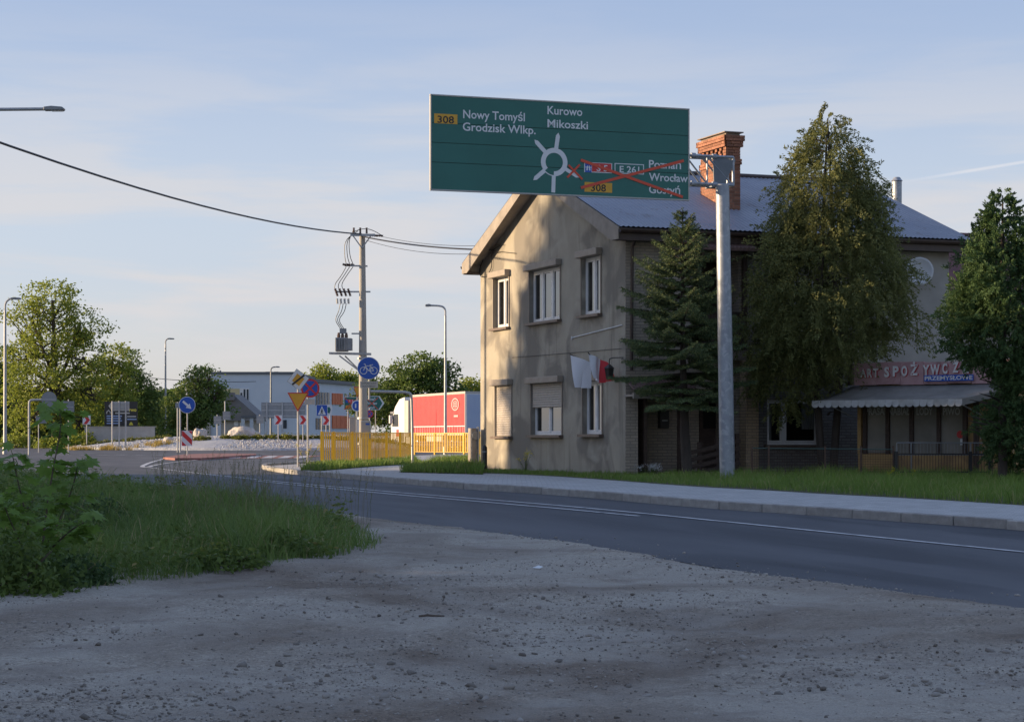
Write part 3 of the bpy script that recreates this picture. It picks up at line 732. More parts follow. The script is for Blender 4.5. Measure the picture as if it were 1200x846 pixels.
# ------------------------------------------------------------------ the two-storey house
HF = Fr((2.66, 48.0, 0.0), (.937, .35))          # origin: street corner; local x along the yard front, local y along the gable
HL, HWd = 8.79, 10.13                            # length of yard front, width of gable
ZE, ZR = 6.0, 7.88
house = thing('two_storey_house', 'two storey grey stucco house with its gable to the street', 'house', HF.O, HF.a)
ZB = .05
def holes_grid(mb, fn, u0, u1, v0, v1, holes, rev):
    us = sorted({u0, u1}|{h[0] for h in holes}|{h[1] for h in holes}); vs = sorted({v0, v1}|{h[2] for h in holes}|{h[3] for h in holes})
    for a, b in zip(us, us[1:]):
        for c, d in zip(vs, vs[1:]):
            m_, n_ = (a+b)/2, (c+d)/2
            if any(h[0] < m_ < h[1] and h[2] < n_ < h[3] for h in holes): continue
            mb.poly([fn(a, c, 0), fn(b, c, 0), fn(b, d, 0), fn(a, d, 0)])
    for h in holes:
        a, b, c, d = h[:4]; r = h[4] if len(h) > 4 else rev
        mb.poly([fn(a, c, 0), fn(b, c, 0), fn(b, c, r), fn(a, c, r)]); mb.poly([fn(a, d, 0), fn(b, d, 0), fn(b, d, r), fn(a, d, r)])
        mb.poly([fn(a, c, 0), fn(a, d, 0), fn(a, d, r), fn(a, c, r)]); mb.poly([fn(b, c, 0), fn(b, d, 0), fn(b, d, r), fn(b, c, r)])
gfn = lambda u, v, d: (d, u, v)                  # gable: u = local y, depth into +x
ffn = lambda u, v, d: (u, d, v)                  # yard front: u = local x, depth into +y
def gwin(x0, x1, y0, y1):
    xm = (x0+x1)/2; ya, z1 = HF.hitx(xm, y0); _, z0 = HF.hitx(xm, y1)
    a, _ = HF.hitx(x0, 400); b, _ = HF.hitx(x1, 400); return (min(a, b), max(a, b), z0, z1)
GW = {'u1': gwin(579, 596.5, 325, 384), 'u2': gwin(621, 656.5, 315, 376.5), 'u3': gwin(682, 704, 301, 368.5),
      'l1': gwin(581, 599.5, 452, 511), 'l2': gwin(623, 658.5, 449, 509.5), 'l3': gwin(683.5, 705.5, 447, 508.5)}
mb = MB(); holes_grid(mb, gfn, 0, HWd, ZB, ZE, [w for w in GW.values()], .17)
mb.poly([(0, 0, ZE), (0, HWd, ZE), (0, HWd/2, ZR-.12)])
mb.build('gable_wall', M['stucco'], house, fixn=False)
# yard front: clinker on the left, porch recess, plaster on the right
fx = lambda px, z=0: HF.hity(px, 400)[0]
x_b = fx(806)
porch = (.32, fx(862), ZB, 2.02, 1.15); logg = (fx(812), fx(866), 3.15, 5.3, 1.2)
mb = MB(); holes_grid(mb, ffn, 0, fx(876), ZB, ZE-.02, [porch, logg], .2); mb.build('clinker_wall', M['brickface'], house, fixn=False)
wbig = (fx(899), fx(961), HF.hity(930, 521)[1], HF.hity(930, 468)[1])
wup = (fx(930), fx(985), 3.6, 4.9)
mb = MB(); holes_grid(mb, ffn, fx(876), HL, 2.6, ZE-.02, [wup], .14); mb.build('yard_wall', M['stucco2'], house, fixn=False)
mb = MB(); holes_grid(mb, ffn, fx(876), HL, ZB, 2.6, [wbig], .14); mb.build('yard_clinker_wall', M['brickgrey'], house, fixn=False)
mb = MB(); mb.poly([(HL, 0, ZB), (HL, HWd, ZB), (HL, HWd, ZE), (HL, HWd/2, ZR-.1), (HL, 0, ZE)]).poly([(0, HWd, ZB), (HL, HWd, ZB), (HL, HWd, ZE), (0, HWd, ZE)])
mb.build('rear_wall', M['stucco2'], house, fixn=False)
mb = MB(); mb.poly([(porch[0]-.1, 1.15, ZB), (porch[1]+.1, 1.15, ZB), (porch[1]+.1, 1.15, 2.1), (porch[0]-.1, 1.15, 2.1)]); mb.build('porch_wall', M['brickface'], house, fixn=False)
mb = MB(); mb.poly([(logg[0]-.1, 1.2, 3.1), (logg[1]+.1, 1.2, 3.1), (logg[1]+.1, 1.2, 5.4), (logg[0]-.1, 1.2, 5.4)]); mb.build('loggia_back_wall', M['brownwood'], house, fixn=False)
# porch details
def porchx(px, y): return HF.hity(px, 500, y)[0]
MB().box(porchx(751, 1.0)-.35, porchx(751, 1.0)-.27, .02, 1.1, ZB, 2.0).build('porch_post', M['brownwood'], house)
pd = MB(); x0 = porchx(820, 1.1); pd.box(x0, x0+.85, 1.08, 1.14, ZB+.25, 2.0); door = pd.build('door', M['brownwood'], house)
MB().box(x0+.08, x0+.77, 1.06, 1.079, 1.25, 1.85).build('door_panel', M['dark'], door)
MB().tube([(x0+.75, 1.05, 1.0), (x0+.65, 1.05, 1.0)], .012, 6).build('handle', M['galvd'], door)
for px in (794,): MB().box(fx(px)-.085, fx(px)+.085, -.32, -.15, ZB, 2.02).build('porch_post', M['brownwood'], house)
xm = porchx(777, 1.1)
mbx = MB(); mbx.box(xm-.12, xm+.12, 1.0, 1.149, 1.25, 1.68); bx_ = mbx.build('letter_box', M['blackplastic'], house, bevel=.01)
MB().box(xm-.07, xm+.07, .985, .999, 1.42, 1.45).build('letter_slot', M['galvd'], bx_)
# small tiled canopy over the porch
ca = MB(); n = 22; xa, xb = -.06, fx(806)
for i in range(n):
    u0 = xa+(xb-xa)*i/n; u1 = xa+(xb-xa)*(i+1)/n; w = u1-u0
    prof = [(u0+w*k/6, .028*math.sin(math.pi*k/6)) for k in range(7)]
    for (a, za), (b, zb) in zip(prof, prof[1:]):
        ca.poly([(a, -.62, 2.12+za), (b, -.62, 2.12+zb), (b, -.002, 2.42+zb), (a, -.002, 2.42+za)])
        ca.poly([(a, -.62, 2.12+za), (b, -.62, 2.12+zb), (b, -.62, 2.085), (a, -.62, 2.085)])
M['tile'] = pm('porch_tiles', (.115, .065, .055), (.16, .10, .085), 5, .75, .3, 30)
cano = ca.build('porch_canopy', M['tile'], house, fixn=False)
MB().box(xa, xb, -.60, -.55, 1.93, 2.075).build('fascia_board', M['fascia'], cano)
MB().box(xa+.01, xb-.01, -.549, -.002, 1.98, 2.03).build('soffit', M['fascia'], cano)
MB().box(-.04, .015, -.50, -.33, ZB, 1.93)
# balcony of the loggia with its brown boarding, brick pillar tinted as warmly lit beneath
bal = MB(); bal.box(fx(811), fx(868), -.42, .0, 2.86, 3.1); balc = bal.build('balcony', M['shutbox'], house)
for k in range(9):
    u = fx(812)+(fx(867)-fx(812))*(k+.5)/9; w = (fx(867)-fx(812))/9*.44
    MB().box(u-w, u+w, -.40, -.375, 3.1, 3.95).build('board', M['brownwood'], balc)
MB().box(fx(812), fx(867), -.42, -.36, 3.951, 4.0).build('handrail', M['brownwood'], balc)
for px in (813, 848, 866): MB().box(fx(px)-.05, fx(px)+.05, -.33, -.23, 3.1, 5.52).build('balcony_post', M['brownwood'], house)
lg = MB()
for k in range(14):
    u0 = fx(808)+(fx(872)-fx(808))*k/14; u1 = fx(808)+(fx(872)-fx(808))*(k+1)/14
    for q in range(4):
        a, b = u0+(u1-u0)*q/4, u0+(u1-u0)*(q+1)/4; za, zb = .03*math.sin(math.pi*q/4), .03*math.sin(math.pi*(q+1)/4)
        lg.poly([(a, -.75, 5.48+za), (b, -.75, 5.48+zb), (b, -.01, 5.72+zb), (a, -.01, 5.72+za)])
        lg.poly([(a, -.75, 5.48+za), (b, -.75, 5.48+zb), (b, -.75, 5.42), (a, -.75, 5.42)])
lg.build('balcony_roof', M['tile'], house, fixn=False)
MB().box(fx(860.5), fx(875), -.62, -.28, ZB, 2.855).build('brick_pillar', M['brickwarm'], house)
# sloping ramp boards in front of the porch
sl = thing('porch_railing', 'dark brown slatted railing sloping up beside the house porch', 'railing', HF.O, HF.a)
ra = (fx(783), -.95); rb = (fx(846), -.95)
for k in range(4):
    za = .14+k*.17; zb = za+.30
    MB().bar((ra[0], -.95, za), (rb[0], -.95, zb), .035, .095).build('slat', M['brownwood'], sl)
for u, z1 in ((fx(785), .85), (fx(801), .92), (fx(821), 1.0), (fx(844), 1.12)): MB().box(u-.045, u+.045, -.925, -.84, 0, z1).build('post', M['brownwood'], sl)
# ---- windows
def window(fn, w, name='window', rec=.10, split=(.5,), shutter=0.0, box=True, sill=True, blind=None, open_dark=False, parent=house, boxh=.17):
    a, b, c, d = w[:4]
    sgn = -1
    P = lambda u, v, dep: fn(u, v, dep)
    def bx(mb, u0, u1, v0, v1, d0, d1):
        p = fn(u0, v0, d0); q = fn(u1, v1, d1); mb.box(min(p[0], q[0]), max(p[0], q[0]), min(p[1], q[1]), max(p[1], q[1]), min(p[2], q[2]), max(p[2], q[2])); return mb
    f = MB(); t = .055
    bx(f, a, b, c, c+t, rec, rec+.06); bx(f, a, b, d-t, d, rec, rec+.06); bx(f, a, a+t, c+t, d-t, rec, rec+.06); bx(f, b-t, b, c+t, d-t, rec, rec+.06)
    us = [a+t]+[a+(b-a)*s for s in split]+[b-t]
    for u in us[1:-1]: bx(f, u-.045, u+.045, c+t, d-t, rec-.01, rec+.055)
    fr = f.build(name, M['pvc'], parent)
    for i, (u0, u1) in enumerate(zip(us, us[1:])):
        e0 = .045 if i else 0; e1 = .045 if i < len(us)-2 else 0
        s = MB(); k = .04; a0, b0 = u0+e0+.004, u1-e1-.004; c0, d0 = c+t+.004, d-t-.004
        bx(s, a0, b0, c0, c0+k, rec+.005, rec+.05); bx(s, a0, b0, d0-k, d0, rec+.005, rec+.05); bx(s, a0, a0+k, c0+k, d0-k, rec+.005, rec+.05); bx(s, b0-k, b0, c0+k, d0-k, rec+.005, rec+.05)
        s.build('sash', M['pvc'], fr)
        g = MB(); g.poly([P(a0+k, c0+k, rec+.03), P(b0-k, c0+k, rec+.03), P(b0-k, d0-k, rec+.03), P(a0+k, d0-k, rec+.03)])
        g.build('pane', M['glass'], fr, fixn=False)
        if not (open_dark and i == 1):
            cm = MB(); ncf = 16; cb0 = c0+k+(d0-c0)*(.0 if i % 2 == 0 else .28); ca0, ca1 = a0+k*.5, b0-k*.5
            if i % 2 == 0: ca1 = ca0+(ca1-ca0)*.38
            else: ca0 = ca0+(ca1-ca0)*.6
            for q_ in range(ncf):
                p0_, p1_ = ca0+(ca1-ca0)*q_/ncf, ca0+(ca1-ca0)*(q_+1)/ncf; e0_, e1_ = rec+.11+.018*math.sin(q_*1.9), rec+.11+.018*math.sin((q_+1)*1.9)
                cm.poly([P(p0_, cb0, e0_), P(p1_, cb0, e1_), P(p1_, d0, e1_), P(p0_, d0, e0_)])
            cm.build('curtain', M['curtain'], fr, True, fixn=False)
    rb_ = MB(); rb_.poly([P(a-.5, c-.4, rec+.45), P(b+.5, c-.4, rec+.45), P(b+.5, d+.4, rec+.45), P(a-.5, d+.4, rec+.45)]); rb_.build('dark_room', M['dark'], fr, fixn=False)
    if sill:
        s = MB(); bx(s, a-.1, b+.1, c-.07, c-.005, -.13, rec-.002); s.build('sill', M['sill'], fr)
    if box:
        s = MB(); bx(s, a-.1, b+.1, d+.002, d+boxh, -.17, .0); s.build('shutter_box', M['shutbox'], fr, bevel=.02)
    if box:
        for u in (a-.06, b+.02): s = MB(); bx(s, u, u+.04, c, d, -.03, -.001); s.build('shutter_guide', M['shutbox'], fr)
    if shutter:
        s = MB(); z = d; zb = d-(d-c)*shutter; h = .062; 
        while z-h > zb-.001:
            pr = [(0.035, z), (.022, z-h*.25), (.02, z-h*.6), (.032, z-h)]
            for (d0, z0), (d1, z1) in zip(pr, pr[1:]): s.poly([P(a+.005, z0, d0), P(b-.005, z0, d0), P(b-.005, z1, d1), P(a+.005, z1, d1)])
            z -= h
        o = s.build('roller_shutter', M['shutter'], fr, fixn=False); o['kind'] = 'stuff'
    return fr
window(gfn, GW['u1'], split=(.5,)); window(gfn, GW['u2'], split=(.36, .68), open_dark=True); window(gfn, GW['u3'], split=(.5,))
window(gfn, GW['l1'], split=(.5,), shutter=1.0); window(gfn, GW['l2'], split=(.5,), shutter=.50); window(gfn, GW['l3'], split=(.5,))
window(ffn, wbig, split=(.33,), box=False, rec=.08); window(ffn, wup, split=(.5,), box=False, rec=.08)
# net curtain in the open upper window
w = GW['u2']; cu = MB(); nn = 14
for i in range(nn):
    u0 = w[0]+.30+(.34)*i/nn; u1 = w[0]+.30+(.34)*(i+1)/nn; d0 = .19+.02*math.sin(i*1.7); d1 = .19+.02*math.sin((i+1)*1.7)
    cu.poly([(d0, u0, w[3]-.95), (d1, u1, w[3]-.95), (d1, u1, w[3]-.1), (d0, u0, w[3]-.1)])
# ---- roof: corrugated sheet on both slopes
OVE, OVR = .47, .38
slope = (ZR-ZE)/(HWd/2)
def roofz(y): return ZR-abs(y-HWd/2)*slope
def roof_slope(side):
    y0 = HWd/2; y1 = -OVE if side < 0 else HWd+OVE; z1 = roofz(y1)
    nw = 76; seg = 6; xs_ = np.linspace(-OVR, HL+OVR, nw*seg+1); h = .012*np.cos(np.arange(nw*seg+1)*2*np.pi/seg)
    V = []; rows_ = [(y0, ZR), ((y0+y1)/2, (ZR+z1)/2), (y1, z1)]
    for (yy_, zz_) in rows_: V.append(np.stack([xs_, np.full_like(xs_, yy_), zz_+.10+h], 1))
    n = len(xs_); i = np.arange(2*n).reshape(2, n)[:, :-1].ravel()
    return np_mesh('roof', np.concatenate(V), np.stack([i, i+1, i+n+1, i+n], 1), M['roof'], house, True)
rf = roof_slope(-1); roof_slope(1)
MB().tube([(-OVR, HWd/2, ZR+.115), (HL+OVR, HWd/2, ZR+.115)], .07, 8).build('ridge_cap', M['gutter'], rf)
# under-deck and soffits
ud = MB(); 
for y1 in (-OVE, HWd+OVE): ud.poly([(-OVR+.02, HWd/2, ZR+.03), (HL+OVR-.02, HWd/2, ZR+.03), (HL+OVR-.02, y1, roofz(y1)+.03), (-OVR+.02, y1, roofz(y1)+.03)])
ud.build('roof_boards', M['brownwood'], rf, fixn=False)
ze = roofz(-OVE)
for (ya, yb) in ((-OVE+.02, -.002), (HWd+.002, HWd+OVE-.02)): MB().box(-OVR+.03, HL+OVR-.03, ya, yb, ze-.20, ze-.17).build('eave_soffit', M['brownwood'], rf)
for y1, sg in ((-OVE, -1), (HWd+OVE, 1)):
    MB().box(-OVR+.03, HL+OVR-.03, min(y1, y1-sg*.03), max(y1, y1-sg*.03), ze-.22, ze+.06).build('fascia_board', M['gutter'], rf)
    g = MB(); npt = 9
    pr = [(y1+sg*(.075+.075*math.cos(math.pi*(1+k/(npt-1)))), ze-.0-.075*math.sin(math.pi*k/(npt-1))) for k in range(npt)]
    for (ya, za), (yb, zb) in zip(pr, pr[1:]): g.poly([(-OVR, ya, za+.02), (HL+OVR, ya, za+.02), (HL+OVR, yb, zb+.02), (-OVR, yb, zb+.02)])
    g.build('gutter', M['gutter'], rf, True, fixn=False)
# rake (verge) boards on the street gable and the back gable, boxed
for xf, nm in ((-OVR, 0), (HL+OVR, 1)):
    for sg in (-1, 1):
        y1 = -OVE if sg < 0 else HWd+OVE; z1 = roofz(y1)
        b = MB(); xa_, xb_ = (xf-.012, xf+.016) if nm == 0 else (xf-.016, xf+.012)
        b.prismx([(HWd/2, ZR+.085), (y1-(-sg)*-.0, z1+.085), (y1, z1-.20), (y1-sg*.42, z1-.20+.0), (HWd/2, ZR-.16)], xa_, xb_)
        b.build('verge_board', M['fascia'], rf)
    b = MB()
    for sg in (-1, 1):
        y1 = -OVE if sg < 0 else HWd+OVE; z1 = roofz(y1)
        xa_, xb_ = (xf+.017, -.001) if nm == 0 else (HL+.001, xf-.017)
        b.poly([(xa_, HWd/2, ZR-.13), (xb_, HWd/2, ZR-.13), (xb_, y1-sg*.42, z1+.02), (xa_, y1-sg*.42, z1+.02)])
        b.poly([(xa_, y1-sg*.42, z1-.19), (xb_, y1-sg*.42, z1-.19), (xb_, y1, z1-.19), (xa_, y1, z1-.19)])
        b.poly([(xa_, y1-sg*.42, z1-.19), (xb_, y1-sg*.42, z1-.19), (xb_, y1-sg*.42, z1+.02), (xa_, y1-sg*.42, z1+.02)])
    b.build('verge_soffit', M['fascia'], rf, fixn=False)
# downpipe at the street corner
MB().tube([(.12, -.4, ze-.06), (.12, -.12, ze-.35), (.12, -.07, 2.6)], .04, 8).build('downpipe', M['gutter'], house, True)
# ---- chimney of single bricks
cx0, cy0 = 3.30, 1.44; CW, CD, ZT = .51, 1.54, 8.60
nc_ = int((ZT-.05-6.62)/.072); zs_a, zs_b = 6.62+(nc_-7)*.072, 6.62+(nc_-4)*.072
ch = MB(); ch.box(cx0+.065, cx0+CW-.065, cy0+.065, cy0+CD-.065, 6.35, zs_a).box(cx0+.065, cx0+CW-.065, cy0+.065, cy0+CD-.065, zs_b, ZT-.05); chim = ch.build('chimney', M['mortar'], house)
MB().box(cx0+.2, cx0+CW-.2, cy0+.2, cy0+CD-.2, zs_a-.01, zs_b+.01).build('slot_shade_core', M['dark'], chim)  # black box added so the vent slots look deep in shade
bmm = MB().box(-.118, .118, -.05, .0, -.031, .031).mesh('brick'); bmm.materials.append(M['chimbrick'])
hmm = MB().box(-.055, .055, -.05, .0, -.031, .031).mesh('brick'); hmm.materials.append(M['chimbrick'])
z = 6.62; c = 0; rest = MB()
nc = int((ZT-.05-z)/.072)
for c in range(nc):
    zc = z+c*.072+.036; top = nc-1-c
    out = {0: .085, 1: .085, 2: .055, 3: .055, 4: .0, 5: .0, 6: .0, 7: .0, 8: .03, 9: .03}.get(top, 0.0)
    slot = top in (4, 5, 6)
    x0_, x1_, y0_, y1_ = cx0+.055-out, cx0+CW-.055+out, cy0+.055-out, cy0+CD-.055+out
    # street side (faces -x): runs along y ; yard side (faces -y): runs along x
    for face in (0, 1, 2, 3):
        Ln = (y1_-y0_) if face in (0, 2) else (x1_-x0_); off = .06 if c % 2 else 0.0
        u = -off
        k = 0
        while u < Ln-.02:
            ua, ub = max(u, 0), min(u+.236, Ln); u += .248; k += 1
            if ub-ua < .05: continue
            mid, ln = (ua+ub)/2, ub-ua
            if slot and face in (0, 2): pass
            if face == 0: loc, rot = (x0_-.0+.05, y0_+mid, zc), -math.pi/2
            elif face == 1: loc, rot = (x0_+mid, y0_+.05, zc), 0
            elif face == 2: loc, rot = (x1_-.05, y0_+mid, zc), math.pi/2
            else: loc, rot = (x0_+mid, y1_-.05, zc), math.pi
            if face in (0, 1):
                if slot and face == 0:
                    o = link('brick', hmm, None, chim, loc, (0, 0, rot)); continue
                o = link('brick', bmm, None, chim, loc, (0, 0, rot)); o.scale = (ln/.236, 1, 1)
            else:
                if face == 2: rest.box(x1_-.05, x1_, y0_+ua, y0_+ub, zc-.031, zc+.031)
                else: rest.box(x0_+ua, x0_+ub, y1_-.05, y1_, zc-.031, zc+.031)
o = rest.build('brick_courses', M['chimbrick'], chim); o['kind'] = 'stuff'
MB().box(cx0-.01, cx0+CW+.01, cy0-.01, cy0+CD+.01, ZT-.05, ZT-.02).build('chimney_cap', M['chimcap'], chim, bevel=.01)
# ---- things fixed to the house, each its own
dx_, dz_ = HF.hity(1077, 318, -.35); rr = .345
dish = thing('satellite_dish', 'round pale satellite dish on the house wall beside the tall tree', 'satellite dish', (HF.O.x+HF.d.x*dx_+HF.n.x*-.35, HF.O.y+HF.d.y*dx_+HF.n.y*-.35, dz_), .0)
dm = MB(); rings = 7; sg = 28
pts = [[(r_/rings*rr*math.cos(2*math.pi*k/sg), -.08*(1-(r_/rings)**2)*-1-.08, r_/rings*rr*math.sin(2*math.pi*k/sg)) for k in range(sg)] for r_ in range(rings+1)]
for r_ in range(rings):
    for k in range(sg):
        k2 = (k+1) % sg; dm.poly([pts[r_][k], pts[r_][k2], pts[r_+1][k2], pts[r_+1][k]])
do = dm.build('reflector', M['dish'], dish, True, fixn=False)
md = do.modifiers.new('solid', 'SOLIDIFY'); md.thickness = .01
MB().tube([(0, -.03, -rr*.98), (0, -.36, -.12), (0, -.38, -.08)], .012, 6).build('feed_arm', M['galvd'], dish)
MB().tube([(0, -.34, -.09), (0, -.42, -.05)], .028, 8).build('receiver', M['signbackl'], dish)
MB().tube([(0, .02, 0), (0, .2, -.06), (0, .38, -.06)], .022, 6).build('wall_bracket', M['galvd'], dish)
# wall lantern at the street corner of the gable
gl = lambda px, py, x: (x,)+HF.hitx(px, py, x)
def hw(p): 
    return Vector((HF.O.x+HF.d.x*p[0]+HF.n.x*p[1], HF.O.y+HF.d.y*p[0]+HF.n.y*p[1], HF.O.z+p[2]))
lp = gl(714, 434, -.32); lan = thing('wall_lantern', 'black iron carriage lantern on a scrolled arm at the house corner', 'lantern', hw(lp), HF.a)
b = MB(); 
for zz0, zz1, r0, r1 in ((-.2, .05, .07, .11), (.05, .14, .14, .03)): b.tube([(0, 0, zz0), (0, 0, zz1)], [r0, r1], 6)
b.tube([(0, 0, .13), (0, 0, .22)], .012, 6); b.build('lamp_body', M['lantern'], lan)
b = MB()
for k in range(6):
    a = math.pi/3*k; b.tube([(.074*math.cos(a), .074*math.sin(a), -.2), (.114*math.cos(a), .114*math.sin(a), .06)], .008, 4)
b.build('cage', M['blackplastic'], lan)
MB().tube([(0, 0, .2), (0, -.03, .27), (.05, -.1, .29), (.18, -.4, .29), (.31, -lp[1]+.2, .27)], .013, 6).build('arm', M['lantern'], lan)
# flags on a bracket above the lower right window
def flag(label, grid, mats, root_px, tip_px, name):
    root = gl(root_px[0], root_px[1], -.02); t = thing(name, label, 'flag', hw(root), HF.a)
    R = Vector(root); tip = Vector(gl(tip_px[0], tip_px[1], -.75))-R
    MB().tube([(0, 0, 0), tip], .012, 6).build('flagstaff', M['brownwood'], t)
    MB().box(-.04, .03, -.05, .05, -.06, .06).build('bracket', M['lantern'], t)
    for (quad, mk, dep) in grid:
        q = [Vector(gl(p[0], p[1], dd))-R for p, dd in zip(quad, dep)]
        n = 12; Vv = []; 
        for i in range(n+1):
            for j in range(n+1):
                u, v = i/n, j/n; p = (q[0]*(1-u)+q[1]*u)*(1-v)+(q[3]*(1-u)+q[2]*u)*v
                p = p+Vector((-.05*math.sin(u*9+v*2.2)*(v*.8+.2), .03*math.sin(u*7+1+v*3), 0)); Vv.append(p[:])
        ii = np.arange(n*(n+1)).reshape(n, n+1)[:, :-1].ravel()
        np_mesh('cloth', Vv, np.stack([ii, ii+1, ii+n+2, ii+n+1], 1), M[mk], t, True)
flag('plain white flag hanging beside the lower right house window', [([(669, 416), (694, 425), (690, 455), (675, 454)], 'flagwhite', (-.75, -.35, -.38, -.66))], None, (700, 434), (668, 415), 'wall_flag')
flag('white and red flag hanging next to the wall lantern', [([(690, 414), (704, 421), (703, 449), (697, 443)], 'flagwhite', (-.7, -.4, -.42, -.6)), ([(704, 421), (716, 427), (719, 446), (703, 449)], 'flagred', (-.4, -.22, -.24, -.42))], None, (708, 434), (689, 413), 'wall_flag')
# white conduit and cable on the gable
p0, p1 = gl(670, 396, -.02), gl(729, 381, -.02); cd = thing('cable_conduit', 'thin white conduit running across the gable between the storeys', 'conduit', hw(p0), HF.a)
MB().tube([(0, 0, 0), Vector(p1)-Vector(p0)], .016, 6).build('pipe', M['pvc'], cd)
MB().tube([(.0, 0, -.05), (0, 0, .04)], .02, 6).build('end_cap', M['pvc'], cd)
# black bollard and concrete post left of the house
b0 = at(583, 549, 55.2); bo = thing('bollard', 'short black bollard standing by the house wall', 'bollard', (b0.x-.35, 55.2, HK))
MB().tube([(0, 0, 0), (0, 0, .62), (0, 0, .66), (0, 0, .70)], [.075, .075, .06, .02], 12).build('shaft', M['blackplastic'], bo, True)
MB().tube([(0, 0, .5), (0, 0, .54)], .078, 12).build('band', M['signback'], bo, True)
gp = Px(558, 57.2, HK); gt = thing('gate_pillar', 'weathered concrete gate pillar at the left edge of the house', 'gate pillar', gp.loc, HF.a)
MB().box(-.14, .0, -.05, .30, 0, 1.16).build('shaft', M['fascia'], gt, bevel=.01)
MB().box(.02, .05, -.12, .0, 0, 1.2).build('steel_post', M['galvd'], gt)
MB().prism(circ(-.02, .95, .12, 20), -.09, -.052).build('round_plate', M['signback'], gt)
# loop of cable hanging from the left eave
e0 = Vector(gl(572, 297, -.03)); cb = thing('service_cable', 'looped service cable hanging from the left end of the gable', 'cable', hw(e0), HF.a)
pp = [(586, 288), (580, 291), (575, 298), (577, 312), (572, 322), (564, 326), (561, 318), (566, 305)]
MB().tube(smooth_line([Vector(gl(a, c, -.05))-e0 for a, c in pp]), .012, 5).build('loop', M['cable'], cb)
MB().tube([Vector(gl(576, 294, -.04))-e0, Vector(gl(604, 297, -.04))-e0], .01, 5).build('run', M['cable'], cb)
# ------------------------------------------------------------------ overhead direction sign on its cantilever post
BO = at(504, 223, 42.1); BRr = at(808, 236, 44.0)
SF = Fr((BO.x, BO.y, 0), (BRr.x-BO.x, BRr.y-BO.y))
PB = at(852.5, 562, 44.25)
gan = thing('overhead_sign', 'green overhead direction sign on a galvanised cantilever post', 'road sign', (PB.x, PB.y, .1), SF.a)
gx0, gy0, _ = SF.loc(PB.x, PB.y, 0)                                  # post foot in board coordinates
def S(px, py, y=0.0):                                                # board-plane pixel -> local coords of the gantry
    x, z = SF.hity(px, py, y); return x-gx0, z-.1
YB = -gy0                                                            # local y of the board face
u0, v0 = S(504, 223); u1, v1 = S(808, 127.5)
v0 = S(656, 229.5)[1]; v1 = S(656, 119)[1]
Hh = v1-v0
fr = [0, .295, .5, .705, 1.0]
for a, b in zip(fr, fr[1:]):
    MB().box(u0+.03, u1-.03, YB, YB+.03, v0+Hh*a+.006, v0+Hh*b-.006).build('panel', M['green'], gan)
MB().box(u0+.02, u1-.02, YB+.012, YB+.028, v0+.02, v1-.02).build('backing', M['green2'], gan)
b = MB(); e = .03
b.box(u0, u1, YB-.012, YB+.05, v0-.001, v0+e); b.box(u0, u1, YB-.012, YB+.05, v1-e, v1+.001); b.box(u0, u0+e, YB-.0121, YB+.05, v0+e, v1-e); b.box(u1-e, u1, YB-.0121, YB+.05, v0+e, v1-e)
b.build('frame', M['signbackl'], gan, bevel=.006)
def T(body, x0, yb, x1, cap_px, mat='signwhite', bold=.014, y=-.004):
    a, zb = S(x0, yb); c, _ = S(x1, yb); lettering(body, a, zb, c-a, cap_px/F*43, YB+y, M[mat], gan, bold)
def plate(x0, y0, x1, y1, mat, y=-.003, name='plate'):
    a, zt = S(x0, (y0)); c, zb = S(x1, y1); MB().box(a, c, YB+y, YB-.0005, zb, zt).build(name, M[mat], gan)
T('Nowy Tomyśl', 542.7, 138.6, 615, 9.6); T('Grodzisk Wlkp.', 542.2, 153.2, 627.7, 9.4)
T('Kurowo', 641.5, 134.0, 682.3, 9.6); T('Mikoszki', 641.5, 149.3, 689, 9.3)
T('Poznań', 760.4, 196.8, 798, 9.2); T('Wrocław', 760.4, 211.8, 806, 9.2); T('Gostyń', 760.4, 226.4, 797, 9.2)
plate(508.8, 133.2, 536, 146, 'signyellow'); T('308', 512.6, 144, 532, 8.0, 'signblack', y=-.006)
plate(685, 213.5, 717.3, 226.2, 'signyellow'); T('308', 692.5, 224, 710, 8.2, 'signblack', y=-.006)
plate(684.6, 190.2, 717.3, 203.4, 'signwhite'); plate(685.6, 191.2, 693.2, 202.4, 'signblue', -.005); plate(693.6, 191.2, 716.4, 202.4, 'signred', -.005)
T('S 5', 699, 200.6, 712, 7.2, y=-.008)
a, zc = S(689.4, 197.3); MB().prism([(a-.05, zc-.05), (a-.03, zc+.05), (a-.01, zc+.05), (a-.015, zc-.05)], YB-.008, YB-.006).prism([(a+.05, zc-.05), (a+.03, zc+.05), (a+.01, zc+.05), (a+.015, zc-.05)], YB-.008, YB-.006).prism([(a-.07, zc+.01), (a-.07, zc+.025), (a+.07, zc+.025), (a+.07, zc+.01)], YB-.0085, YB-.0062).build('motorway_symbol', M['signwhite'], gan)
plate(720.2, 191.4, 754.6, 204.9, 'signwhite'); plate(721.2, 192.4, 753.6, 203.9, 'green', -.005); T('E 261', 726, 202, 749, 7.4, y=-.008)
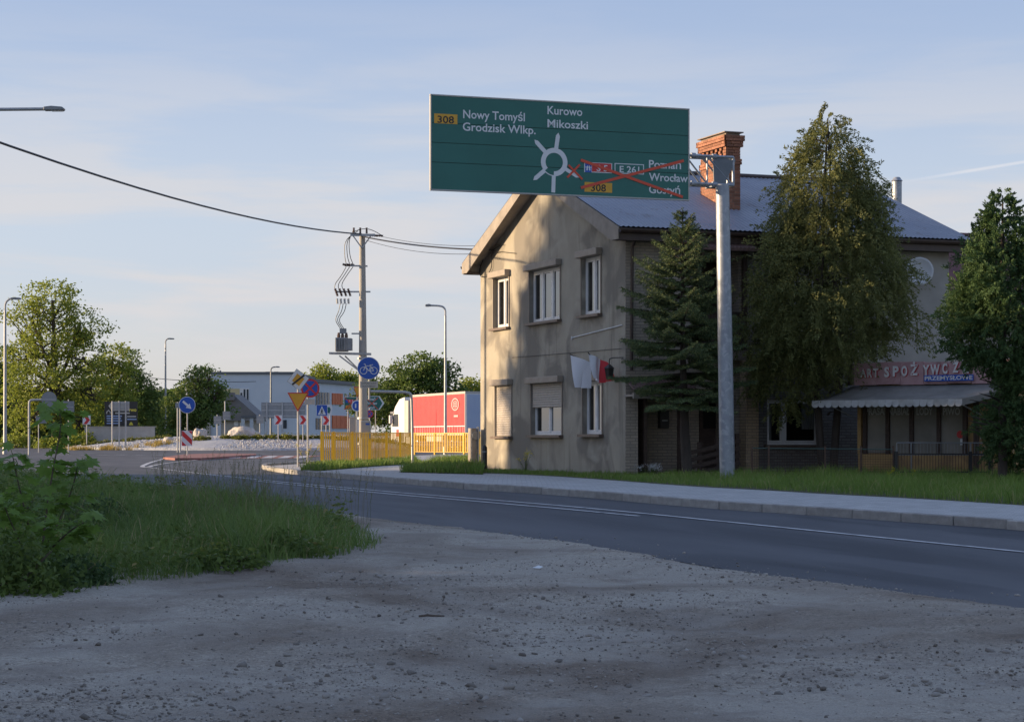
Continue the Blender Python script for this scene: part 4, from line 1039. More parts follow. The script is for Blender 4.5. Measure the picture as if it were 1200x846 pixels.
# roundabout diagram
cxp, czp = S(649.4, 190.2); ro, ri = 16.6/F*43, 10.8/F*43
b = MB(); n = 44; a0, a1 = math.radians(-92), math.radians(222)
for k in range(n):
    p, q = a0+(a1-a0)*k/n, a0+(a1-a0)*(k+1)/n
    b.poly([(cxp+ri*math.cos(p), YB-.004, czp+ri*math.sin(p)), (cxp+ro*math.cos(p), YB-.004, czp+ro*math.sin(p)), (cxp+ro*math.cos(q), YB-.004, czp+ro*math.sin(q)), (cxp+ri*math.cos(q), YB-.004, czp+ri*math.sin(q))])
for k in range(8):
    p, q = math.radians(222)+math.radians(46)*k/8, math.radians(222)+math.radians(46)*(k+1)/8; rr_ = ro*.93
    b.poly([(cxp+rr_*math.cos(p), YB-.004, czp+rr_*math.sin(p)), (cxp+ro*math.cos(p), YB-.004, czp+ro*math.sin(p)), (cxp+ro*math.cos(q), YB-.004, czp+ro*math.sin(q)), (cxp+rr_*math.cos(q), YB-.004, czp+rr_*math.sin(q))])
def arm(px, py, w=5.0, point=True, sx=None):
    tx, tz = S(px, py); d = Vector((tx-cxp, tz-czp)); L_ = d.length; d.normalize(); n_ = Vector((-d.y, d.x))*w/F*43/2; c = Vector((cxp, czp))
    pts = [c+d*(ro*.93)-n_, c+d*(L_-(.07 if point else 0))-n_]+([c+d*L_] if point else [])+[c+d*(L_-(.07 if point else 0))+n_, c+d*(ro*.93)+n_]
    b.poly([(p.x, YB-.0045, p.y) for p in pts])
arm(654.3, 155.8); arm(626.2, 164); arm(624.8, 211.4); arm(648.2, 225.8, 4.8, False); arm(679, 208.4, 4.4)
b.build('roundabout_symbol', M['signwhite'], gan, fixn=False)
def tape(xa, ya, xb, yb, w=3.3, y=-.012):
    p = Vector(S(xa, ya)); q = Vector(S(xb, yb)); d = (q-p).normalized(); n_ = Vector((-d.y, d.x))*w/F*43/2
    MB().prism([tuple(p-n_), tuple(q-n_), tuple(q+n_), tuple(p+n_)], YB+y-.001, YB+y).build('red_tape', M['redtape'], gan)
tape(680.7, 220.2, 801, 188.6); tape(680.3, 187.8, 799.9, 231.2, y=-.014); tape(664.6, 208.2, 679.2, 193.2, 2.4); tape(666, 193.8, 682.3, 210.5, 2.4, -.014)
# post
PT = at(846, 217, 44.25); ptx = (PT.x-PB.x); ptz = PT.z-.1
MB().tube([(0, 0, 0), (ptx*.5/ math.cos(0), 0, ptz*.5), (ptx, 0, ptz)], [.168, .158, .146], 24).build('post', M['galv'], gan, True)
b = MB(); b.box(-.26, .26, -.26, .26, -.08, .03)
for k in range(8):
    a = math.pi/4*k+.2; b.box(.215*math.cos(a)-.02, .215*math.cos(a)+.02, .215*math.sin(a)-.02, .215*math.sin(a)+.02, .03, .08)
b.build('base_plate', M['galvd'], gan)
# box truss carrying the board
xr = S(869.5, 200, gy0-.3)[0]; zt_, zb_ = ptz+.62, ptz+.02; xl = u0+.5
ch = MB(); yf, yr = -.42, .42
yf = max(yf, YB+.1)
for yy_ in (yf, yr):
    for zz_ in (zt_, zb_): ch.tube([(xl, yy_, zz_), (xr, yy_, zz_)], .034, 8)
    ch.tube([(xr, yy_, zb_), (xr, yy_, zt_)], .03, 8)
for zz_ in (zt_, zb_): ch.tube([(xr, yf, zz_), (xr, yr, zz_)], .03, 8)
ch.build('truss_chords', M['galv'], gan, True)
k = 0; x = xr-.2; up = True
nodes = list(np.arange(xr-.62, xl, -.52))
for i_, xa in enumerate(nodes[:-1]):
    xb = nodes[i_+1]; za, zb2 = (zt_, zb_) if i_ % 2 else (zb_, zt_)
    for yy_ in (yf, yr):
        MB().tube([(xa, yy_, za), (xb, yy_, zb2)], .02, 6).build('diagonal', M['galv'], gan, True)
    MB().tube([(xa, yf, zb_), (xa, yr, zb_)], .018, 6).build('cross_brace', M['galv'], gan, True)
    if i_ < 4: MB().tube([(xa, yf, zb_), (xa, yf, zt_)], .022, 6).build('strut', M['galv'], gan, True)
for yy_ in (yf, yr): MB().tube([(xr-.62, yy_, zt_), (xr-.04, yy_, zb_+.02)], .022, 6).build('diagonal', M['galv'], gan, True)
b = MB(); b.prism([(-.14+ptx, zb_+.0), (.12+ptx, zb_), (.16+ptx, zb_+.12), (.38+ptx, zt_-.05), (-.16+ptx, zt_-.03)], .12, .15)
M['gusset'] = pm('gusset_steel', (.13, .15, .17), (.17, .19, .21), 5, .6, metal=.2); b.build('gusset_plate', M['gusset'], gan)
MB().box(ptx-.2, ptx+.2, yf-.03, yr+.03, zb_-.06, zb_-.036).build('head_plate', M['galv'], gan)
for xx_ in (xr-.95, xr-.45):
    for zz_ in (zt_, zb_):
        MB().tube([(xx_-.05, yf, zz_), (xx_+.05, yf, zz_)], .06, 10).build('flange', M['galv'], gan, True)
for xx_ in np.linspace(u0+.6, u1-.4, 5):
    MB().box(xx_-.03, xx_+.03, YB+.05, yf+.02 if yf > YB+.06 else YB+.1, v0+.1, v1-.1).build('mounting_rail', M['galvd'], gan)
# ------------------------------------------------------------------ vegetation makers
def leaf_quads(C, u, v, su, sv):
    """rhombic leaves: centre C, long axis u*su, cross axis v*sv"""
    n = len(C); V = np.empty((n, 4, 3))
    V[:, 0] = C-u*su[:, None]; V[:, 1] = C+v*sv[:, None]; V[:, 2] = C+u*su[:, None]; V[:, 3] = C-v*sv[:, None]
    return V.reshape(-1, 3), np.arange(n*4).reshape(n, 4)
def unit(a): return a/np.maximum(np.linalg.norm(a, axis=-1, keepdims=True), 1e-9)
def rand_frame(r, n, flat=0.0):
    u = unit(r.normal(size=(n, 3))*np.array([1, 1, 1-flat*.7])); w = unit(r.normal(size=(n, 3))); v = unit(np.cross(u, w)); return u, v
def broadleaf(name, label, loc, h, lobes, nclump, nleaf, ls, leafmat, barkmat, seed, trunk_r=.2, trunk_h=.3, spread=.5, group=None, cat='tree', branches=True, bent=0.0, flat=.3):
    """lobes: list of (x, y, z, rx, rz) in local metres; leaves in clumps on the lobes' outer shells"""
    r = np.random.default_rng(seed); rs = random.Random(seed)
    t = thing(name, label, cat, loc, rs.uniform(0, 6) if False else 0, group)
    tot = sum(l[3]**2*l[4] for l in lobes); CC = []
    b = MB(); top = Vector((bent, 0, h*trunk_h))
    b.tube([(0, 0, -.2), (bent*.3, 0, h*trunk_h*.5), top], [trunk_r*1.25, trunk_r, trunk_r*.8], 9)
    for (lx, ly, lz, rx, rz) in lobes:
        k = max(3, int(nclump*rx**2*rz/tot))
        d = unit(r.normal(size=(k, 3))); rad = r.uniform(.35, 1.0, k)**.45*(1+r.normal(0, .12, k))
        c = np.array([lx, ly, lz])+d*rad[:, None]*np.array([rx, rx, rz]); CC.append(c)
        if branches:
            L0 = Vector((lx, ly, lz)); mid = top.lerp(L0, .5)+Vector((rs.uniform(-.2, .2)*rx, rs.uniform(-.2, .2)*rx, -.05*h))
            b.tube(smooth_line([top*.92, mid, L0], 1), [trunk_r*.5, trunk_r*.42, trunk_r*.34, trunk_r*.27, trunk_r*.2, trunk_r*.12][:6] if False else trunk_r*.34, 6)
            for q in c[:min(k, 12)]:
                qv = Vector(q); s0 = mid.lerp(L0, rs.uniform(.2, 1.0)); b.tube([s0, s0.lerp(qv, .55)+Vector((0, 0, -.03*h)), qv], [trunk_r*.2, trunk_r*.13, trunk_r*.05], 5)
    b.build('trunk', barkmat, t, True, fixn=False)
    CC = np.concatenate(CC); n = len(CC)*nleaf
    c = np.repeat(CC, nleaf, 0)+r.normal(size=(n, 3))*spread*np.array([1, 1, .62])
    u, v = rand_frame(r, n, flat); s = ls*r.uniform(.6, 1.25, n)
    V, Fa = leaf_quads(c, u, v, s, s*.58)
    np_mesh('crown', V, Fa, leafmat, t)
    return t
def bush(name, label, loc, rx, rz, nleaf, ls, leafmat, seed, cat='shrub', group=None, stems=6, aspect=.58):
    r = np.random.default_rng(seed); rs = random.Random(seed); t = thing(name, label, cat, loc, 0, group)
    d = unit(r.normal(size=(nleaf, 3))*np.array([1, 1, .9])); d[:, 2] = np.abs(d[:, 2])
    lump = 1+.25*np.sin(d[:, 0]*5+seed)*np.cos(d[:, 1]*6+seed*2)
    rad = r.uniform(.25, 1, nleaf)**.5*lump
    c = d*rad[:, None]*np.array([rx, rx, rz]); c[:, 2] += .04
    u, v = rand_frame(r, nleaf, .2); s = ls*r.uniform(.6, 1.3, nleaf); V, Fa = leaf_quads(c, u, v, s, s*aspect)
    np_mesh('foliage', V, Fa, leafmat, t)
    b = MB()
    for k in range(stems):
        a = rs.uniform(0, 6.28); b.tube([(0, 0, -.02), (rx*.3*math.cos(a), rx*.3*math.sin(a), rz*.4), (rx*.7*math.cos(a), rx*.7*math.sin(a), rz*.8)], [ls*.25, ls*.2, ls*.1], 4)
    b.build('stems', M['bark'], t, fixn=False)
    return t
M['l_sun'] = leafm('leaf_sunlit', (.15, .20, .03), (.30, .34, .06), None, .5, .35)  # sunlit yellow-green put into the leaf colour
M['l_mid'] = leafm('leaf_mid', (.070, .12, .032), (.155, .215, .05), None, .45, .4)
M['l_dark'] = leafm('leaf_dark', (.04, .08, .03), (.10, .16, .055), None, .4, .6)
M['l_maple'] = leafm('leaf_maple', (.12, .225, .042), (.22, .33, .07), (.33, .31, .09), .5, 1.5, .5)
M['l_thuja'] = leafm('cypress_spray', (.095, .118, .042), (.255, .26, .09), None, .42, 1.6, .7)
M['l_thujag'] = leafm('arborvitae_spray', (.045, .09, .035), (.125, .20, .07), None, .35, 1.6, .7)
M['l_spruce'] = leafm('spruce_needles', (.055, .095, .05), (.18, .23, .09), (.32, .34, .12), .2, 2.2, .6)
M['l_lime'] = leafm('shrub_lime', (.12, .14, .02), (.22, .22, .03), None, .35, 2)

# ------------------------------------------------------------------ tall feathery cypress by the kiosk
def conifer_cone(name, label, loc, h, prof, ntuft, nper, leafmat, seed, droop=.5, zlo=.15, trunks=((0, 0),), ls=.05, lump=.22, sprl=.32, leanx=0.0, xoff=None, flatb=.33, nb=170, sa=.20, st=.020):
    """prof(t): crown radius at height fraction t; each tuft is a drooping spray of small scale leaves"""
    r = np.random.default_rng(seed); t = thing(name, label, 'tree', loc)
    b = MB()
    for (dx, dy) in trunks:
        b.tube([(dx*.4, dy, -.1), (dx, dy, h*.28), (dx*.5, dy*.5, h*.6), (0, 0, h*.96)], [.10, .085, .06, .012], 9)
    rs = random.Random(seed)
    for k in range(46):
        tt = rs.uniform(.16, .9); a = rs.uniform(0, 6.283); R = prof(tt)*.75; z0 = h*tt
        b.tube([(0, 0, z0-.1*R), (R*.5*math.cos(a), R*.5*math.sin(a), z0+.05), (R*math.cos(a), R*math.sin(a), z0+.18*R)], [.03, .02, .006], 5)
    b.build('trunk', M['barkd'], t, True, fixn=False)
    bt = r.uniform(zlo, 1.0, nb*5); bR = np.array([prof(q) for q in bt]); kb_ = r.random(nb*5) < (bR/bR.max())*.85+.18
    bt, bR = bt[kb_][:nb], bR[kb_][:nb]; ba = r.uniform(0, 2*np.pi, len(bt)); bl_ = r.uniform(1-lump, 1+lump*.45, len(bt))
    w_ = bR+.15; bi = r.choice(len(bt), ntuft, p=w_/w_.sum()); n = ntuft                    # tufts gather on boughs, gaps stay between
    f_ = r.uniform(.08, 1.0, n)**flatb
    tt = np.clip(bt[bi]+r.normal(0, st, n)+.035*(f_-.6), zlo*.97, 1.0); R = np.array([prof(q) for q in tt]); a = ba[bi]+r.normal(0, sa, n)/np.maximum(f_, .3)
    rad = R*bl_[bi]*f_
    c = np.stack([rad*np.cos(a)+(np.array([xoff(q) for q in tt]) if xoff else 0), rad*np.sin(a), h*tt], 1)
    outd = np.stack([np.cos(a), np.sin(a), np.zeros(n)], 1)
    dirs = unit(outd*r.uniform(.3, 1.0, (n, 1))+np.array([0, 0, 1.0])*r.uniform(-1.0-droop, .9-droop, (n, 1))+r.normal(0, .35, (n, 3)))
    L_ = sprl*r.uniform(.6, 1.35, n)*np.clip(R/.9+.25, .4, 1.1)
    m_ = n*nper; ci = np.repeat(np.arange(n), nper); s_ = r.random(m_)
    side = unit(np.cross(dirs, unit(r.normal(size=(n, 3)))))
    lat = r.uniform(-1, 1, m_)*(1-s_*.75)*.34
    p = c[ci]+dirs[ci]*(s_*L_[ci])[:, None]+side[ci]*(lat*L_[ci])[:, None]+r.normal(0, .012, (m_, 3))
    p[:, 2] -= .22*(s_**2)*L_[ci]*droop*2
    u = unit(dirs[ci]+side[ci]*np.sign(lat)[:, None]*.8+r.normal(0, .35, (m_, 3))); v = unit(np.cross(u, r.normal(size=(m_, 3)))); sz = ls*r.uniform(.6, 1.3, m_)
    V, Fa = leaf_quads(p, u, v, sz, sz*.34)
    np_mesh('crown', V, Fa, leafmat, t)
    return t
def prof_from(pts):
    a = np.array(pts, float); return lambda t: float(np.interp(t, a[:, 0], a[:, 1]))
big = at(970, 556, 47.5); BH = (at(0, 121, 47.5).z-.1)
bp = lambda y: (at(0, y, 47.5).z-.1)/BH
kx = 47.5/F
conifer_cone('cypress_tree', 'tall feathery olive green cypress between the house and the kiosk', (big.x, big.y, .1), BH,
    prof_from([(bp(490), 10*kx), (bp(470), 24*kx), (bp(448), 34*kx), (bp(430), 46*kx), (bp(415), 72*kx), (bp(398), 102*kx), (bp(340), 90*kx), (bp(290), 76*kx), (bp(240), 62*kx), (bp(190), 44*kx), (bp(150), 24*kx), (bp(128), 9*kx), (1.0, .02)]),
    3000, 60, M['l_thuja'], 3, droop=.7, zlo=bp(488), trunks=((-.28, 0), (.3, .1)), ls=.038, sprl=.52, lump=.38, nb=190, xoff=prof_from([(bp(490), -50*kx), (bp(448), -52*kx), (bp(430), -46*kx), (bp(415), -20*kx), (bp(400), 2*kx), (bp(300), 4*kx), (1, 0)]))
rt = at(1168, 556, 41.3); RH = at(0, 212, 41.3).z-.05; rp = lambda y: (at(0, y, 41.3).z-.05)/RH; kr = 41.3/F
conifer_cone('arborvitae_tree', 'dense dark green arborvitae at the right edge covering the shop sign', (rt.x+.12, rt.y, .0), RH,
    prof_from([(rp(556), 22*kr), (rp(525), 44*kr), (rp(490), 58*kr), (rp(455), 44*kr), (rp(434), 44*kr), (rp(420), 56*kr), (rp(404), 64*kr), (rp(370), 68*kr), (rp(335), 62*kr), (rp(300), 48*kr), (rp(262), 31*kr), (rp(235), 16*kr), (1.0, .02)]),
    3300, 60, M['l_thujag'], 7, droop=.12, zlo=rp(550), ls=.034, sprl=.30, lump=.34, nb=260, xoff=prof_from([(rp(556), 40*kr), (rp(525), 36*kr), (rp(490), 28*kr), (rp(455), 36*kr), (rp(434), 34*kr), (rp(420), 20*kr), (rp(400), 4*kr), (1, 0)]))

# ------------------------------------------------------------------ spruce in front of the porch
def spruce(name, label, loc, h, z0, prof, seed):
    r = np.random.default_rng(seed); rs = random.Random(seed); t = thing(name, label, 'tree', loc)
    tr = MB(); tr.tube([(.12, 0, -.1), (.05, 0, 1.0), (0, 0, h*.5), (0, 0, h)], [.13, .11, .06, .008], 10)
    seg = []                                                # twig segments carrying needles: (p, q)
    z = z0
    while z < h-.05:
        f = z/h; R = prof(f); nb = 6 if f < .8 else 5; a0 = rs.uniform(0, 6.28)
        for k in range(nb):
            if rs.random() < .2: continue
            a = a0+6.283*k/nb+rs.uniform(-.45, .45); L_ = R*rs.uniform(.55, 1.25)
            dz = .55*(f-.35)*L_*1.3-.05*L_+rs.uniform(-.16, .12)*L_; dirv = Vector((math.cos(a), math.sin(a), 0))
            pts = [Vector((0, 0, z))+dirv*(L_*q)+Vector((0, 0, dz*q+(.10*L_*(q*q)*(1 if f > .3 else -.2)))) for q in (0, .25, .5, .75, 1)]
            tr.tube(pts, [.022*(1-.9*q)+.003 for q in (0, .25, .5, .75, 1)], 5, False)
            side = Vector((-math.sin(a), math.cos(a), 0)); ns = max(4, int(L_*11))
            for j in range(ns):
                q = .12+.86*j/ns; ii = min(3, int(q*4)); p = pts[ii].lerp(pts[ii+1], q*4-ii); tl = L_*.46*(1.05-q)*rs.uniform(.7, 1.2)+.05
                for sgn in (-1, 1):
                    e = p+(dirv*.62+side*sgn*.8).normalized()*tl+Vector((0, 0, -.18*tl+rs.uniform(-.03, .03)))
                    seg.append((p, e))
                    for m_ in range(int(tl*9)):
                        w_ = rs.uniform(.25, .95); p2 = p.lerp(e, w_); e2 = p2+(dirv*.8+side*sgn*rs.choice((-.3, 1.0))).normalized()*tl*.38*(1.1-w_)+Vector((0, 0, -.02)); seg.append((p2, e2))
            seg.append((pts[2], pts[4]))
        z += .17 if f < .85 else .12
    seg.append((Vector((0, 0, h-.5)), Vector((0, 0, h+.05))))
    tr.build('trunk', M['barkd'], t, True, fixn=False)
    A = np.array([s[0][:] for s in seg]); B = np.array([s[1][:] for s in seg]); Ls = np.linalg.norm(B-A, axis=1); cnt = np.maximum(5, (Ls*190).astype(int))
    ci = np.repeat(np.arange(len(seg)), cnt); n = len(ci); s_ = r.random(n); d = unit(B-A)[ci]
    p = A[ci]+(B-A)[ci]*s_[:, None]; w = unit(np.cross(d, r.normal(size=(n, 3)))); u = unit(d*.75+w); ln = r.uniform(.016, .03, n)
    v = unit(np.cross(u, r.normal(size=(n, 3))))
    V, Fa = leaf_quads(p+u*ln[:, None], u, v, ln, np.full(n, .0062)); np_mesh('needles', V, Fa, M['l_spruce'], t)
    print('spruce needles', n)
    return t
sp = at(812, 556, 46.2); SH = at(0, 246, 46.2).z-.1; sy = lambda y: (at(0, y, 46.2).z-.1)/SH; ks = 46.2/F
spruce('spruce_tree', 'dark spruce with drooping branches in front of the house porch', (at(800, 0, 46.2).x, sp.y, .1), SH, at(0, 478, 46.2).z,
    prof_from([(sy(480), 62*ks), (sy(440), 76*ks), (sy(390), 74*ks), (sy(350), 60*ks), (sy(310), 46*ks), (sy(275), 27*ks), (sy(250), 6*ks), (1, .03)]), 5)

# ------------------------------------------------------------------ trees out of frame to the left, whose long shadows cover the foreground
SH_PTS = [(-46, -8, 13.2), (-43, 0, 12.8), (-45, 7, 13.4), (-42, 14, 12.8), (-45, 21, 13.4), (-42, 28, 13.2), (-44, 34.5, 13.0), (-42, 40.5, 12.8), (-44, 45.6, 12.2), (-42, 52.0, 15.4), (-43, 54.2, 13.2), (-52, 4, 13.6), (-51, 17, 13.8), (-52, 30, 13.6), (-51, 43, 13.4), (-51, 52.5, 15.8), (-50, 54.0, 15.8)]
for i_, (X, Y, H_) in enumerate(SH_PTS):
    rs = random.Random(60+i_)
    lob = [(rs.uniform(-2, 2), rs.uniform(-2.2, 2.2), H_*rs.uniform(.25, .82), rs.uniform(1.8, 2.6), rs.uniform(1.7, 2.4)) for _ in range(9)]+[(0, 0, H_*.48, 3.3, H_*.44), (0, 0, H_-1.8, 2.2, 1.8)]
    broadleaf('roadside_tree', 'tall leafy roadside tree left of the view, one of the shading row', (X, Y, 0), H_, lob, 620 if Y > 38 else 400, 40, .27, M['l_mid'], M['bark'], 60+i_, .26, .28, .5, 'row of roadside trees left of the view')
# ------------------------------------------------------------------ trees seen behind the roundabout
def px_tree(name, label, px, Y, ytop, lobes_px, nclump, nleaf, lspx, lm, seed, **kw):
    """lobes given in photo pixels (x, y, rx, ry) at distance Y"""
    k = Y/F; rs = random.Random(seed); z0 = 0.0
    lobes = [((x-px)*k, rs.uniform(-.5, .5)*rx*k*1.2, HC-(y-HY)*k, rx*k, ry*k) for (x, y, rx, ry) in lobes_px]
    H_ = HC-(ytop-HY)*k
    return broadleaf(name, label, ((px-CX)*k, Y, z0), H_, lobes, nclump, nleaf, lspx*k, lm, M['barkd'], seed, spread=kw.pop('spread', 5)*k, **kw)
px_tree('lime_tree', 'large sunlit yellow green tree at the far left behind the roundabout', 67, 176, 330,
    [(62, 352, 34, 24), (36, 372, 30, 24), (90, 380, 30, 26), (62, 400, 40, 30), (30, 420, 28, 26), (98, 418, 28, 24), (58, 448, 46, 28), (108, 455, 22, 22), (26, 470, 26, 24), (75, 480, 36, 18), (40, 492, 34, 14), (96, 494, 30, 13)], 560, 34, 1.9, M['l_sun'], 11, trunk_r=.42, trunk_h=.42, spread=5.5)
px_tree('lime_tree', 'smaller pale green tree right of the large sunlit tree', 128, 186, 402,
    [(132, 418, 17, 15), (118, 436, 20, 18), (140, 444, 18, 20), (112, 462, 24, 20), (140, 474, 20, 20), (120, 492, 28, 14)], 260, 34, 1.8, M['l_sun'], 12, trunk_r=.26, trunk_h=.4, spread=5)
px_tree('ash_tree', 'upright dark green tree behind the black billboard', 152, 196, 406,
    [(152, 422, 12, 16), (150, 446, 20, 18), (165, 460, 18, 16), (176, 474, 16, 18), (150, 480, 24, 20), (172, 494, 22, 14)], 260, 34, 1.8, M['l_mid'], 13, trunk_r=.26, trunk_h=.4, spread=5)
px_tree('walnut_tree', 'spiky branched green tree in front of the white hall', 236, 178, 428,
    [(232, 444, 12, 14), (246, 440, 9, 13), (222, 462, 18, 16), (244, 464, 18, 18), (258, 452, 8, 8), (230, 484, 26, 18), (262, 478, 14, 8), (205, 480, 16, 18), (212, 498, 20, 12)], 300, 30, 2.0, M['l_mid'], 14, trunk_r=.22, trunk_h=.35, spread=4.5)
px_tree('dark_tree', 'dark leaved tree cut by the left edge of the view', -4, 190, 398,
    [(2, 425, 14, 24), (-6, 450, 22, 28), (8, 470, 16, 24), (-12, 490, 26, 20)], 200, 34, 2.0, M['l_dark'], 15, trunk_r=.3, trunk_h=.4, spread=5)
px_tree('bushy_tree', 'rounded green tree behind the lorry trailer', 492, 196, 414,
    [(490, 430, 24, 16), (470, 444, 22, 18), (512, 440, 24, 18), (490, 456, 36, 20), (455, 466, 18, 20), (530, 460, 20, 16), (540, 474, 24, 16), (470, 482, 30, 18)], 400, 34, 2.0, M['l_mid'], 16, trunk_r=.3, trunk_h=.35, spread=5)
px_tree('bushy_tree', 'sunlit tree top between the lorry and the house', 552, 205, 440,
    [(552, 452, 14, 10), (566, 456, 14, 12), (545, 470, 22, 14), (572, 474, 22, 14)], 160, 34, 1.9, M['l_sun'], 17, trunk_r=.22, trunk_h=.4, spread=4.5)
px_tree('bushy_tree', 'leafy tree directly behind the utility pole', 428, 200, 440,
    [(432, 455, 14, 13), (448, 462, 14, 15), (425, 474, 16, 14), (446, 484, 20, 16)], 180, 34, 1.9, M['l_mid'], 18, trunk_r=.22, trunk_h=.4, spread=4.5)
px_tree('hall_tree', 'pale tree top rising behind the hall roof, left one', 378, 262, 425,
    [(378, 440, 14, 12), (366, 450, 14, 12), (386, 452, 14, 12)], 120, 30, 1.8, M['l_sun'], 19, trunk_r=.25, trunk_h=.5, spread=4.5)
px_tree('hall_tree', 'pale tree top rising behind the hall roof, right one', 406, 266, 432,
    [(405, 445, 12, 10), (396, 452, 12, 10), (414, 452, 12, 10)], 110, 30, 1.8, M['l_sun'], 20, trunk_r=.25, trunk_h=.5, spread=4.5)
# hedge-like scrub at the foot of the far trees
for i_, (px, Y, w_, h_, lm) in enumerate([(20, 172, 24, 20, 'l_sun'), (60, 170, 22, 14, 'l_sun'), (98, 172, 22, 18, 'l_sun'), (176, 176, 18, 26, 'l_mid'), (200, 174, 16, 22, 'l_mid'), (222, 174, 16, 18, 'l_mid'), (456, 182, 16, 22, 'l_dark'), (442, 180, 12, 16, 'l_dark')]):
    k = Y/F
    bush('understorey_bush', ['yellow green bush under the big tree, far left', 'low yellow green bush below the big tree trunk', 'yellow green bush beside the billboard', 'green bush right of the billboard', 'green bush behind the slim lamp post', 'green bush left of the boulder', 'dark bush in front of the lorry cab', 'low dark bush left of the lorry cab'][i_], ((px-CX)*k, Y, 0), w_*k, h_*k, 900, 2.0*k, M[lm], 80+i_, 'bush', 'bushes behind the roundabout')

# low distant wood closing the horizon on the left
rw = np.random.default_rng(99); nw_ = 26000; wx = rw.uniform(-130, -48, nw_); hw_ = 5.5+5.5*fbm(wx*.12, wx*0+3, 5); wz = hw_*rw.random(nw_)**.7; wy = 330+rw.uniform(-6, 6, nw_)
u_, v_ = rand_frame(rw, nw_); sw_ = rw.uniform(.35, .8, nw_); Vw, Fw = leaf_quads(np.stack([wx, wy, wz], 1), u_, v_, sw_, sw_*.6)
tag(np_mesh('distant_wood', Vw, Fw, M['l_mid']), 'low distant wood on the horizon behind the left trees', 'wood', kind='stuff')
# ------------------------------------------------------------------ left foreground: maple sapling with single leaves, dark undergrowth
def maple_leaf_mesh():
    o = [(0, -.5), (.06, -.18), (.34, -.30), (.30, -.10), (.55, .02), (.34, .10), (.36, .34), (.15, .24), (0, .58), (-.15, .24), (-.36, .34), (-.34, .10), (-.55, .02), (-.30, -.10), (-.34, -.30), (-.06, -.18)]
    mb = MB(); c = (0, .0, .03)
    for a, b in zip(o, o[1:]+o[:1]): mb.poly([c, (a[0], a[1], -.10*abs(a[0])), (b[0], b[1], -.10*abs(b[0]))])
    return mb
me_leaf = maple_leaf_mesh().mesh('leaf'); me_leaf.materials.append(M['l_maple'])
bmx = bmesh.new(); bmx.from_mesh(me_leaf); bmesh.ops.remove_doubles(bmx, verts=bmx.verts, dist=1e-5); bmx.to_mesh(me_leaf); bmx.free()
def sapling(name, label, base, stems, nleaf, seed, size):
    rs = random.Random(seed); t = thing(name, label, 'sapling', base); B0 = Vector(base)
    for st_ in stems:
        pts = smooth_line([Vector(p) for p in st_]); n_ = len(pts)
        MB().tube(pts, [.014*(1-.8*i/n_) for i in range(n_)], 6).build('stem', M['bark'], t, True)
        for k in range(nleaf):
            f = .12+.88*(k/nleaf); p = pts[min(n_-1, int(f*(n_-1)))]
            a = rs.uniform(0, 6.283); rr_ = rs.uniform(.06, .36)*(1.15-f*.5)
            q = p+Vector((math.cos(a)*rr_, math.sin(a)*rr_*.8, rs.uniform(-.08, .10)))
            o = link('leaf', me_leaf, None, t, q, (rs.uniform(-.9, .4), rs.uniform(-.6, .6), a-math.pi/2+rs.uniform(-.5, .5))); s_ = size*rs.uniform(.6, 1.25); o.scale = (s_, s_, s_)
            if k % 3 == 0: MB().tube([p, p.lerp(q, .5)+Vector((0, 0, .03)), q], .0035, 4, False).build('petiole', M['l_maple'], t)
SY = 20.5; sb = Vector(at(45, 690, SY)); sb.z = float(zg(SY))
def sp_(px, py, dy=0.0): 
    p = at(px, py, SY+dy); return (p.x-sb.x, p.y-sb.y, p.z-sb.z)
sapling('maple_sapling', 'young maple sapling with broad leaves at the left edge', sb,
    [[(0, 0, 0), sp_(52, 620), sp_(60, 560, .2), sp_(72, 500, .2), sp_(70, 484, .1)], [(0, 0, .1), sp_(35, 620, -.3), sp_(22, 570, -.4), sp_(14, 530, -.5)], [(.0, 0, .2), sp_(70, 610, .3), sp_(86, 570, .4), sp_(92, 540, .4)], [(0, 0, .1), sp_(10, 640, .1), sp_(-14, 580, .1)], [(0, 0, .2), sp_(62, 640, -.3), sp_(84, 620, -.5), sp_(98, 612, -.5)], [(0, 0, .2), sp_(30, 650, -.5), sp_(12, 610, -.7), sp_(4, 590, -.7)]], 58, 9, .19)
# undergrowth below it
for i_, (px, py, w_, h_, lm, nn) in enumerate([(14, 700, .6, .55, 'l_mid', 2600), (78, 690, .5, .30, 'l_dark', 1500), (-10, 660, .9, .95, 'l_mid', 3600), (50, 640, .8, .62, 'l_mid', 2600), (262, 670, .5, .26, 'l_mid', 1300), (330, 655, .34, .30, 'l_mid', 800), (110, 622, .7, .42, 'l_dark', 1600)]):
    p = G(px, py); bush('undergrowth_bush', ['dark leafy bush at the bottom left corner', 'low dark bush beside the gravel, below the sapling', 'green bush at the left edge behind the sapling', 'green bush around the foot of the sapling', 'low broad leaved weed clump in the grass edge', 'small weed clump near the gravel tip of the grass', 'dark weed clump half hidden in the tall grass'][i_], p, w_, h_, nn, .036, M[lm], 120+i_, 'bush', aspect=.5)
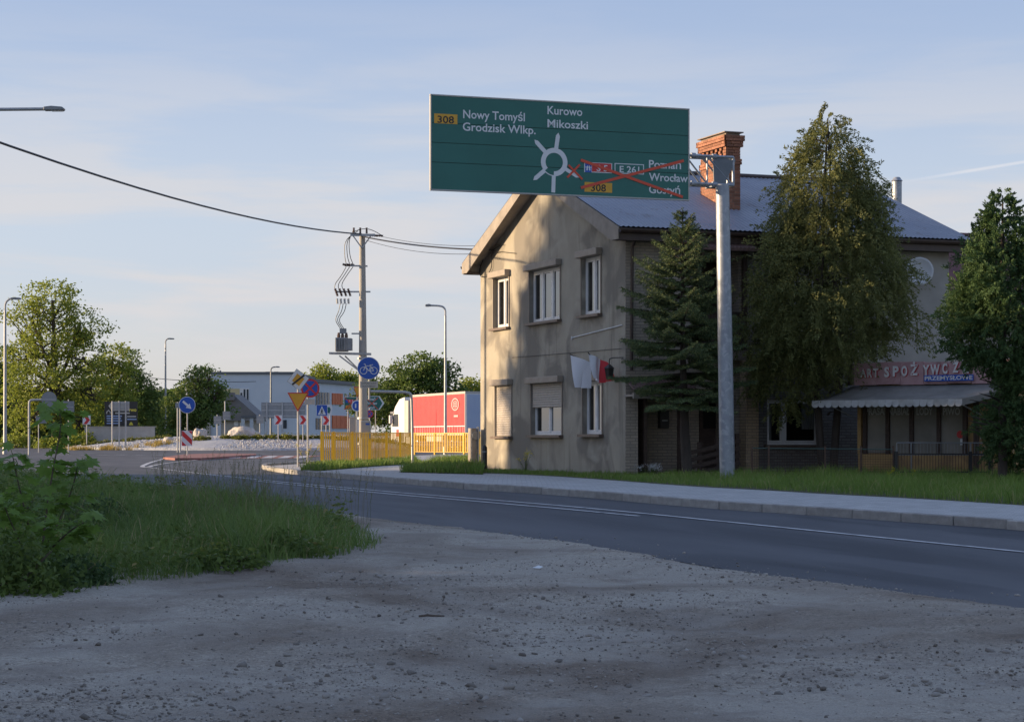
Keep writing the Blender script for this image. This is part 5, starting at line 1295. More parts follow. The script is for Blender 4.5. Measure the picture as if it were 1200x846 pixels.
# flowering rape plant and white flowers by the fence
def flower_plant(name, label, loc, h, n, fm, seed, w=.25):
    rs = random.Random(seed); t = thing(name, label, 'plant', loc); b = MB(); lf = MB(); fl = MB()
    for k in range(n):
        a = rs.uniform(0, 6.28); hh = h*rs.uniform(.6, 1); tip = Vector((w*math.cos(a)*rs.random(), w*math.sin(a)*rs.random(), hh)); b.tube([(0, 0, 0), tip*.5+Vector((0, 0, .05)), tip], [.006, .005, .003], 4, False)
        for q in range(7):
            c = tip*rs.uniform(.15, .8); u = Vector((rs.uniform(-1, 1), rs.uniform(-1, 1), rs.uniform(-.2, .6))).normalized()*.06; v = u.cross(Vector((0, 0, 1))).normalized()*.02; lf.poly([c, c+u*.5+v, c+u, c+u*.5-v])
        for q in range(26):
            c = tip+Vector((rs.gauss(0, .03), rs.gauss(0, .03), rs.gauss(0, .035))); u = Vector((rs.uniform(-1, 1), rs.uniform(-1, 1), rs.uniform(-1, 1))).normalized()*.014; v = u.cross(Vector((.3, .2, 1))).normalized()*.012; fl.poly([c-u, c+v, c+u, c-v])
    b.build('stalks', M['l_mid'], t, fixn=False); lf.build('leaves', M['l_mid'], t, fixn=False); fl.build('blossom', fm, t, fixn=False)
M['blossomy'] = leafm('blossom_yellow', (.62, .50, .015), (.72, .62, .03), None, .3); M['blossomw'] = leafm('blossom_white', (.6, .62, .64), (.75, .75, .75), None, .3)
p = at(1188, 575, 42.0); flower_plant('rape_plant', 'tall yellow flowering rape plant at the right edge by the fence', (p.x, 42.0, .05), .68, 14, M['blossomy'], 3, .34)
p = at(1050, 575, 43.5); flower_plant('rape_plant', 'low yellow flowering weed in front of the kiosk fence', (p.x, 43.5, .05), .30, 5, M['blossomy'], 4, .5)
p = at(765, 560, 47.0); flower_plant('white_flowers', 'white flowering plant beside the porch of the house', (p.x, 47.0, .12), .30, 16, M['blossomw'], 5, .42)
p = at(620, 556, 52.6); flower_plant('rape_plant', 'thin yellow weed growing against the gable wall', (p.x-.1, 51.3, .12), .55, 6, M['blossomy'], 6, .25)
p = at(376, 546, 61); flower_plant('rape_plant', 'yellow flowering weed at the left end of the yellow railing', (p.x-.5, 61.5, HK), .7, 9, M['blossomy'], 7, .55)
# ------------------------------------------------------------------ grocery kiosk
KF = Fr((at(1005, 500, 47.5).x, 47.5, 0), (.788, -.616)); KW = 3.75
kio = thing('grocery_kiosk', 'small grocery kiosk with scalloped awning and faded pink sign', 'kiosk', KF.O, KF.a)
kz = lambda px, py, y=0.0: KF.hity(px, py, y)
M['ochre'] = pm('ochre_panel', (.42, .26, .105), (.50, .32, .135), 3, .75, .2, 30, c3=(.31, .19, .09), s3=1.5)
M['pinksign'] = pm('faded_pink_sign', (.46, .26, .265), (.52, .32, .315), 4, .7, c3=(.34, .18, .18), s3=3, lo3=.55, hi3=.68)
M['awning'] = pm('awning_canvas', (.19, .18, .165), (.26, .245, .225), 2.5, .9, .2, 20); M['valance'] = pm('awning_valance', (.55, .545, .53), (.44, .43, .42), 6, .9)
ZS = kz(1060, 532)[1]; ZWt = 2.0
xs_k = [kz(p, 500)[0] for p in (1013, 1039.5, 1067.5, 1099.5, 1130)]
MB().box(0, KW, .02, .12, ZB, ZS).build('lower_panel', M['ochre'], kio)
for a, b in zip(xs_k, xs_k[1:]):
    MB().box(a+.05, b-.05, .06, .08, ZS+.02, ZWt).build('pane', M['glass2'], kio)
for x in xs_k: MB().box(x-.045, x+.045, .0, .1, ZS, ZWt+.02).build('mullion', M['brownwood'], kio)
MB().box(0, .09, -.01, .12, ZS+.001, ZWt+.02).build('corner_post', M['ochre'], kio)
dx0, dx1 = kz(1147, 500)[0], kz(1178, 500)[0]
dr = MB().box(dx0, dx1, .03, .09, ZB+.05, ZWt).build('door', M['ochre'], kio)
MB().box(dx0+.28, dx0+.55, .015, .029, ZWt-.33, ZWt-.25).build('door_label', M['signbackl'], dr)
MB().tube([(dx0+.06, -.02, 1.0), (dx0+.06, -.02, 1.14)], .014, 6).build('handle', M['galvd'], dr)
for x in (dx0-.1, dx0-.03, dx1+.03): MB().box(x-.03, x+.03, -.005, .1, ZB, ZWt+.02).build('mullion', M['brownwood'], kio)
mb = MB(); mb.box(.0, KW, .121, 2.6, ZB, 2.45); mb.build('body', M['ochre'], kio)
st = MB(); xg, zgx = kz(1124, 509); st.prism(circ(xg, zgx, .085, 16), .052, .058); st.build('round_sticker', M['signred'], kio)
MB().box(xg+.0, xg+.06, .052, .058, zgx-.24, zgx-.1).build('notice', M['signwhite'], kio)
M['gwhite'] = pm('window_letters', (.5, .5, .49), None, rough=.6)
for body, a, b in (('PRASA', 1014, 1036.5), ('NABIAŁ', 1041, 1066), ('LODY', 1074, 1093), ('PIWO', 1105, 1125)):
    xa, za = kz(a, 486, .05); xb, _ = kz(b, 486, .05); lettering(body, xa, za, xb-xa, 8/F*46.5, .052, M['gwhite'], kio, .02)
# sign box, raised letters slipping out of line
SGY = -.25; zs0 = kz(1060, 450.5, SGY)[1]; zs1 = kz(1060, 424.5, SGY)[1]; sx0 = kz(1001, 440, SGY)[0]; sx1 = sx0+KW+.35
npan = 7
for k in range(npan):
    a = sx0+(sx1-sx0)*k/npan; b = sx0+(sx1-sx0)*(k+1)/npan
    MB().box(a+.004, b-.004, SGY, SGY+.1, zs0+.01*math.sin(k*2.1), zs1+.015*math.sin(k*1.3)).build('sign_panel', M['pinksign'], kio)
MB().box(sx0+.02, sx1, SGY+.101, .6, zs0+.03, zs1-.03).build('sign_box', M['brownwood'], kio)
rp_ = MB(); q0 = Vector((sx0, SGY)); q1 = q0+Vector((-.45, .62))
rp_.poly([(q0.x, q0.y, zs0), (q1.x, q1.y, zs0+.02), (q1.x, q1.y, zs1+.02), (q0.x, q0.y, zs1)]); ro_ = rp_.build('sign_return', M['tile'], kio, fixn=False); mo = ro_.modifiers.new('s', 'SOLIDIFY'); mo.thickness = .05
M['letter'] = pm('sign_letter', (.74, .72, .70), (.60, .56, .54), 6, .6); M['letterr'] = pm('sign_letter_red', (.50, .07, .08), None, rough=.6)
lw = (('A', 1009, 1016, 0), ('R', 1017, 1023, 0), ('T', 1024, 1030, 0), ('S', 1037, 1043, -.02), ('P', 1047, 1054, .01), ('O', 1057, 1064, 0), ('Ż', 1068, 1076, .03), ('Y', 1082, 1090, 0), ('W', 1091, 1102, .02), ('C', 1105, 1111, .06), ('Z', 1117, 1124, .1), ('E', 1129, 1136, .05))
for i_, (c, a, b, dz_) in enumerate(lw):
    xa, za = kz(a, 442-(a-1009)*.035, SGY); xb, _ = kz(b, 440, SGY); big_ = 1.0 if i_ > 2 else .85
    lettering(c, xa, za+dz_*.4, (xb-xa), .215*big_, SGY-.035, M['letter'], kio, .045); lettering(c, xa+.02, za+dz_*.4-.012, (xb-xa), .215*big_, SGY-.012, M['letterr'], kio, .045, name='letter_shadow')
xa, za = kz(1085, 445.5, SGY); xb, zb_2 = kz(1141, 445.5, SGY)
MB().box(xa-.02, xb+.02, SGY-.055, SGY-.045, za-.03, za+.11).build('name_strip', M['signblue'], kio)
lettering('PRZEMYSŁOWE', xa, za, xb-xa, .085, SGY-.058, M['letter'], kio, .03)
# awning
aw = MB(); AYF = -1.15; ax0 = kz(952, 468, AYF)[0]; ax1 = kz(1128, 467, AYF)[0]; zf = kz(1040, 468.5, AYF)[1]; bx0, bx1 = sx0-.05, sx1+.1; zbk = zs0-.02
nn = 24
for i in range(nn):
    u, w_ = i/nn, (i+1)/nn
    for j in range(4):
        s_, t_ = j/4, (j+1)/4
        def ap(u, s): 
            xf = ax0+(ax1-ax0)*u; xb2 = bx0+(bx1-bx0)*u; return (xf*(1-s)+xb2*s, AYF*(1-s)+(SGY+.02)*s, zf*(1-s)+zbk*s-.05*math.sin(math.pi*s)-.012*math.sin(u*31)*(1-s))
        aw.poly([ap(u, s_), ap(w_, s_), ap(w_, t_), ap(u, t_)])
awo = aw.build('awning', M['awning'], kio, True, fixn=False); mo = awo.modifiers.new('s', 'SOLIDIFY'); mo.thickness = .015
vl = MB(); ns = 22
for i in range(ns):
    a = ax0+(ax1-ax0)*i/ns; b = ax0+(ax1-ax0)*(i+1)/ns; m_ = (a+b)/2; r_ = (b-a)/2
    pts = [(a, zf), (b, zf), (b, zf-.10)]+[(m_+r_*math.cos(math.pi*k/6), zf-.10-r_*.75*math.sin(math.pi*k/6)) for k in range(1, 6)]+[(a, zf-.10)]
    vl.poly([(p[0], AYF-.02+.012*math.sin(i*1.3+p[1]*20), p[1]) for p in pts])
vl.build('valance', M['valance'], kio, fixn=False)
vl = MB(); vl.poly([(ax1, AYF-.02, zf), (bx1, SGY, zbk), (bx1, SGY, zbk-.14), (ax1, AYF-.02, zf-.14)]); vl.build('side_valance', M['awning'], kio, fixn=False)
for x in (ax0+.25, ax1-.2): MB().tube([(x, AYF+.02, zf-.03), (x+.12, .0, zf-.35)], .014, 6).build('awning_arm', M['galvd'], kio)

# ------------------------------------------------------------------ wire fence, railing and gate in front of the kiosk
FY = 44.6
wf = thing('wire_fence', 'low rusty wire mesh fence in front of the house yard', 'fence', (at(880, 500, FY).x, FY, .08))
fl_ = lambda px, py, Yq=FY: ((px-880)/F*Yq, HC-(py-HY)/F*Yq-.08)
M['rust'] = pm('rusty_steel', (.075, .045, .035), (.12, .075, .05), 12, .8); M['greenwire'] = pm('green_wire', (.05, .09, .075), None, rough=.6)
for px in (881, 901, 967, 1009, 1047): x = fl_(px, 0)[0]; MB().tube([(x, 0, 0), (x, 0, fl_(0, 522.5)[1])], .022, 8).build('post', M['rust'], wf)
zt1 = fl_(0, 525)[1]; xL, xR = fl_(881, 0)[0], fl_(1047, 0)[0]
MB().tube([(xL, 0, zt1), (xR, 0, zt1-.03)], .012, 6).build('top_rail', M['greenwire'], wf)
wm = MB()
for x in np.arange(xL, xR, .055): wm.tube([(x, .01, .02), (x, .01, zt1-.01)], .0034, 3, False)
for z_ in np.arange(.05, zt1, .055): wm.tube([(xL, .008, z_), (xR, .008, z_-.01)], .0034, 3, False)
o = wm.build('wire_mesh', M['rust'], wf, fixn=False); o['kind'] = 'stuff'
gt2 = thing('yard_gate', 'dark steel gate of thin bars in front of the kiosk', 'gate', (at(1050, 500, FY-.1).x, FY-.1, .05))
g_ = lambda px, py: ((px-1050)/F*(FY-.1), HC-(py-HY)/F*(FY-.1)-.05)
for px in (1050, 1137, 1160): x = g_(px, 0)[0]; MB().box(x-.035, x+.035, -.035, .035, 0, g_(0, 529)[1]).build('post', M['blackplastic'], gt2)
for za in (532, 553): z_ = g_(0, za)[1]; MB().box(g_(1052, 0)[0], g_(1158, 0)[0], -.015, .015, z_-.015, z_+.015).build('rail', M['blackplastic'], gt2)
for x in np.arange(g_(1053, 0)[0], g_(1158, 0)[0], .062): MB().box(x-.006, x+.006, -.006, .006, .06, g_(0, 532)[1]).build('bar', M['rust'], gt2)
pr_ = thing('porch_barrier', 'thin grey railing on the step before the kiosk windows', 'railing', (at(1051, 500, 45.4).x, 45.4, .1))
g_ = lambda px, py: ((px-1051)/F*45.4, HC-(py-HY)/F*45.4-.1)
zA, zB2 = g_(0, 518.8)[1], g_(0, 533)[1]
for z_ in (zA, zB2): MB().tube([(0, 0, z_), (g_(1162, 0)[0], 0, z_)], .013, 6).build('rail', M['steelgrey'], pr_)
for x in np.arange(0, g_(1162, 0)[0]+.01, .075): MB().tube([(x, 0, zB2), (x, 0, zA)], .0045, 5).build('bar', M['steelgrey'], pr_)
for px in (1051, 1068, 1137, 1162): x = g_(px, 0)[0]; MB().tube([(x, .01, -.05), (x, .01, zA)], .014, 6).build('post', M['steelgrey'], pr_)
rf2 = thing('wire_fence', 'short run of wire fence right of the dark gate', 'fence', (at(1163, 500, 44.2).x, 44.2, .05))
g_ = lambda px, py: ((px-1163)/F*44.2, HC-(py-HY)/F*44.2-.05)
zt2 = g_(0, 536.6)[1]; xr2 = g_(1260, 0)[0]
MB().tube([(0, 0, zt2), (xr2, 0, zt2)], .01, 6).build('top_rail', M['rust'], rf2)
for x in (0, xr2*.5, xr2): MB().tube([(x, 0, -.05), (x, 0, zt2+.03)], .02, 6).build('post', M['rust'], rf2)
wm = MB()
for x in np.arange(0, xr2, .055): wm.tube([(x, .01, .02), (x, .01, zt2)], .0034, 3, False)
for z_ in np.arange(.05, zt2, .055): wm.tube([(0, .008, z_), (xr2, .008, z_)], .0034, 3, False)
o = wm.build('wire_mesh', M['rust'], rf2, fixn=False); o['kind'] = 'stuff'

# ------------------------------------------------------------------ yellow pedestrian railings
def railing(name, label, A, B, posts, h, barstep, group):
    A = Vector(A); B = Vector(B); d = B-A; L_ = d.length
    t = thing(name, label, 'railing', (A.x, A.y, HK), math.atan2(d.y, d.x), group)
    for u in posts: MB().box(u*L_-.035, u*L_+.035, -.035, .035, -.05, h+.015).build('post', M['yellow'], t)
    for z_, w_ in ((h, .03), (.12, .02)):
        for a, b in zip(posts, posts[1:]): MB().box(a*L_+.036, b*L_-.036, -w_*.6, w_*.6, z_-w_, z_).build('rail', M['yellow'], t)
    bmz = MB().box(-.022, .022, -.014, .014, .12, h-.03).mesh('bar'); bmz.materials.append(M['yellow'])
    for a, b in zip(posts, posts[1:]):
        nb = max(2, int((b-a)*L_/barstep))
        for k in range(1, nb): link('bar', bmz, None, t, ((a+(b-a)*k/nb)*L_, 0, 0))
    return t
def px_u(A, B, px):
    A, B = Vector(A[:2]), Vector(B[:2]); rx = (px-CX)/F; d = B-A
    return (rx*A.y-A.x)/(d.x-rx*d.y)
A, B = at(377, 549, 60.5), at(481.5, 541, 77)
pu = [px_u(A, B, p) for p in (377, 391, 413, 433.5, 453, 469, 481.5)]
railing('yellow_railing', 'near yellow pedestrian railing around the utility pole', (A.x, A.y), (B.x, B.y), pu, 1.06, .27, 'yellow pedestrian railings')
A, B = at(486, 530, 106), at(562, 529, 101)
railing('yellow_railing', 'far yellow pedestrian railing in front of the lorry', (A.x, A.y), (B.x, B.y), [px_u(A, B, p) for p in (486, 509.5, 544, 562)], 1.08, .15, 'yellow pedestrian railings')
# crash barrier in front of the lorry
cb_ = thing('crash_barrier', 'grey steel crash barrier behind the far yellow railing', 'crash barrier', (at(480, 520, 116).x, 116, .0))
prf = [(0, .45), (.05, .5), (0, .56), (.0, .62), (.05, .68), (0, .74)]
b = MB(); 
for (y0_, z0_), (y1_, z1_) in zip(prf, prf[1:]): b.poly([(0, -y0_, z0_), (9, -y0_, z0_), (9, -y1_, z1_), (0, -y1_, z1_)])
b.build('beam', M['galv'], cb_, fixn=False)
for x in np.arange(.4, 9, 1.6): MB().box(x-.05, x+.05, .01, .09, 0, .72).build('post', M['galvd'], cb_)

# ------------------------------------------------------------------ concrete utility pole with its transformer
UY = 70.0; up = Px(424.5, UY, HK); uk = UY/F
ut = thing('utility_pole', 'concrete utility pole carrying a small transformer and insulators', 'utility pole', up.loc)
zt_u = up(0, 275)[1]
MB().tube([(.05, 0, -.1), (.02, 0, zt_u*.5), (0, 0, zt_u)], [.165, .132, .098], 14).build('shaft', M['concrete'], ut, True)
def U(px, py): x, z = up(px, py); return (x, 0, z)
x0, z0 = up(411, 276); x1, _ = up(440, 276)
MB().bar((x0, -.13, z0), (x1, -.13, z0), .08, .08).build('crossarm', M['galvd'], ut)
for s_ in (-1, 1): MB().bar((s_*.0, -.12, z0-.45), (s_*.3, -.12, z0-.03), .04, .04).build('brace', M['galvd'], ut)
def insulator(p, m='insul', L_=.22, dirv=(0, 0, 1), r=.045):
    d = Vector(dirv).normalized(); p = Vector(p); pts = []; rs_ = []
    for k in range(5):
        pts += [p+d*L_*(k/5), p+d*L_*(k/5+.1)]; rs_ += [r*.5, r]
    MB().tube(pts, rs_, 8).build('insulator', M[m], ut, True)
for px in (415, 422.5, 430): x, z = up(px, 275); insulator((x, -.13, z+.02), 'insul', .22)
for px, dx_ in ((434, 1), (440, 1)): x, z = up(px, 276.5); insulator((x, -.13, z), 'insul', .3, (dx_, 0, -.05))
x0, z0 = up(404, 312); MB().bar((x0, 0, z0+.02), (.18, 0, z0), .06, .05).build('crossarm', M['galvd'], ut)
for k in range(3): x, z = up(406+k*4.6, 311); insulator((x, -.08+.05*k, z), 'insul', .14, (-.4, 0, .1), .05)
x0, z0 = up(395, 342); MB().bar((x0, 0, z0), (.28, 0, z0), .07, .05).build('crossarm', M['galvd'], ut)
for k in range(4):
    x, z = up(393+k*5, 342); insulator((x, -.12, z+.1), 'insul', .3, (.35, 0, -1), .05); x, z = up(395+k*4.4, 350); insulator((x, -.06, z), 'insulw', .2, (.1, 0, -1), .05)
# jumper wires
for k in range(3):
    pts = [up(420-k*3, 271), up(404-k*1.5+k*4, 282), (up(404+k*3, 300)), up(406+k*4, 310)]
    MB().tube(smooth_line([(p[0], -.1, p[1]) for p in pts]), .012, 4).build('jumper_wire', M['cable'], ut)
    pts = [up(406+k*4, 313), up(400+k*3, 324), up(392+k*4, 334), up(393+k*5, 341)]
    MB().tube(smooth_line([(p[0], -.1, p[1]) for p in pts]), .012, 4).build('jumper_wire', M['cable'], ut)
    pts = [up(399+k*3.5, 356), up(397+k*3.5, 366), up(392.5+k*2, 375), up(399+k*2, 385)]
    MB().tube(smooth_line([(p[0], -.1, p[1]) for p in pts]), .012, 4).build('jumper_wire', M['cable'], ut)
pts = [up(415, 272), up(424, 268.5), up(434, 269), up(444, 274), up(448, 277)]
MB().tube(smooth_line([(p[0], -.1, p[1]) for p in pts]), .012, 4).build('jumper_wire', M['cable'], ut)
# transformer
xa, za = up(393.5, 412); xb, zb2 = up(412.5, 396)
tf = MB().box(xa, xb-.14, -.28, .28, za, zb2).build('transformer_tank', M['steelgrey'], ut, bevel=.02)
for k in range(6):
    y_ = -.25+k*.1; MB().box(xb-.139, xb+.0, y_-.02, y_+.02, za+.04, zb2-.02).build('cooling_fin', M['steelgrey'], tf)
for k in range(4):
    x_ = xa+.06+k*.09; MB().box(x_-.015, x_+.015, -.36, -.281, za+.05, zb2-.03).build('cooling_fin', M['steelgrey'], tf)
b = MB()
for k in range(3): x_ = xa+.1+.13*k; b = MB().tube([(x_, 0, zb2), (x_, 0, zb2+.06), (x_, 0, zb2+.18)], [.05, .06, .035], 8); b.build('bushing', M['insul'], tf, True)
MB().box(xa+.14, xa+.36, -.1, .1, zb2+.15, zb2+.32).build('expansion_tank', M['steelgrey'], tf)
x0, z0 = up(386, 415); MB().bar((x0, -.12, z0+.03), (.3, -.12, z0), .06, .07).build('platform', M['galvd'], ut); MB().bar((x0, .12, z0+.03), (.3, .12, z0), .06, .07).build('platform', M['galvd'], ut)
p_ = up(398, 417); q_ = up(423, 436); MB().bar((p_[0], -.12, p_[1]), (q_[0], -.1, q_[1]), .04, .05).build('brace', M['galvd'], ut); p_ = up(404, 417); MB().bar((p_[0], .1, p_[1]), (q_[0], .1, q_[1]), .04, .05).build('brace', M['galvd'], ut)
p_ = up(412, 391); MB().bar((p_[0], 0, p_[1]), (0, 0, p_[1]), .05, .05).build('bracket', M['galvd'], ut)
for py in (420, 490, 520): z_ = up(0, py)[1]; MB().tube([(.03, 0, z_-.03), (.03, 0, z_+.03)], .20-.0*z_, 14).build('clamp_band', M['galvd'], ut)
# switch cabinets at the pole foot
cbx = Px(429, 68.5, HK); c = thing('switch_cabinet', 'light grey electrical cabinet fixed to the front of the utility pole', 'cabinet', cbx.loc)
a, zt3 = cbx(423, 493); b_, zb3 = cbx(434.5, 510)
MB().box(a, b_, -.14, .12, zb3-.1, zt3).build('case', M['signbackl'], c, bevel=.015); MB().box(a+.02, b_-.02, -.155, -.142, zb3-.05, zt3-.03).build('door', M['stucco2'], c); MB().tube([((a+b_)/2, 0, -.05), ((a+b_)/2, 0, zb3-.1)], .03, 6).build('conduit', M['galvd'], c)
MB().box(b_-.16, b_-.03, -.165, -.156, zt3-.14, zt3-.08).build('label_plate', M['signblue'], c)
cbx = Px(413, 69.5, HK); c = thing('switch_cabinet', 'beige cabinet on the ground left of the utility pole', 'cabinet', cbx.loc)
a, zt3 = cbx(409.5, 490); b_, _ = cbx(417, 490); MB().box(a, b_, -.15, .15, -.05, zt3).build('case', M['signbackl'], c, bevel=.015); MB().box(a-.015, b_+.015, -.17, .17, zt3+.001, zt3+.04).build('lid', M['signbackl'], c); MB().box(a+.02, b_-.02, -.165, -.152, .15, zt3-.05).build('door', M['stucco2'], c)

# ------------------------------------------------------------------ overhead wires
def wire(label, pts, r=.013, sag=0.0):
    P = [Vector(p) for p in pts]; o = P[0]; n = 24; Q = []
    for k in range(n+1):
        t_ = k/n; p = P[0].lerp(P[-1], t_); Q.append(p-Vector((0, 0, sag*4*t_*(1-t_)))-o)
    t = MB().tube(Q, r, 5).build('overhead_cable', M['cable']); t.location = o; tag(t, label, 'cable', 'overhead cables'); return t
pt = at(424, 276, UY); he = hw(gl(586, 293, -.05))
P1_ = at(424, 274.5, UY); P0_ = at(-60, 146, 34); PE_ = P1_+(P0_-P1_)*1.7; PE_.z = P1_.z+(P0_.z-P1_.z+.979)/.588      # runs on to the next pole, out of frame
wire('thick black overhead cable from the left edge to the utility pole', [PE_, P1_], .024, 1.01)
t = thing('utility_pole', 'plain concrete utility pole left of the view carrying the thick cable', 'utility pole', (PE_.x, PE_.y, float(zg(PE_.y))))
hz_ = PE_.z-float(zg(PE_.y)); MB().tube([(0, .14, -.1), (0, .14, hz_+.25)], [.17, .10], 14).build('shaft', M['concrete'], t, True); MB().bar((-.5, .02, hz_-.05), (.5, .02, hz_-.05), .08, .08).build('crossarm', M['galvd'], t)
wire('twisted cable from the utility pole to the house gable', [at(424, 277, UY), hw(gl(578, 293, -.06))], .024, .10)
wire('upper thin wire from the utility pole to the house', [at(446, 277, UY), hw(gl(590, 287, -.06))], .008, .14)
wire('lowest thin wire between the utility pole and the house', [at(424, 280, UY), hw(gl(584, 296, -.06))], .008, .22)
wire('faint wire crossing behind the slim lamp post', [at(60, 425, 190), at(300, 447, 215)], .03, .6)

# ------------------------------------------------------------------ street lamps
def lamp(label, px, Y, ybase, ytop, arm_px, head_px, dirx=1, mat='galvd', z0=None, r=.075, curve=14):
    q = Px(px, Y, 0.0 if z0 is None else z0); t = thing('street_lamp', label, 'street lamp', q.loc, 0, 'street lamps')
    zt = q(0, ytop)[1]; k = Y/F; ax = arm_px*k*dirx
    MB().tube([(0, 0, 0), (0, 0, zt*.5), (0, 0, zt-curve*k)], [r, r*.8, r*.62], 10).build('post', M[mat], t, True)
    cr = [(0, 0, zt-curve*k), (0, 0, zt-curve*k*.35), (dirx*curve*k*.35, 0, zt-.02), (ax, 0, zt)]
    MB().tube(smooth_line(cr), r*.55, 8).build('arm', M[mat], t, True)
    hd = MB(); hl = head_px*k*dirx; x0 = ax-dirx*.05; sg = 1 if hl > 0 else -1
    pts = [(x0, zt-.05), (x0, zt+.05), (x0+hl*.35, zt+.075), (x0+hl*.9, zt+.05), (x0+hl, zt+.0), (x0+hl*.95, zt-.05)]
    hd.prism(pts, -.13, .13); h = hd.build('luminaire', M['steelgrey'], t, bevel=.02)
    MB().box(min(x0+hl*.35, x0+hl*.9), max(x0+hl*.35, x0+hl*.9), -.1, .1, zt-.062, zt-.051).build('lens', M['signwhite'], h)
    MB().tube([(0, 0, 0), (0, 0, .5)], r*1.35, 10).build('base_sleeve', M[mat], t, True)
    return t
lamp('near street lamp whose arm reaches in at the top left', -38, 58, 560, 128, 92, 24, 1, r=.09, curve=10)
lamp('tall pale lamp post at the left edge before the trees', 6, 118, 530, 350, 8, 12, 1, r=.11)
lamp('slim lamp post rising behind the roundabout island', 194, 186, 512, 397, 3, 8, 1, r=.11, curve=6)
lamp('lamp post with a curved arm in front of the lorry', 522, 104, 534, 358, 18, 7, -1, 'galvd', r=.085, curve=12)
lamp('short armed lamp on a pole before the white hall', 317.5, 200, 512, 430, 6, 5, 1, 'steelgrey', r=.12, curve=6)

# ------------------------------------------------------------------ road signs
def signpost(label, px, Y, ybot, ytop, name='road_sign', group=None, r=.03, rot=0.0, z0=None):
    q = Px(px, Y, HC-(ybot-HY)*Y/F if z0 is None else z0); t = thing(name, label, 'road sign', q.loc, rot, group)
    MB().tube([(0, .05, -.15), (0, .05, q(0, ytop)[1])], r, 8).build('post', M['galvd'], t, True)
    return t, q
def disc(t, q, px, py, rpx, mat, y=0.0, name='plate', th=.012, n=32):
    x, z = q(px, py); return MB().prism(circ(x, z, rpx*q.k, n), y-th, y).build(name, M[mat], t)
def polyp(t, q, pts, mat, y=0.0, name='plate', th=.004):
    return MB().prism([q(*p) for p in pts], y-th, y).build(name, M[mat], t)
def rect(x0, y0, x1, y1): return [(x0, y1), (x1, y1), (x1, y0), (x0, y0)]
# keep-right sign with the striped panel on the splitter island
t, q = signpost('round blue keep right sign above a red striped panel', 219.3, 100, 534, 465)
disc(t, q, 219.3, 474.5, 9.8, 'signwhite'); disc(t, q, 219.3, 474.5, 9.2, 'signblue', -.013, 'face')
a = math.radians(-42); c_, s_ = math.cos(a), math.sin(a)
ar = [(-6.5, -1.3), (1.0, -1.3), (1.0, -3.4), (6.8, 0), (1.0, 3.4), (1.0, 1.3), (-6.5, 1.3)]
x, z = q(219.3, 474.5); MB().prism([(x+(u*c_-v*s_)*q.k, z+(u*s_+v*c_)*q.k) for u, v in ar], -.03, -.026).build('arrow', M['signwhite'], t)
polyp(t, q, rect(213, 504.5, 225.5, 522.5), 'signwhite', -.02, 'striped_panel', .015)
import itertools
def clip_band(x0, y0, x1, y1, c0, c1):      # diagonal band  c0 <= (y - x*1.0) <= c1 in panel pixels (y down)
    P = [(x0, y0), (x1, y0), (x1, y1), (x0, y1)]
    def cut(P, f):
        o = []
        for a, b in zip(P, P[1:]+P[:1]):
            fa, fb = f(a), f(b)
            if fa >= 0: o.append(a)
            if (fa >= 0) != (fb >= 0): t_ = fa/(fa-fb); o.append((a[0]+(b[0]-a[0])*t_, a[1]+(b[1]-a[1])*t_))
        return o
    P = cut(P, lambda p: (p[1]-y0)-(p[0]-x0)*.95-c0); return cut(P, lambda p: c1-((p[1]-y0)-(p[0]-x0)*.95))
for c0, c1 in ((-12, -7), (-1, 5.5), (12, 18)):
    P = clip_band(213.4, 504.9, 225.1, 522.1, c0, c1)
    if len(P) > 2: polyp(t, q, P[::-1], 'signred', -.036, 'stripe', .004)
# chevrons on the central island
for px, py, lab in ((101.5, 492, 'red and white chevron board at the left end of the island'), (326, 492, 'red chevron board on the island, left of the striped pole signs'), (355, 492, 'red chevron board seen between the two sign posts'), (382, 492.5, 'red chevron board under the pedestrian crossing sign')):
    t, q = signpost(lab, px, 148, 518, py+4, 'chevron_board', 'chevron boards on the island', .035)
    polyp(t, q, rect(px-4.6, py-5.6, px+4.6, py+5.6), 'signwhite', 0, 'plate', .015)
    polyp(t, q, [(px-3.8, py+5), (px+.2, py+5), (px+4, py), (px+.2, py-5), (px-3.8, py-5), (px-.2, py)], 'signred', -.016, 'chevron', .004)
# give-way sign with the end-of-priority sign above it
t, q = signpost('yellow give way triangle with an end of priority sign above', 349, 62.5, 548.5, 437)
polyp(t, q, [(349, 482.6), (362.2, 460), (336.8, 460)], 'signred', 0, 'plate', .012); polyp(t, q, [(349, 480.2), (360.2, 461.2), (338.8, 461.2)], 'signyellow', -.013, 'face')
cx_, cy_ = 349.5, 445; R_ = 13.2; al = math.radians(8)
dia = lambda R: [(cx_+R*math.sin(al+k*math.pi/2), cy_+R*math.cos(al+k*math.pi/2)) for k in range(4)]
polyp(t, q, dia(R_), 'signback', 0, 'priority_plate', .012); polyp(t, q, dia(R_-.6), 'signwhite', -.013, 'priority_face'); polyp(t, q, dia(7.4), 'signyellow', -.018, 'priority_diamond')
d1 = (math.cos(math.radians(38)), math.sin(math.radians(38))); polyp(t, q, [(cx_-d1[0]*9-.9*d1[1], cy_+d1[1]*9-.9*d1[0]), (cx_+d1[0]*9-.9*d1[1], cy_-d1[1]*9-.9*d1[0]), (cx_+d1[0]*9+1.3*d1[1], cy_-d1[1]*9+1.3*d1[0]), (cx_-d1[0]*9+1.3*d1[1], cy_+d1[1]*9+1.3*d1[0])][::-1], 'signblack', -.023, 'black_band')
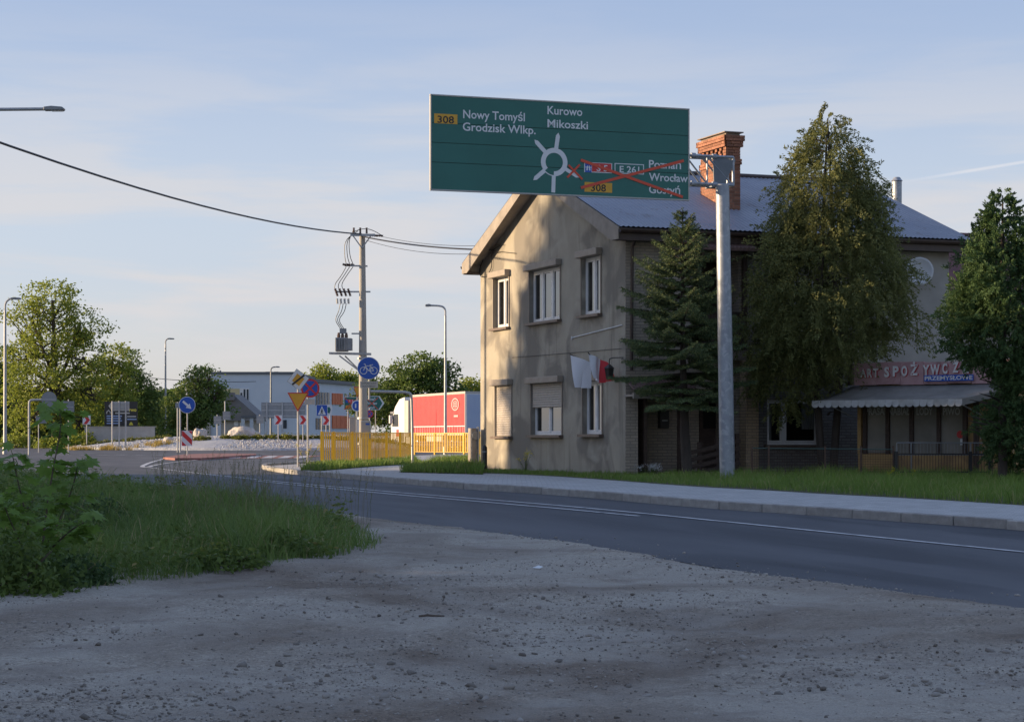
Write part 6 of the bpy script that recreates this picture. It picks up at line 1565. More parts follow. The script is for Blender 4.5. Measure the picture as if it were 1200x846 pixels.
# no stopping
t, q = signpost('round no stopping sign with a small plate on the second post', 360.5, 66, 544.5, 445)
disc(t, q, 363.5, 455, 11, 'signred'); disc(t, q, 363.5, 455, 8.8, 'signblue', -.013, 'face')
for sg in (-1, 1): u = .7071; polyp(t, q, [(363.5-8.6*u+1.1*u, 455+sg*(8.6*u+1.1*u)), (363.5+8.6*u+1.1*u, 455-sg*(8.6*u-1.1*u)), (363.5+8.6*u-1.1*u, 455-sg*(8.6*u+1.1*u)), (363.5-8.6*u-1.1*u, 455+sg*(8.6*u-1.1*u))], 'signred', -.029-.002*sg, 'cross_bar')
polyp(t, q, rect(357, 467.5, 369, 474), 'signbackl', 0, 'small_plate', .01); 
# pedestrian crossing sign
t, q = signpost('blue square pedestrian crossing sign above the railing', 376.8, 92, 538, 476)
polyp(t, q, rect(370.8, 474.2, 383.8, 487.4), 'signwhite', 0, 'plate', .01); polyp(t, q, rect(371.2, 474.6, 383.4, 487), 'signblue', -.011, 'face'); polyp(t, q, [(372.4, 486), (382.2, 486), (377.3, 475.8)], 'signwhite', -.016, 'triangle')
x, z = q(377.3, 482); b = MB(); k = q.k
for p0, p1, r_ in (((0, 1.6), (-.2, -.6), .7), ((-.2, -.6), (-1.5, -3.2), .45), ((-.2, -.6), (1.2, -3.2), .45), ((0, 1.2), (1.5, -.2), .35), ((0, 1.2), (-1.4, .0), .35)): b.bar((x+p0[0]*k, -.024, z+p0[1]*k), (x+p1[0]*k, -.024, z+p1[1]*k), r_*k*1.6, .004, (0, 1, 0))
b.prism(circ(x, z+2.4*k, .7*k, 10), -.026, -.022); b.build('walking_figure', M['signblack'], t)
t, q = signpost('small green edged sign behind the pedestrian crossing sign', 386.5, 138, 519, 474)
polyp(t, q, [(383, 487), (388, 487), (389.5, 479), (388, 474), (383, 474)], 'signwhite', 0, 'plate', .01); polyp(t, q, [(383.2, 484), (386.4, 484), (387.6, 480), (386.4, 477), (383.2, 477)], 'green', -.011, 'arrow')
# green crossed-out direction signs on the far side
t, q = signpost('green direction sign with crossed out route numbers', 407.5, 142, 519, 466)
polyp(t, q, rect(403.2, 465.2, 421, 480.2), 'signwhite', 0, 'plate', .015); polyp(t, q, rect(403.6, 465.6, 420.6, 479.8), 'green', -.016, 'face'); polyp(t, q, rect(405, 468, 408, 472), 'signblue', -.021, 'motorway_patch'); polyp(t, q, rect(408, 468, 414.5, 472), 'signred', -.021, 'route_patch'); polyp(t, q, rect(405, 475, 414.5, 479), 'signyellow', -.021, 'route_patch')
x, z = q(406.5, 478.4); lettering('308', x, z, 6.5*q.k, 2.6*q.k, -.027, M['signblack'], t); x, z = q(409, 471.4); lettering('S 5', x, z, 5*q.k, 2.8*q.k, -.027, M['signwhite'], t)
def xtape(t, q, x0, y0, x1, y1, w):
    for i_, (ya, yb) in enumerate(((y0, y1), (y1, y0))):
        p = Vector(q(x0, ya)); r_ = Vector(q(x1, yb)); d = (r_-p).normalized(); n_ = Vector((-d.y, d.x))*w*q.k/2
        MB().prism([tuple(p-n_), tuple(r_-n_), tuple(r_+n_), tuple(p+n_)], -.034-.003*i_, -.032-.003*i_).build('red_tape', M['redtape'], t)
xtape(t, q, 403.6, 466, 420, 479.6, .8)
t, q = signpost('green arrow sign with three crossed out town names', 440, 134, 520, 466)
polyp(t, q, [(426, 480.4), (444.6, 480.4), (450.4, 472.5), (444.6, 464), (426, 464)], 'signwhite', 0, 'plate', .015); polyp(t, q, [(426.4, 479.8), (443.6, 479.8), (448, 472.5), (443.6, 464.7), (426.4, 464.7)], 'green', -.016, 'face')
for body, yb, xb in (('Poznań', 469, 440), ('Wrocław', 474, 442), ('Gostyń', 479, 439)): x, z = q(429, yb); lettering(body, x, z, (xb-429)*q.k, 3.2*q.k, -.022, M['signwhite'], t, .02)
xtape(t, q, 428.5, 466, 443, 479.4, .8)
t, q = signpost('orange give way triangle half hidden by the utility pole', 418.6, 128, 521, 453)
polyp(t, q, [(418.5, 466.5), (424.5, 453.2), (414.5, 453.2)], 'signred', 0, 'plate', .012); polyp(t, q, [(418.5, 464.6), (423, 454.2), (415.4, 454.2)], 'signyellow', -.013, 'face')
t, q = signpost('round blue sign with a white rim left of the utility pole', 417.5, 120, 524, 470)
disc(t, q, 418.6, 475.5, 6.8, 'signwhite'); disc(t, q, 418.6, 475.5, 5.6, 'signblue', -.013, 'face'); x, z = q(416.8, 475.5); MB().box(x-.04, x+.04, -.03, -.026, z-.12, z+.12).build('arrow', M['signwhite'], t)
t, q = signpost('small blue and red no stopping sign right of the utility pole', 433, 100, 531, 478)
disc(t, q, 433, 485, 4.6, 'signred'); disc(t, q, 433, 485, 3.5, 'signblue', -.013, 'face'); xtape(t, q, 430.8, 482.6, 435.2, 487.4, 1.0)
# cycle path sign hung from a bent post above the path
q = Px(483, 62, HC-(553.5-HY)*62/F); t = thing('cycle_sign', 'round blue bicycle sign on a bent gooseneck post', 'road sign', q.loc)
P = lambda px, py, y=.05: (q(px, py)[0], y, q(px, py)[1])
MB().tube([P(483.5, 556), P(483.2, 500), P(482.4, 470)]+smooth_line([P(482.2, 468), P(481.6, 461), P(474, 459.5)])[1:]+[P(455, 459), P(434, 458.5)], .042, 10).build('post', M['galvd'], t, True)
MB().tube([P(432.6, 420), P(432.6, 468)], .03, 8).build('hanger', M['galvd'], t, True)
disc(t, q, 432, 431.5, 13.2, 'signwhite', .01); disc(t, q, 432, 431.5, 12.6, 'signblue', -.004, 'face')
k = q.k; bx, bz = q(432, 432.3); b = MB()
def ring(cx, cz, r_, w_):
    for i in range(20):
        a, c = 2*math.pi*i/20, 2*math.pi*(i+1)/20
        b.poly([(cx+(r_-w_)*math.cos(a), -.018, cz+(r_-w_)*math.sin(a)), (cx+r_*math.cos(a), -.018, cz+r_*math.sin(a)), (cx+r_*math.cos(c), -.018, cz+r_*math.sin(c)), (cx+(r_-w_)*math.cos(c), -.018, cz+(r_-w_)*math.sin(c))])
wl, wr = (bx-5.9*k, bz-2.0*k), (bx+6.1*k, bz-2.0*k); ring(*wl, 4.4*k, .75*k); ring(*wr, 4.4*k, .75*k)
def bl(p, r_): b.bar((bx+p[0]*k, -.018, bz+p[1]*k), (bx+r_[0]*k, -.018, bz+r_[1]*k), .8*k, .004, (0, 1, 0))
for p, r_ in (((-5.9, -2), (-3.6, 4.2)), ((-3.6, 4.2), (-3.9, 5.6)), ((-3.9, 5.6), (-5.6, 5.6)), ((-4, 3.4), (.6, -2.6)), ((-3.8, 3.6), (2.8, 3.4)), ((.6, -2.6), (2.8, 4.4)), ((.6, -2.6), (6.1, -2)), ((6.1, -2), (2.7, 3.0)), ((1.2, 4.6), (5.2, 4.8))): bl(p, r_)
b.build('bicycle_symbol', M['signwhite'], t, fixn=False)
polyp(t, q, rect(422, 446.8, 443, 454.6), 'signbackl', .01, 'small_plate', .012)
x, z = q(424, 450); lettering('DOPUSZCZONY', x, z, 17*k, 2.0*k, -.004, M['signblack'], t, .0); x, z = q(425, 453.6); lettering('RUCH PIESZY', x, z, 15*k, 2.0*k, -.004, M['signblack'], t, .0)
# signs seen from behind on the left
q = Px(34, 112, .0); t = thing('road_sign', 'grey back of a round sign on a gooseneck post', 'road sign', q.loc); P = lambda px, py, y=.0: (q(px, py)[0], y, q(px, py)[1])
MB().tube([P(34, 533), P(34, 480)]+smooth_line([P(34, 476), P(34.4, 469), P(40, 468.6)])[1:]+[P(55, 468.4), P(65, 468)], .06, 8).build('post', M['galvd'], t, True)
disc(t, q, 58, 467.8, 9, 'signback', -.1, 'plate'); MB().box(q(49, 0)[0], q(66.5, 0)[0], -.135, -.115, q(0, 469)[1], q(0, 467.5)[1]).build('clip_rail', M['galvd'], t)
t, q = signpost('grey back of a square sign behind the maple sapling', 80, 118, 530, 468); polyp(t, q, rect(73, 470, 87, 484), 'signback', .0, 'plate', .012); MB().box(q(74, 0)[0], q(86, 0)[0], -.03, -.014, q(0, 477.5)[1], q(0, 476.5)[1]).build('clip_rail', M['galvd'], t)
t, q = signpost('small grey sign back low at the left, beside the sapling', 45, 126, 528, 486); polyp(t, q, rect(42, 487, 55, 496), 'signback', .0, 'plate', .012); MB().box(q(43, 0)[0], q(54, 0)[0], -.03, -.014, q(0, 492)[1], q(0, 491.3)[1]).build('clip_rail', M['galvd'], t)
# pale back of the three-legged arrow sign, and the dark back of the big board
q = Px(139.5, 150, .6); t = thing('direction_sign', 'pale back of an arrow sign on three posts', 'road sign', q.loc)
for px in (131.8, 139.8, 147.5): x = q(px, 0)[0]; MB().tube([(x, -.07, -.4), (x, -.07, q(0, 470)[1])], .055, 8).build('post', M['galvd'], t, True)
polyp(t, q, [(131, 481.4), (151.6, 481.4), (151.6, 470.4), (131, 470.6), (127, 475.6)], 'signbackl', .02, 'plate', .02)
for py in (473.2, 478.6): MB().box(q(130, 0)[0], q(151, 0)[0], -.045, -.003, q(0, py)[1]-.03, q(0, py)[1]+.03).build('clip_rail', M['galvd'], t)
q = Px(332, 176, .3); t = thing('direction_sign', 'dark grey back of a wide direction board before the hall', 'road sign', q.loc)
for px in (313, 331, 350): x = q(px, 0)[0]; MB().tube([(x, -.1, -.4), (x, -.1, q(0, 471)[1])], .07, 8).build('post', M['galvd'], t, True)
polyp(t, q, rect(306.2, 471.6, 358, 490), 'steelgrey', .02, 'plate', .03)
for py in (474, 480.7, 487.4): MB().box(q(307, 0)[0], q(357.4, 0)[0], -.05, -.012, q(0, py)[1]-.04, q(0, py)[1]+.04).build('clip_rail', M['galvd'], t)
for lab, px, Y, yt, (a, c_, e, f_) in (('small grey sign back left of the keep right sign', 208, 130, 471, (205.5, 472, 211, 478)), ('slim grey sign back beside the keep right sign', 211, 128, 470, (209, 471, 213, 476)), ('grey sign back before the walnut tree', 254.5, 160, 486, (250.5, 487.5, 259.5, 497)), ('tall thin sign pole with a grey back plate near the boulders', 263.5, 158, 470, (261, 482, 270, 492)), ('grey sign back right of the large boulder', 304.5, 165, 486, (300.5, 487, 309, 496))):
    t, q = signpost(lab, px, Y, HY+F*(HC-(.0 if Y < 145 else .55))/Y, yt, 'road_sign', 'sign backs by the roundabout', .05)
    polyp(t, q, rect(a, c_, e, f_), 'signback', .0, 'plate', .015); MB().box(q(a+.5, 0)[0], q(e-.5, 0)[0], -.035, -.016, q(0, (c_+f_)/2)[1]-.02, q(0, (c_+f_)/2)[1]+.02).build('clip_rail', M['galvd'], t)

wire_pts = [gl(600, 419, -.015), gl(640, 416, -.015), gl(728, 408.5, -.015)]; o = MB().tube(smooth_line([Vector(p)-Vector(wire_pts[0]) for p in wire_pts]), .006, 4).build('wall_cable', M['cable']); o.location = hw(wire_pts[0]); o.rotation_euler = (0, 0, HF.a); tag(o, 'thin dark cable stapled across the gable between upper and lower windows', 'cable')
# ------------------------------------------------------------------ litter on the gravel
p = G(630, 670); o = MB().poly([(-.05, -.03, .02), (.02, -.045, .015), (.06, .0, .03), (.01, .012, .045)]).poly([(-.05, -.03, .02), (.01, .012, .045), (-.01, .04, .03), (-.055, .02, .02)]).build('paper_scrap', M['signwhite'], fixn=False); o.location = (p.x, p.y, float(lot_z(np.array([p.x]), np.array([p.y]))[0])); tag(o, 'crumpled white paper scrap lying on the gravel', 'litter')
p = G(505, 727); o = MB().tube([(-.10, 0, .012), (-.03, .015, .018), (.04, .0, .014), (.11, .02, .012)], [.009, .011, .01, .006], 6).build('twig', M['bark'], None, True); o.location = (p.x, p.y, float(lot_z(np.array([p.x]), np.array([p.y]))[0])); tag(o, 'short brown twig lying on the gravel in the foreground', 'twig')
# ------------------------------------------------------------------ roundabout island: gravel mound, shrubs, boulders
n = 96; a = np.linspace(0, 2*np.pi, n, endpoint=False); prof = [(RI, .0), (RI-.05, .16), (RI-.6, .2), (RI-3, .52), (RI-5.5, .78), (RI-9, .95), (3, 1.05), (.1, 1.05)]
V = np.concatenate([np.stack([ISL.x+r_*np.cos(a), ISL.y+r_*np.sin(a), np.full(n, z_)+(.05*np.sin(a*9)+.03*np.sin(a*23) if 1 < i < 6 else 0)], 1) for i, (r_, z_) in enumerate(prof)])
Fq = np.concatenate([np.stack([k*n+np.arange(n), k*n+(np.arange(n)+1) % n, (k+1)*n+(np.arange(n)+1) % n, (k+1)*n+np.arange(n)], 1) for k in range(len(prof)-1)])
struct(np_mesh('island_ground', V, Fq, M['islegravel'], smooth=True))
def isl_z(x, y):
    r_ = math.hypot(x-ISL.x, y-ISL.y); p = sorted(prof); return float(np.interp(r_, [q[0] for q in p], [q[1] for q in p]))
x, y, r = scatter([(ISL.x+17*math.cos(t_), ISL.y+17*math.sin(t_)) for t_ in np.linspace(math.pi, 2*math.pi, 30)], 9000, 71)
zz = np.array([isl_z(p, q_) for p, q_ in zip(x, y)]); s = r.uniform(.03, .085, len(x))
M['wstone'] = islandm('white_stones', (.30, .30, .31), (.56, .555, .55))
tag(stones('island_stones', x, y, zz+.01, s, M['wstone']), 'white crushed stones covering the roundabout mound', 'gravel', kind='stuff')
shp = [(226 + i*4.6, 513+(i % 2)*2.2, 'r') for i in range(5)]+[(262+i*4.4, 510.6+(i % 3), 'r') for i in range(6)]+[(282+i*4.6, 510.4+(i % 2)*1.5, 'r') for i in range(7)]+[(312+i*5, 509.8+(i % 3)*1.2, 'r') for i in range(15)]+[(388+i*5, 509.5+(i % 2)*1.2, 'r') for i in range(18)]+[(98+i*5.2, 507.6+(i % 2)*.8, 'l') for i in range(20)]
proto = None
for i_, (px, py, gsd) in enumerate(shp):
    Y = 150.5 if gsd == 'r' else 155; X = (px-CX)/F*Y; z_ = isl_z(X, Y)
    if proto is None: proto = bush('island_shrub', 'small round yellow green shrub in the planted rows on the roundabout', (X, Y, z_), .34, .42, 150, .075, M['l_lime'], 90, 'shrub', 'clipped shrubs on the roundabout', 4); o = proto
    else: o = copy_tree(proto)
    o['label'] = 'small round yellow green shrub on the roundabout, in the '+('clump beside the upright boulder' if i_ < 5 else 'row left of the wide boulder' if i_ < 11 else 'row before the wide boulder' if i_ < 18 else 'row below the grey direction board' if i_ < 33 else 'row behind the yellow railing' if i_ < 51 else 'low row before the billboard wall')
    s_ = random.Random(i_).uniform(.75, 1.15); o.location = (X, Y+random.Random(i_+5).uniform(-.6, .6), z_-.04); o.scale = (s_, s_, s_*(.9 if gsd == 'r' else .7)); o.rotation_euler = (0, 0, i_*1.3)
# little ochre tufts on the mound: uncountable
rr_ = np.random.default_rng(77); tp = rr_.uniform(75, 215, 34); tx, ty, th_ = [], [], []
for px in tp:
    Y = 146.6+rr_.uniform(0, 3.5); X = (px-CX)/F*Y; k_ = 45
    tx.append(X+rr_.normal(0, .16, k_)); ty.append(Y+rr_.normal(0, .16, k_)); th_.append(rr_.uniform(.12, .45, k_))
tx, ty, th_ = map(np.concatenate, (tx, ty, th_)); M['ochretuft'] = leafm('ochre_tuft', (.30, .22, .05), (.45, .33, .09), None, .35)
tag(blades('island_tufts', tx, ty, np.array([isl_z(p, q_) for p, q_ in zip(tx, ty)]), th_, np.full(len(tx), .03), rr_.uniform(.2, .8, len(tx)), M['ochretuft'], 7), 'small ochre grass tufts dotted over the gravel mound', 'grass', kind='stuff')
def boulder(label, px, py, w_, h_, Y, seed):
    q = Px(px, Y, isl_z((px-CX)/F*Y, Y)-.1); bm_ = bmesh.new(); bmesh.ops.create_icosphere(bm_, subdivisions=4, radius=1); rs = random.Random(seed); off = Vector((seed*3.1, seed*1.7, 0))
    for v in bm_.verts:
        p = v.co.copy(); d_ = 1+.32*mnoise.noise(p*1.1+off)+.14*mnoise.noise(p*2.7+off)+.05*mnoise.noise(p*7+off)
        fl = max(-.35, min(.78, p.z*1.05)); v.co = Vector((p.x*d_*w_*q.k/2, p.y*d_*w_*q.k*.4, (fl*d_+.3)*h_*q.k*.8))
    me = bpy.data.meshes.new('boulder'); bm_.to_mesh(me); bm_.free(); me.polygons.foreach_set('use_smooth', [True]*len(me.polygons))
    o = link('boulder', me, M['rock'], None, q.loc); tag(o, label, 'boulder', 'boulders on the roundabout')
boulder('upright pinkish boulder beside the keep right sign', 234, 508, 15, 14, 152, 2)
boulder('wide domed boulder, largest on the roundabout', 285.5, 507, 36, 15, 153, 5)
boulder('small low stone left of the keep right sign', 198, 509, 13, 6, 152, 8)
# ------------------------------------------------------------------ black billboard and low wall
q = Px(141, 174, .0); t = thing('billboard', 'black advertising billboard with yellow lettering behind the island', 'billboard', q.loc)
polyp = polyp
MB().box(q(122.5, 0)[0], q(161, 0)[0], -.02, .1, q(0, 499.5)[1], q(0, 470.5)[1]).build('panel', M['signblack'], t)
for px in (128, 155): x = q(px, 0)[0]; MB().box(x-.08, x+.08, .11, .27, -.1, q(0, 472)[1]).build('post', M['steelgrey'], t)
M['adyellow'] = pm('ad_yellow', (.62, .52, .05), None, rough=.5); M['adblue'] = pm('ad_blue', (.25, .34, .55), None, rough=.5)
x, z = q(151.5, 482); lettering('rwo', x, z, 8.5*q.k, 4.0*q.k, -.026, M['adyellow'], t, .03)
x, z = q(127.3, 483); MB().prism([(x+p[0]*q.k, z+p[1]*q.k) for p in ((-2.6, -2), (-2.6, .5), (0, 3), (2.6, .5), (2.6, -2), (1.6, -2), (1.6, 0), (0, 1.6), (-1.6, 0), (-1.6, -2))], -.03, -.026).build('emblem', M['signbackl'], t)
for i_, (a_, b_, py, mk) in enumerate(((125, 143, 487.5, 'adblue'), (125, 142, 490.2, 'adblue'), (125, 143, 493, 'adblue'), (125, 139, 496, 'adblue'), (135, 152, 484, 'signbackl'), (149, 159.5, 488, 'signbackl'), (149, 160, 491.2, 'adblue'))):
    MB().box(q(a_, 0)[0], q(b_, 0)[0], -.028, -.024, q(0, py+.7)[1], q(0, py-.7)[1]).build('text_line', M[mk], t)
x, z = q(153.5, 496.5); MB().prism([(x-2.4*q.k, z-1.6*q.k), (x+2.8*q.k, z-1.6*q.k), (x+1.6*q.k, z+.9*q.k), (x+.2*q.k, z+2.3*q.k), (x-1.6*q.k, z+.6*q.k)], -.03, -.026).build('emblem', M['adyellow'], t)
q = Px(140, 172, 0); o = MB().box(q(99, 0)[0]-q(140, 0)[0], q(181, 0)[0]-q(140, 0)[0], 0, .3, 0, q(0, 500.5)[1]).box(q(99, 0)[0]-.1, q(181, 0)[0]+.1, -.06, .36, q(0, 500.5)[1]+.001, q(0, 499.6)[1]).build('low_wall', M['stucco2']); o.location = q.loc; tag(o, 'low grey concrete wall under the black billboard', 'wall')
# ------------------------------------------------------------------ white hall and its neighbours
M['hallwhite'] = pm('hall_render', (.50, .56, .64), (.56, .61, .68), .4, .8); M['halltrim'] = pm('hall_trim', (.12, .13, .15), None, rough=.6); M['orange'] = pm('orange_panel', (.62, .16, .06), (.55, .13, .05), 2, .6)
M['roofgrey'] = pm('grey_roof', (.15, .145, .15), (.2, .19, .19), 1, .8); M['yellowwall'] = pm('yellow_render', (.55, .47, .27), None, rough=.8); M['farglass'] = pm('far_glass', (.05, .06, .075), None, rough=.15)
HY_ = 232.0; q = Px(300, HY_, 0); hall = thing('white_hall', 'long white flat roofed hall behind the roundabout', 'building', q.loc)
xa, xb = q(247, 0)[0], q(346, 0)[0]; zt = q(0, 438.6)[1]
MB().box(xa, xb, 0, 22, 0, zt).build('wall', M['hallwhite'], hall)
MB().box(xa-.15, xb+.15, -.15, 22.1, zt+.001, zt+.28).build('roof_edge', M['halltrim'], hall)
MB().box(xa-2.6, xa-.001, -.4, 14, 0, q(0, 440.5)[1]).build('left_bay', M['stucco2'], hall)
wx0, wx1 = q(281, 0)[0], q(292, 0)[0]; wn = MB().box(wx0, wx1, -.06, -.001, q(0, 470.5)[1], q(0, 455)[1]).build('window', M['pvc'], hall)
for k in range(3):
    w3 = (wx1-wx0)/3; MB().box(wx0+w3*k+.08, wx0+w3*(k+1)-.06, -.075, -.061, q(0, 469.6)[1], q(0, 456.2+(4 if k == 0 else 0))[1]).build('pane', M['farglass'], wn)
MB().box(q(257, 0)[0], wx0-.01, -.05, -.001, q(0, 469)[1], q(0, 455.5)[1]).build('yellow_panel', M['yellowwall'], hall)
for px, w_ in ((310, 5), (320, 5)): MB().box(q(px-w_/2, 0)[0], q(px+w_/2, 0)[0], 3, 4.5, zt+.29, q(0, 434.5)[1]).build('roof_vent', M['halltrim'], hall)
MB().tube([(q(255, 0)[0], 2, zt), (q(255, 0)[0], 2, q(0, 433.5)[1])], .12, 6).build('flue', M['halltrim'], hall)
for px in (300, 330): MB().box(q(px, 0)[0], q(px+6, 0)[0], -.05, -.002, q(0, 502)[1], q(0, 492)[1]).build('window', M['farglass'], hall)
# wing with the orange panels, running towards the viewer's right
WA, WB = at(350, 450, 234), at(424, 455, 256)
WFr = Fr((WA.x, WA.y, 0), (WB.x-WA.x, WB.y-WA.y)); wing = thing('orange_panel_wing', 'white two storey wing with orange panels beside the hall', 'building', WFr.O, WFr.a); Lw = (Vector(WB[:2])-Vector(WA[:2])).length
zw = WFr.hity(365, 448)[1]; MB().box(0, Lw, 0, 14, 0, zw).build('wall', M['hallwhite'], wing); MB().box(-.2, Lw+.2, -.3, 14, zw+.001, zw+.4).build('roof_edge', M['halltrim'], wing)
wxx = lambda px: WFr.hity(px, 470)[0]; wz = lambda px, py: WFr.hity(px, py)[1]
for (a_, b_, y0_, y1_, mk) in ((388.5, 401, 474, 461, 'orange'), (388.5, 408, 502, 487, 'orange')):
    nst = 4
    for k in range(nst):
        c0, c1 = wxx(a_)+(wxx(b_)-wxx(a_))*k/nst, wxx(a_)+(wxx(b_)-wxx(a_))*(k+1)/nst; MB().box(c0+.06, c1-.06, -.12, -.002, wz(395, y0_), wz(395, y1_)).build('orange_panel', M[mk], wing)
for k in range(5):
    p = 371+k*3.4; MB().box(wxx(p)-.35, wxx(p)+.35, -.06, -.002, wz(375, 475), wz(375, 459.5)).build('window', M['farglass'], wing)
    MB().box(wxx(p)-.35, wxx(p)+.35, -.06, -.002, wz(375, 503), wz(375, 490)).build('window', M['farglass'], wing)
for k in range(3): p = 405+k*5; MB().box(wxx(p)-.5, wxx(p)+.5, -.06, -.002, wz(408, 474), wz(408, 462)).build('window', M['farglass'], wing)
# small grey-roofed house before the hall
q = Px(278, 214, 0); sh = thing('small_house', 'small house with a steep grey roof before the white hall', 'house', q.loc)
xa, xb = q(258, 0)[0], q(300, 0)[0]
MB().box(xa, xb, .5, 8, 0, q(0, 490)[1]).build('wall', M['stucco2'], sh)
MB().prism([(xa-.4, q(0, 491)[1]), (q(264, 0)[0], q(0, 463)[1]), (q(272, 0)[0], q(0, 461.5)[1]), (xb+.5, q(0, 491)[1]), (xb+.5, q(0, 493)[1]), (xa-.4, q(0, 493)[1])], .1, 8.4).build('roof', M['roofgrey'], sh)
MB().box(q(264, 0)[0], q(275, 0)[0], -.3, .4, q(0, 469)[1], q(0, 460)[1]).build('chimney', M['roofgrey'], sh)
for px in (276, 283): MB().box(q(px-2.4, 0)[0], q(px+2.4, 0)[0], .44, .499, q(0, 499)[1], q(0, 492)[1]).build('window', M['pvc'], sh)
# porch canopy of the hall, chimney stack behind the trees
q = Px(302, 205, 0); t = thing('entrance_canopy', 'dark flat canopy on white columns in front of the hall', 'canopy', q.loc); MB().box(q(284, 0)[0], q(318, 0)[0], -1, 3, q(0, 490)[1], q(0, 487)[1]).build('roof', M['halltrim'], t)
for px in (286, 296, 309, 316): x = q(px, 0)[0]; MB().box(x-.17, x+.17, -.9, -.55, 0, q(0, 490)[1]).build('column', M['hallwhite'], t)
q = Px(522, 260, 0); t = thing('chimney_stack', 'square dark chimney stack above the trees behind the lorry', 'chimney', q.loc); MB().box(q(516.5, 0)[0], q(526.8, 0)[0], 0, 1.1, 0, q(0, 423.5)[1]).build('stack', M['roofgrey'], t); MB().box(q(516, 0)[0], q(527.4, 0)[0], -.1, 1.2, q(0, 423.5)[1]+.001, q(0, 422.5)[1]).build('cap', M['halltrim'], t)
# neighbour behind the house on the right
nb = thing('neighbour_house', 'dark red roofed house just visible behind the right end of the main house', 'house', (13.5, 66, 0), HF.a)
MB().box(-3, 5, 0, 8, 0, 5.0).build('wall', M['stucco2'], nb); M['redroof'] = pm('red_roof', (.10, .035, .035), (.14, .05, .045), 3, .7)
MB().prismx([(-.6, 4.9), (4, 8.1), (8.6, 4.9), (8.6, 4.75), (4, 7.9), (-.6, 4.75)], -3.4, 5.4).build('roof', M['redroof'], nb)
fl_loc = at(1051, 222, 67); fx_ = Fr((13.5, 66, 0), HF.d).loc(fl_loc.x, fl_loc.y, 0)
MB().tube([(fx_.x, fx_.y, 4.9), (fx_.x, fx_.y, at(0, 213, 67).z)], .16, 12).build('flue', M['galv'], nb, True); MB().tube([(fx_.x, fx_.y, at(0, 212.4, 67).z), (fx_.x, fx_.y, at(0, 208, 67).z)], [.19, .1], 12).build('flue_cowl', M['galv'], nb, True)

# ------------------------------------------------------------------ lorry
TF = Fr((at(545.6, 500, 135).x, 135, 0), (-.31, .95)); lor = thing('lorry', 'articulated lorry with a white cab and red curtain trailer', 'lorry', TF.O, TF.a)
M['trred'] = pm('red_curtain', (.55, .045, .05), (.47, .035, .04), 1.2, .55, .2, 3); M['trgrey'] = pm('trailer_rear', (.34, .42, .58), (.38, .46, .60), 1, .5); M['lorwhite'] = pm('lorry_white', (.72, .70, .68), None, rough=.35); M['alu'] = pm('aluminium', (.6, .6, .6), None, rough=.4, metal=.5); M['tyre'] = pm('tyre', (.02, .02, .02), None, rough=.85)
ZT4, ZF = 3.98, 1.22
b = MB(); nf = 60
for k in range(nf):                                               # curtain side with soft folds, visible side is local +y
    x0_, x1_ = .12+13.36*k/nf, .12+13.36*(k+1)/nf; y0_ = .012*math.sin(k*1.1); y1_ = .012*math.sin((k+1)*1.1)
    b.poly([(x0_, y0_, ZF), (x1_, y1_, ZF), (x1_, y1_, ZT4-.16), (x0_, y0_, ZT4-.16)])
b.build('curtain', M['trred'], lor, True, fixn=False)
MB().box(.1, 13.5, -2.5, -.05, ZF, ZT4-.17).build('load_body', M['trred'], lor)
MB().box(0, 13.6, -2.55, .03, ZT4-.158, ZT4).build('roof_rail', M['signbackl'], lor)
MB().box(.0, .1, -2.55, .03, ZF, ZT4-.159).build('corner_frame', M['alu'], lor); MB().box(-.06, -.001, -2.5, -.06, ZF, ZT4-.2).build('rear_door', M['trgrey'], lor)
MB().box(13.5, 13.6, -2.55, .03, ZF, ZT4-.159).build('corner_frame', M['alu'], lor)
MB().box(-.08, -.061, -2.4, -.2, ZF+.02, ZF+.12).build('reflector_strip', M['signamber'], lor)
MB().box(0, 13.6, -2.5, .02, ZF-.14, ZF-.001).build('side_rail', M['alu'], lor); MB().box(.3, 13.3, -1.7, -.8, .75, ZF-.141).build('chassis', M['halltrim'], lor)
for x in np.arange(.5, 13.3, .62): MB().box(x-.03, x+.03, .021, .035, ZF+.02, ZF+.42).build('strap', M['alu'], lor)
MB().box(.12, 13.4, .02, .034, ZF+.44, ZF+.5).build('stripe', M['signwhite'], lor)
lx, lz = 2.3, 3.15; b = MB()
for r0, r1 in ((.34, .43), (.22, .26)):
    for i in range(28):
        a0_, a1_ = 2*math.pi*i/28, 2*math.pi*(i+1)/28; b.poly([(lx+2.1*r0*math.cos(a0_), .045, lz+r0*math.sin(a0_)), (lx+2.1*r1*math.cos(a0_), .045, lz+r1*math.sin(a0_)), (lx+2.1*r1*math.cos(a1_), .045, lz+r1*math.sin(a1_)), (lx+2.1*r0*math.cos(a1_), .045, lz+r0*math.sin(a1_))])
for zz_ in (-.12, 0, .12): b.poly([(lx-.4, .045, lz+zz_-.03), (lx+.4, .045, lz+zz_-.03), (lx+.4, .045, lz+zz_+.03), (lx-.4, .045, lz+zz_+.03)])
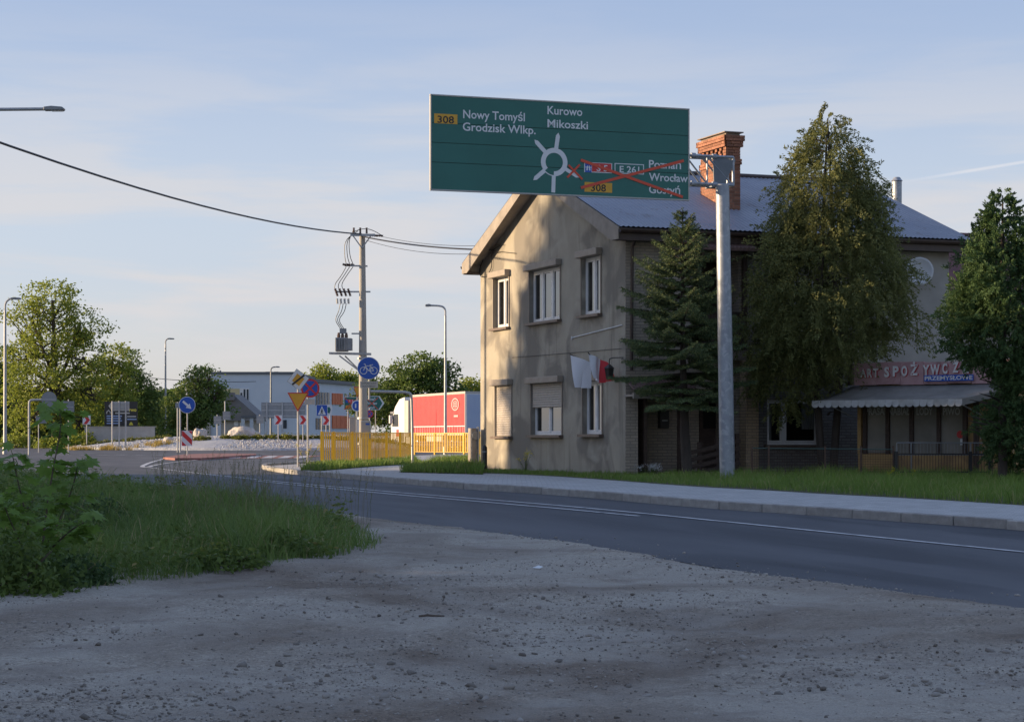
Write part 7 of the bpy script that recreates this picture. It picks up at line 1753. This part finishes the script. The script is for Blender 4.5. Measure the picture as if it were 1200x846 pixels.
b.poly([(lx-.7, .045, lz-.85), (lx+.3, .045, lz-.85), (lx+.3, .045, lz-.72), (lx-.7, .045, lz-.72)]); M['emblem'] = pm('faded_emblem', (.66, .36, .36), None, rough=.6); b.build('emblem', M['emblem'], lor, fixn=False)
def wheel(par, x, y, rr=.5):
    w_ = MB().tube([(x, y-.15, rr), (x, y-.12, rr), (x, y+.12, rr), (x, y+.15, rr)], [rr*.86, rr, rr, rr*.86], 24).build('wheel', M['tyre'], par, True); MB().tube([(x, y+.13, rr), (x, y+.16, rr)], [rr*.55, rr*.45], 16).build('rim', M['alu'], w_, True)
for x in (1.9, 3.2, 4.5): wheel(lor, x, -.15); wheel(lor, x, -2.35)
MB().box(5.6, 9.6, -.06, .0, .5, 1.02).build('side_guard', M['alu'], lor)
# tractor unit, swung slightly to the left
trc = bpy.data.objects.new('tractor_unit', None); COL.objects.link(trc); trc.parent = lor; trc.location = (13.2, -.1, 0); trc.rotation_euler = (0, 0, math.radians(11))
cab = MB(); outl = [(1.55, .55), (3.75, .55), (3.85, 1.0), (3.82, 1.65), (3.45, 2.75), (3.1, 3.2), (2.4, 3.72), (1.6, 3.85), (1.55, 3.8)]
cab.prism(outl, -2.42, .0); cab.build('cab', M['lorwhite'], trc, bevel=.07)
MB().prism([(2.55, 1.72), (3.62, 1.72), (3.36, 2.62), (2.6, 2.62)], .001, .012).build('side_window', M['farglass'], trc)
MB().prism([(1.62, .6), (2.2, .6), (2.2, 1.3), (1.62, 1.3)], .001, .01).build('step_panel', M['halltrim'], trc)
MB().box(1.0, 1.54, -2.2, -.03, 1.0, 3.6).build('side_fairing', M['signbackl'], trc); MB().box(3.45, 3.62, .05, .28, 1.95, 2.55).build('mirror', M['lorwhite'], trc, bevel=.03)
MB().box(3.3, 3.9, -2.3, .02, 2.66, 2.82).build('sun_visor', M['halltrim'], trc); MB().box(-.6, 3.7, -1.8, -.7, .6, .95).build('tractor_chassis', M['halltrim'], trc); MB().box(.2, 1.4, -.5, .0, .45, .98).build('fuel_tank', M['alu'], trc, bevel=.05)
wheel(trc, 3.05, -.2); wheel(trc, -.2, -.25); MB().box(2.5, 2.9, .001, .012, 1.0, 1.5).build('door_emblem', M['signred'], trc)
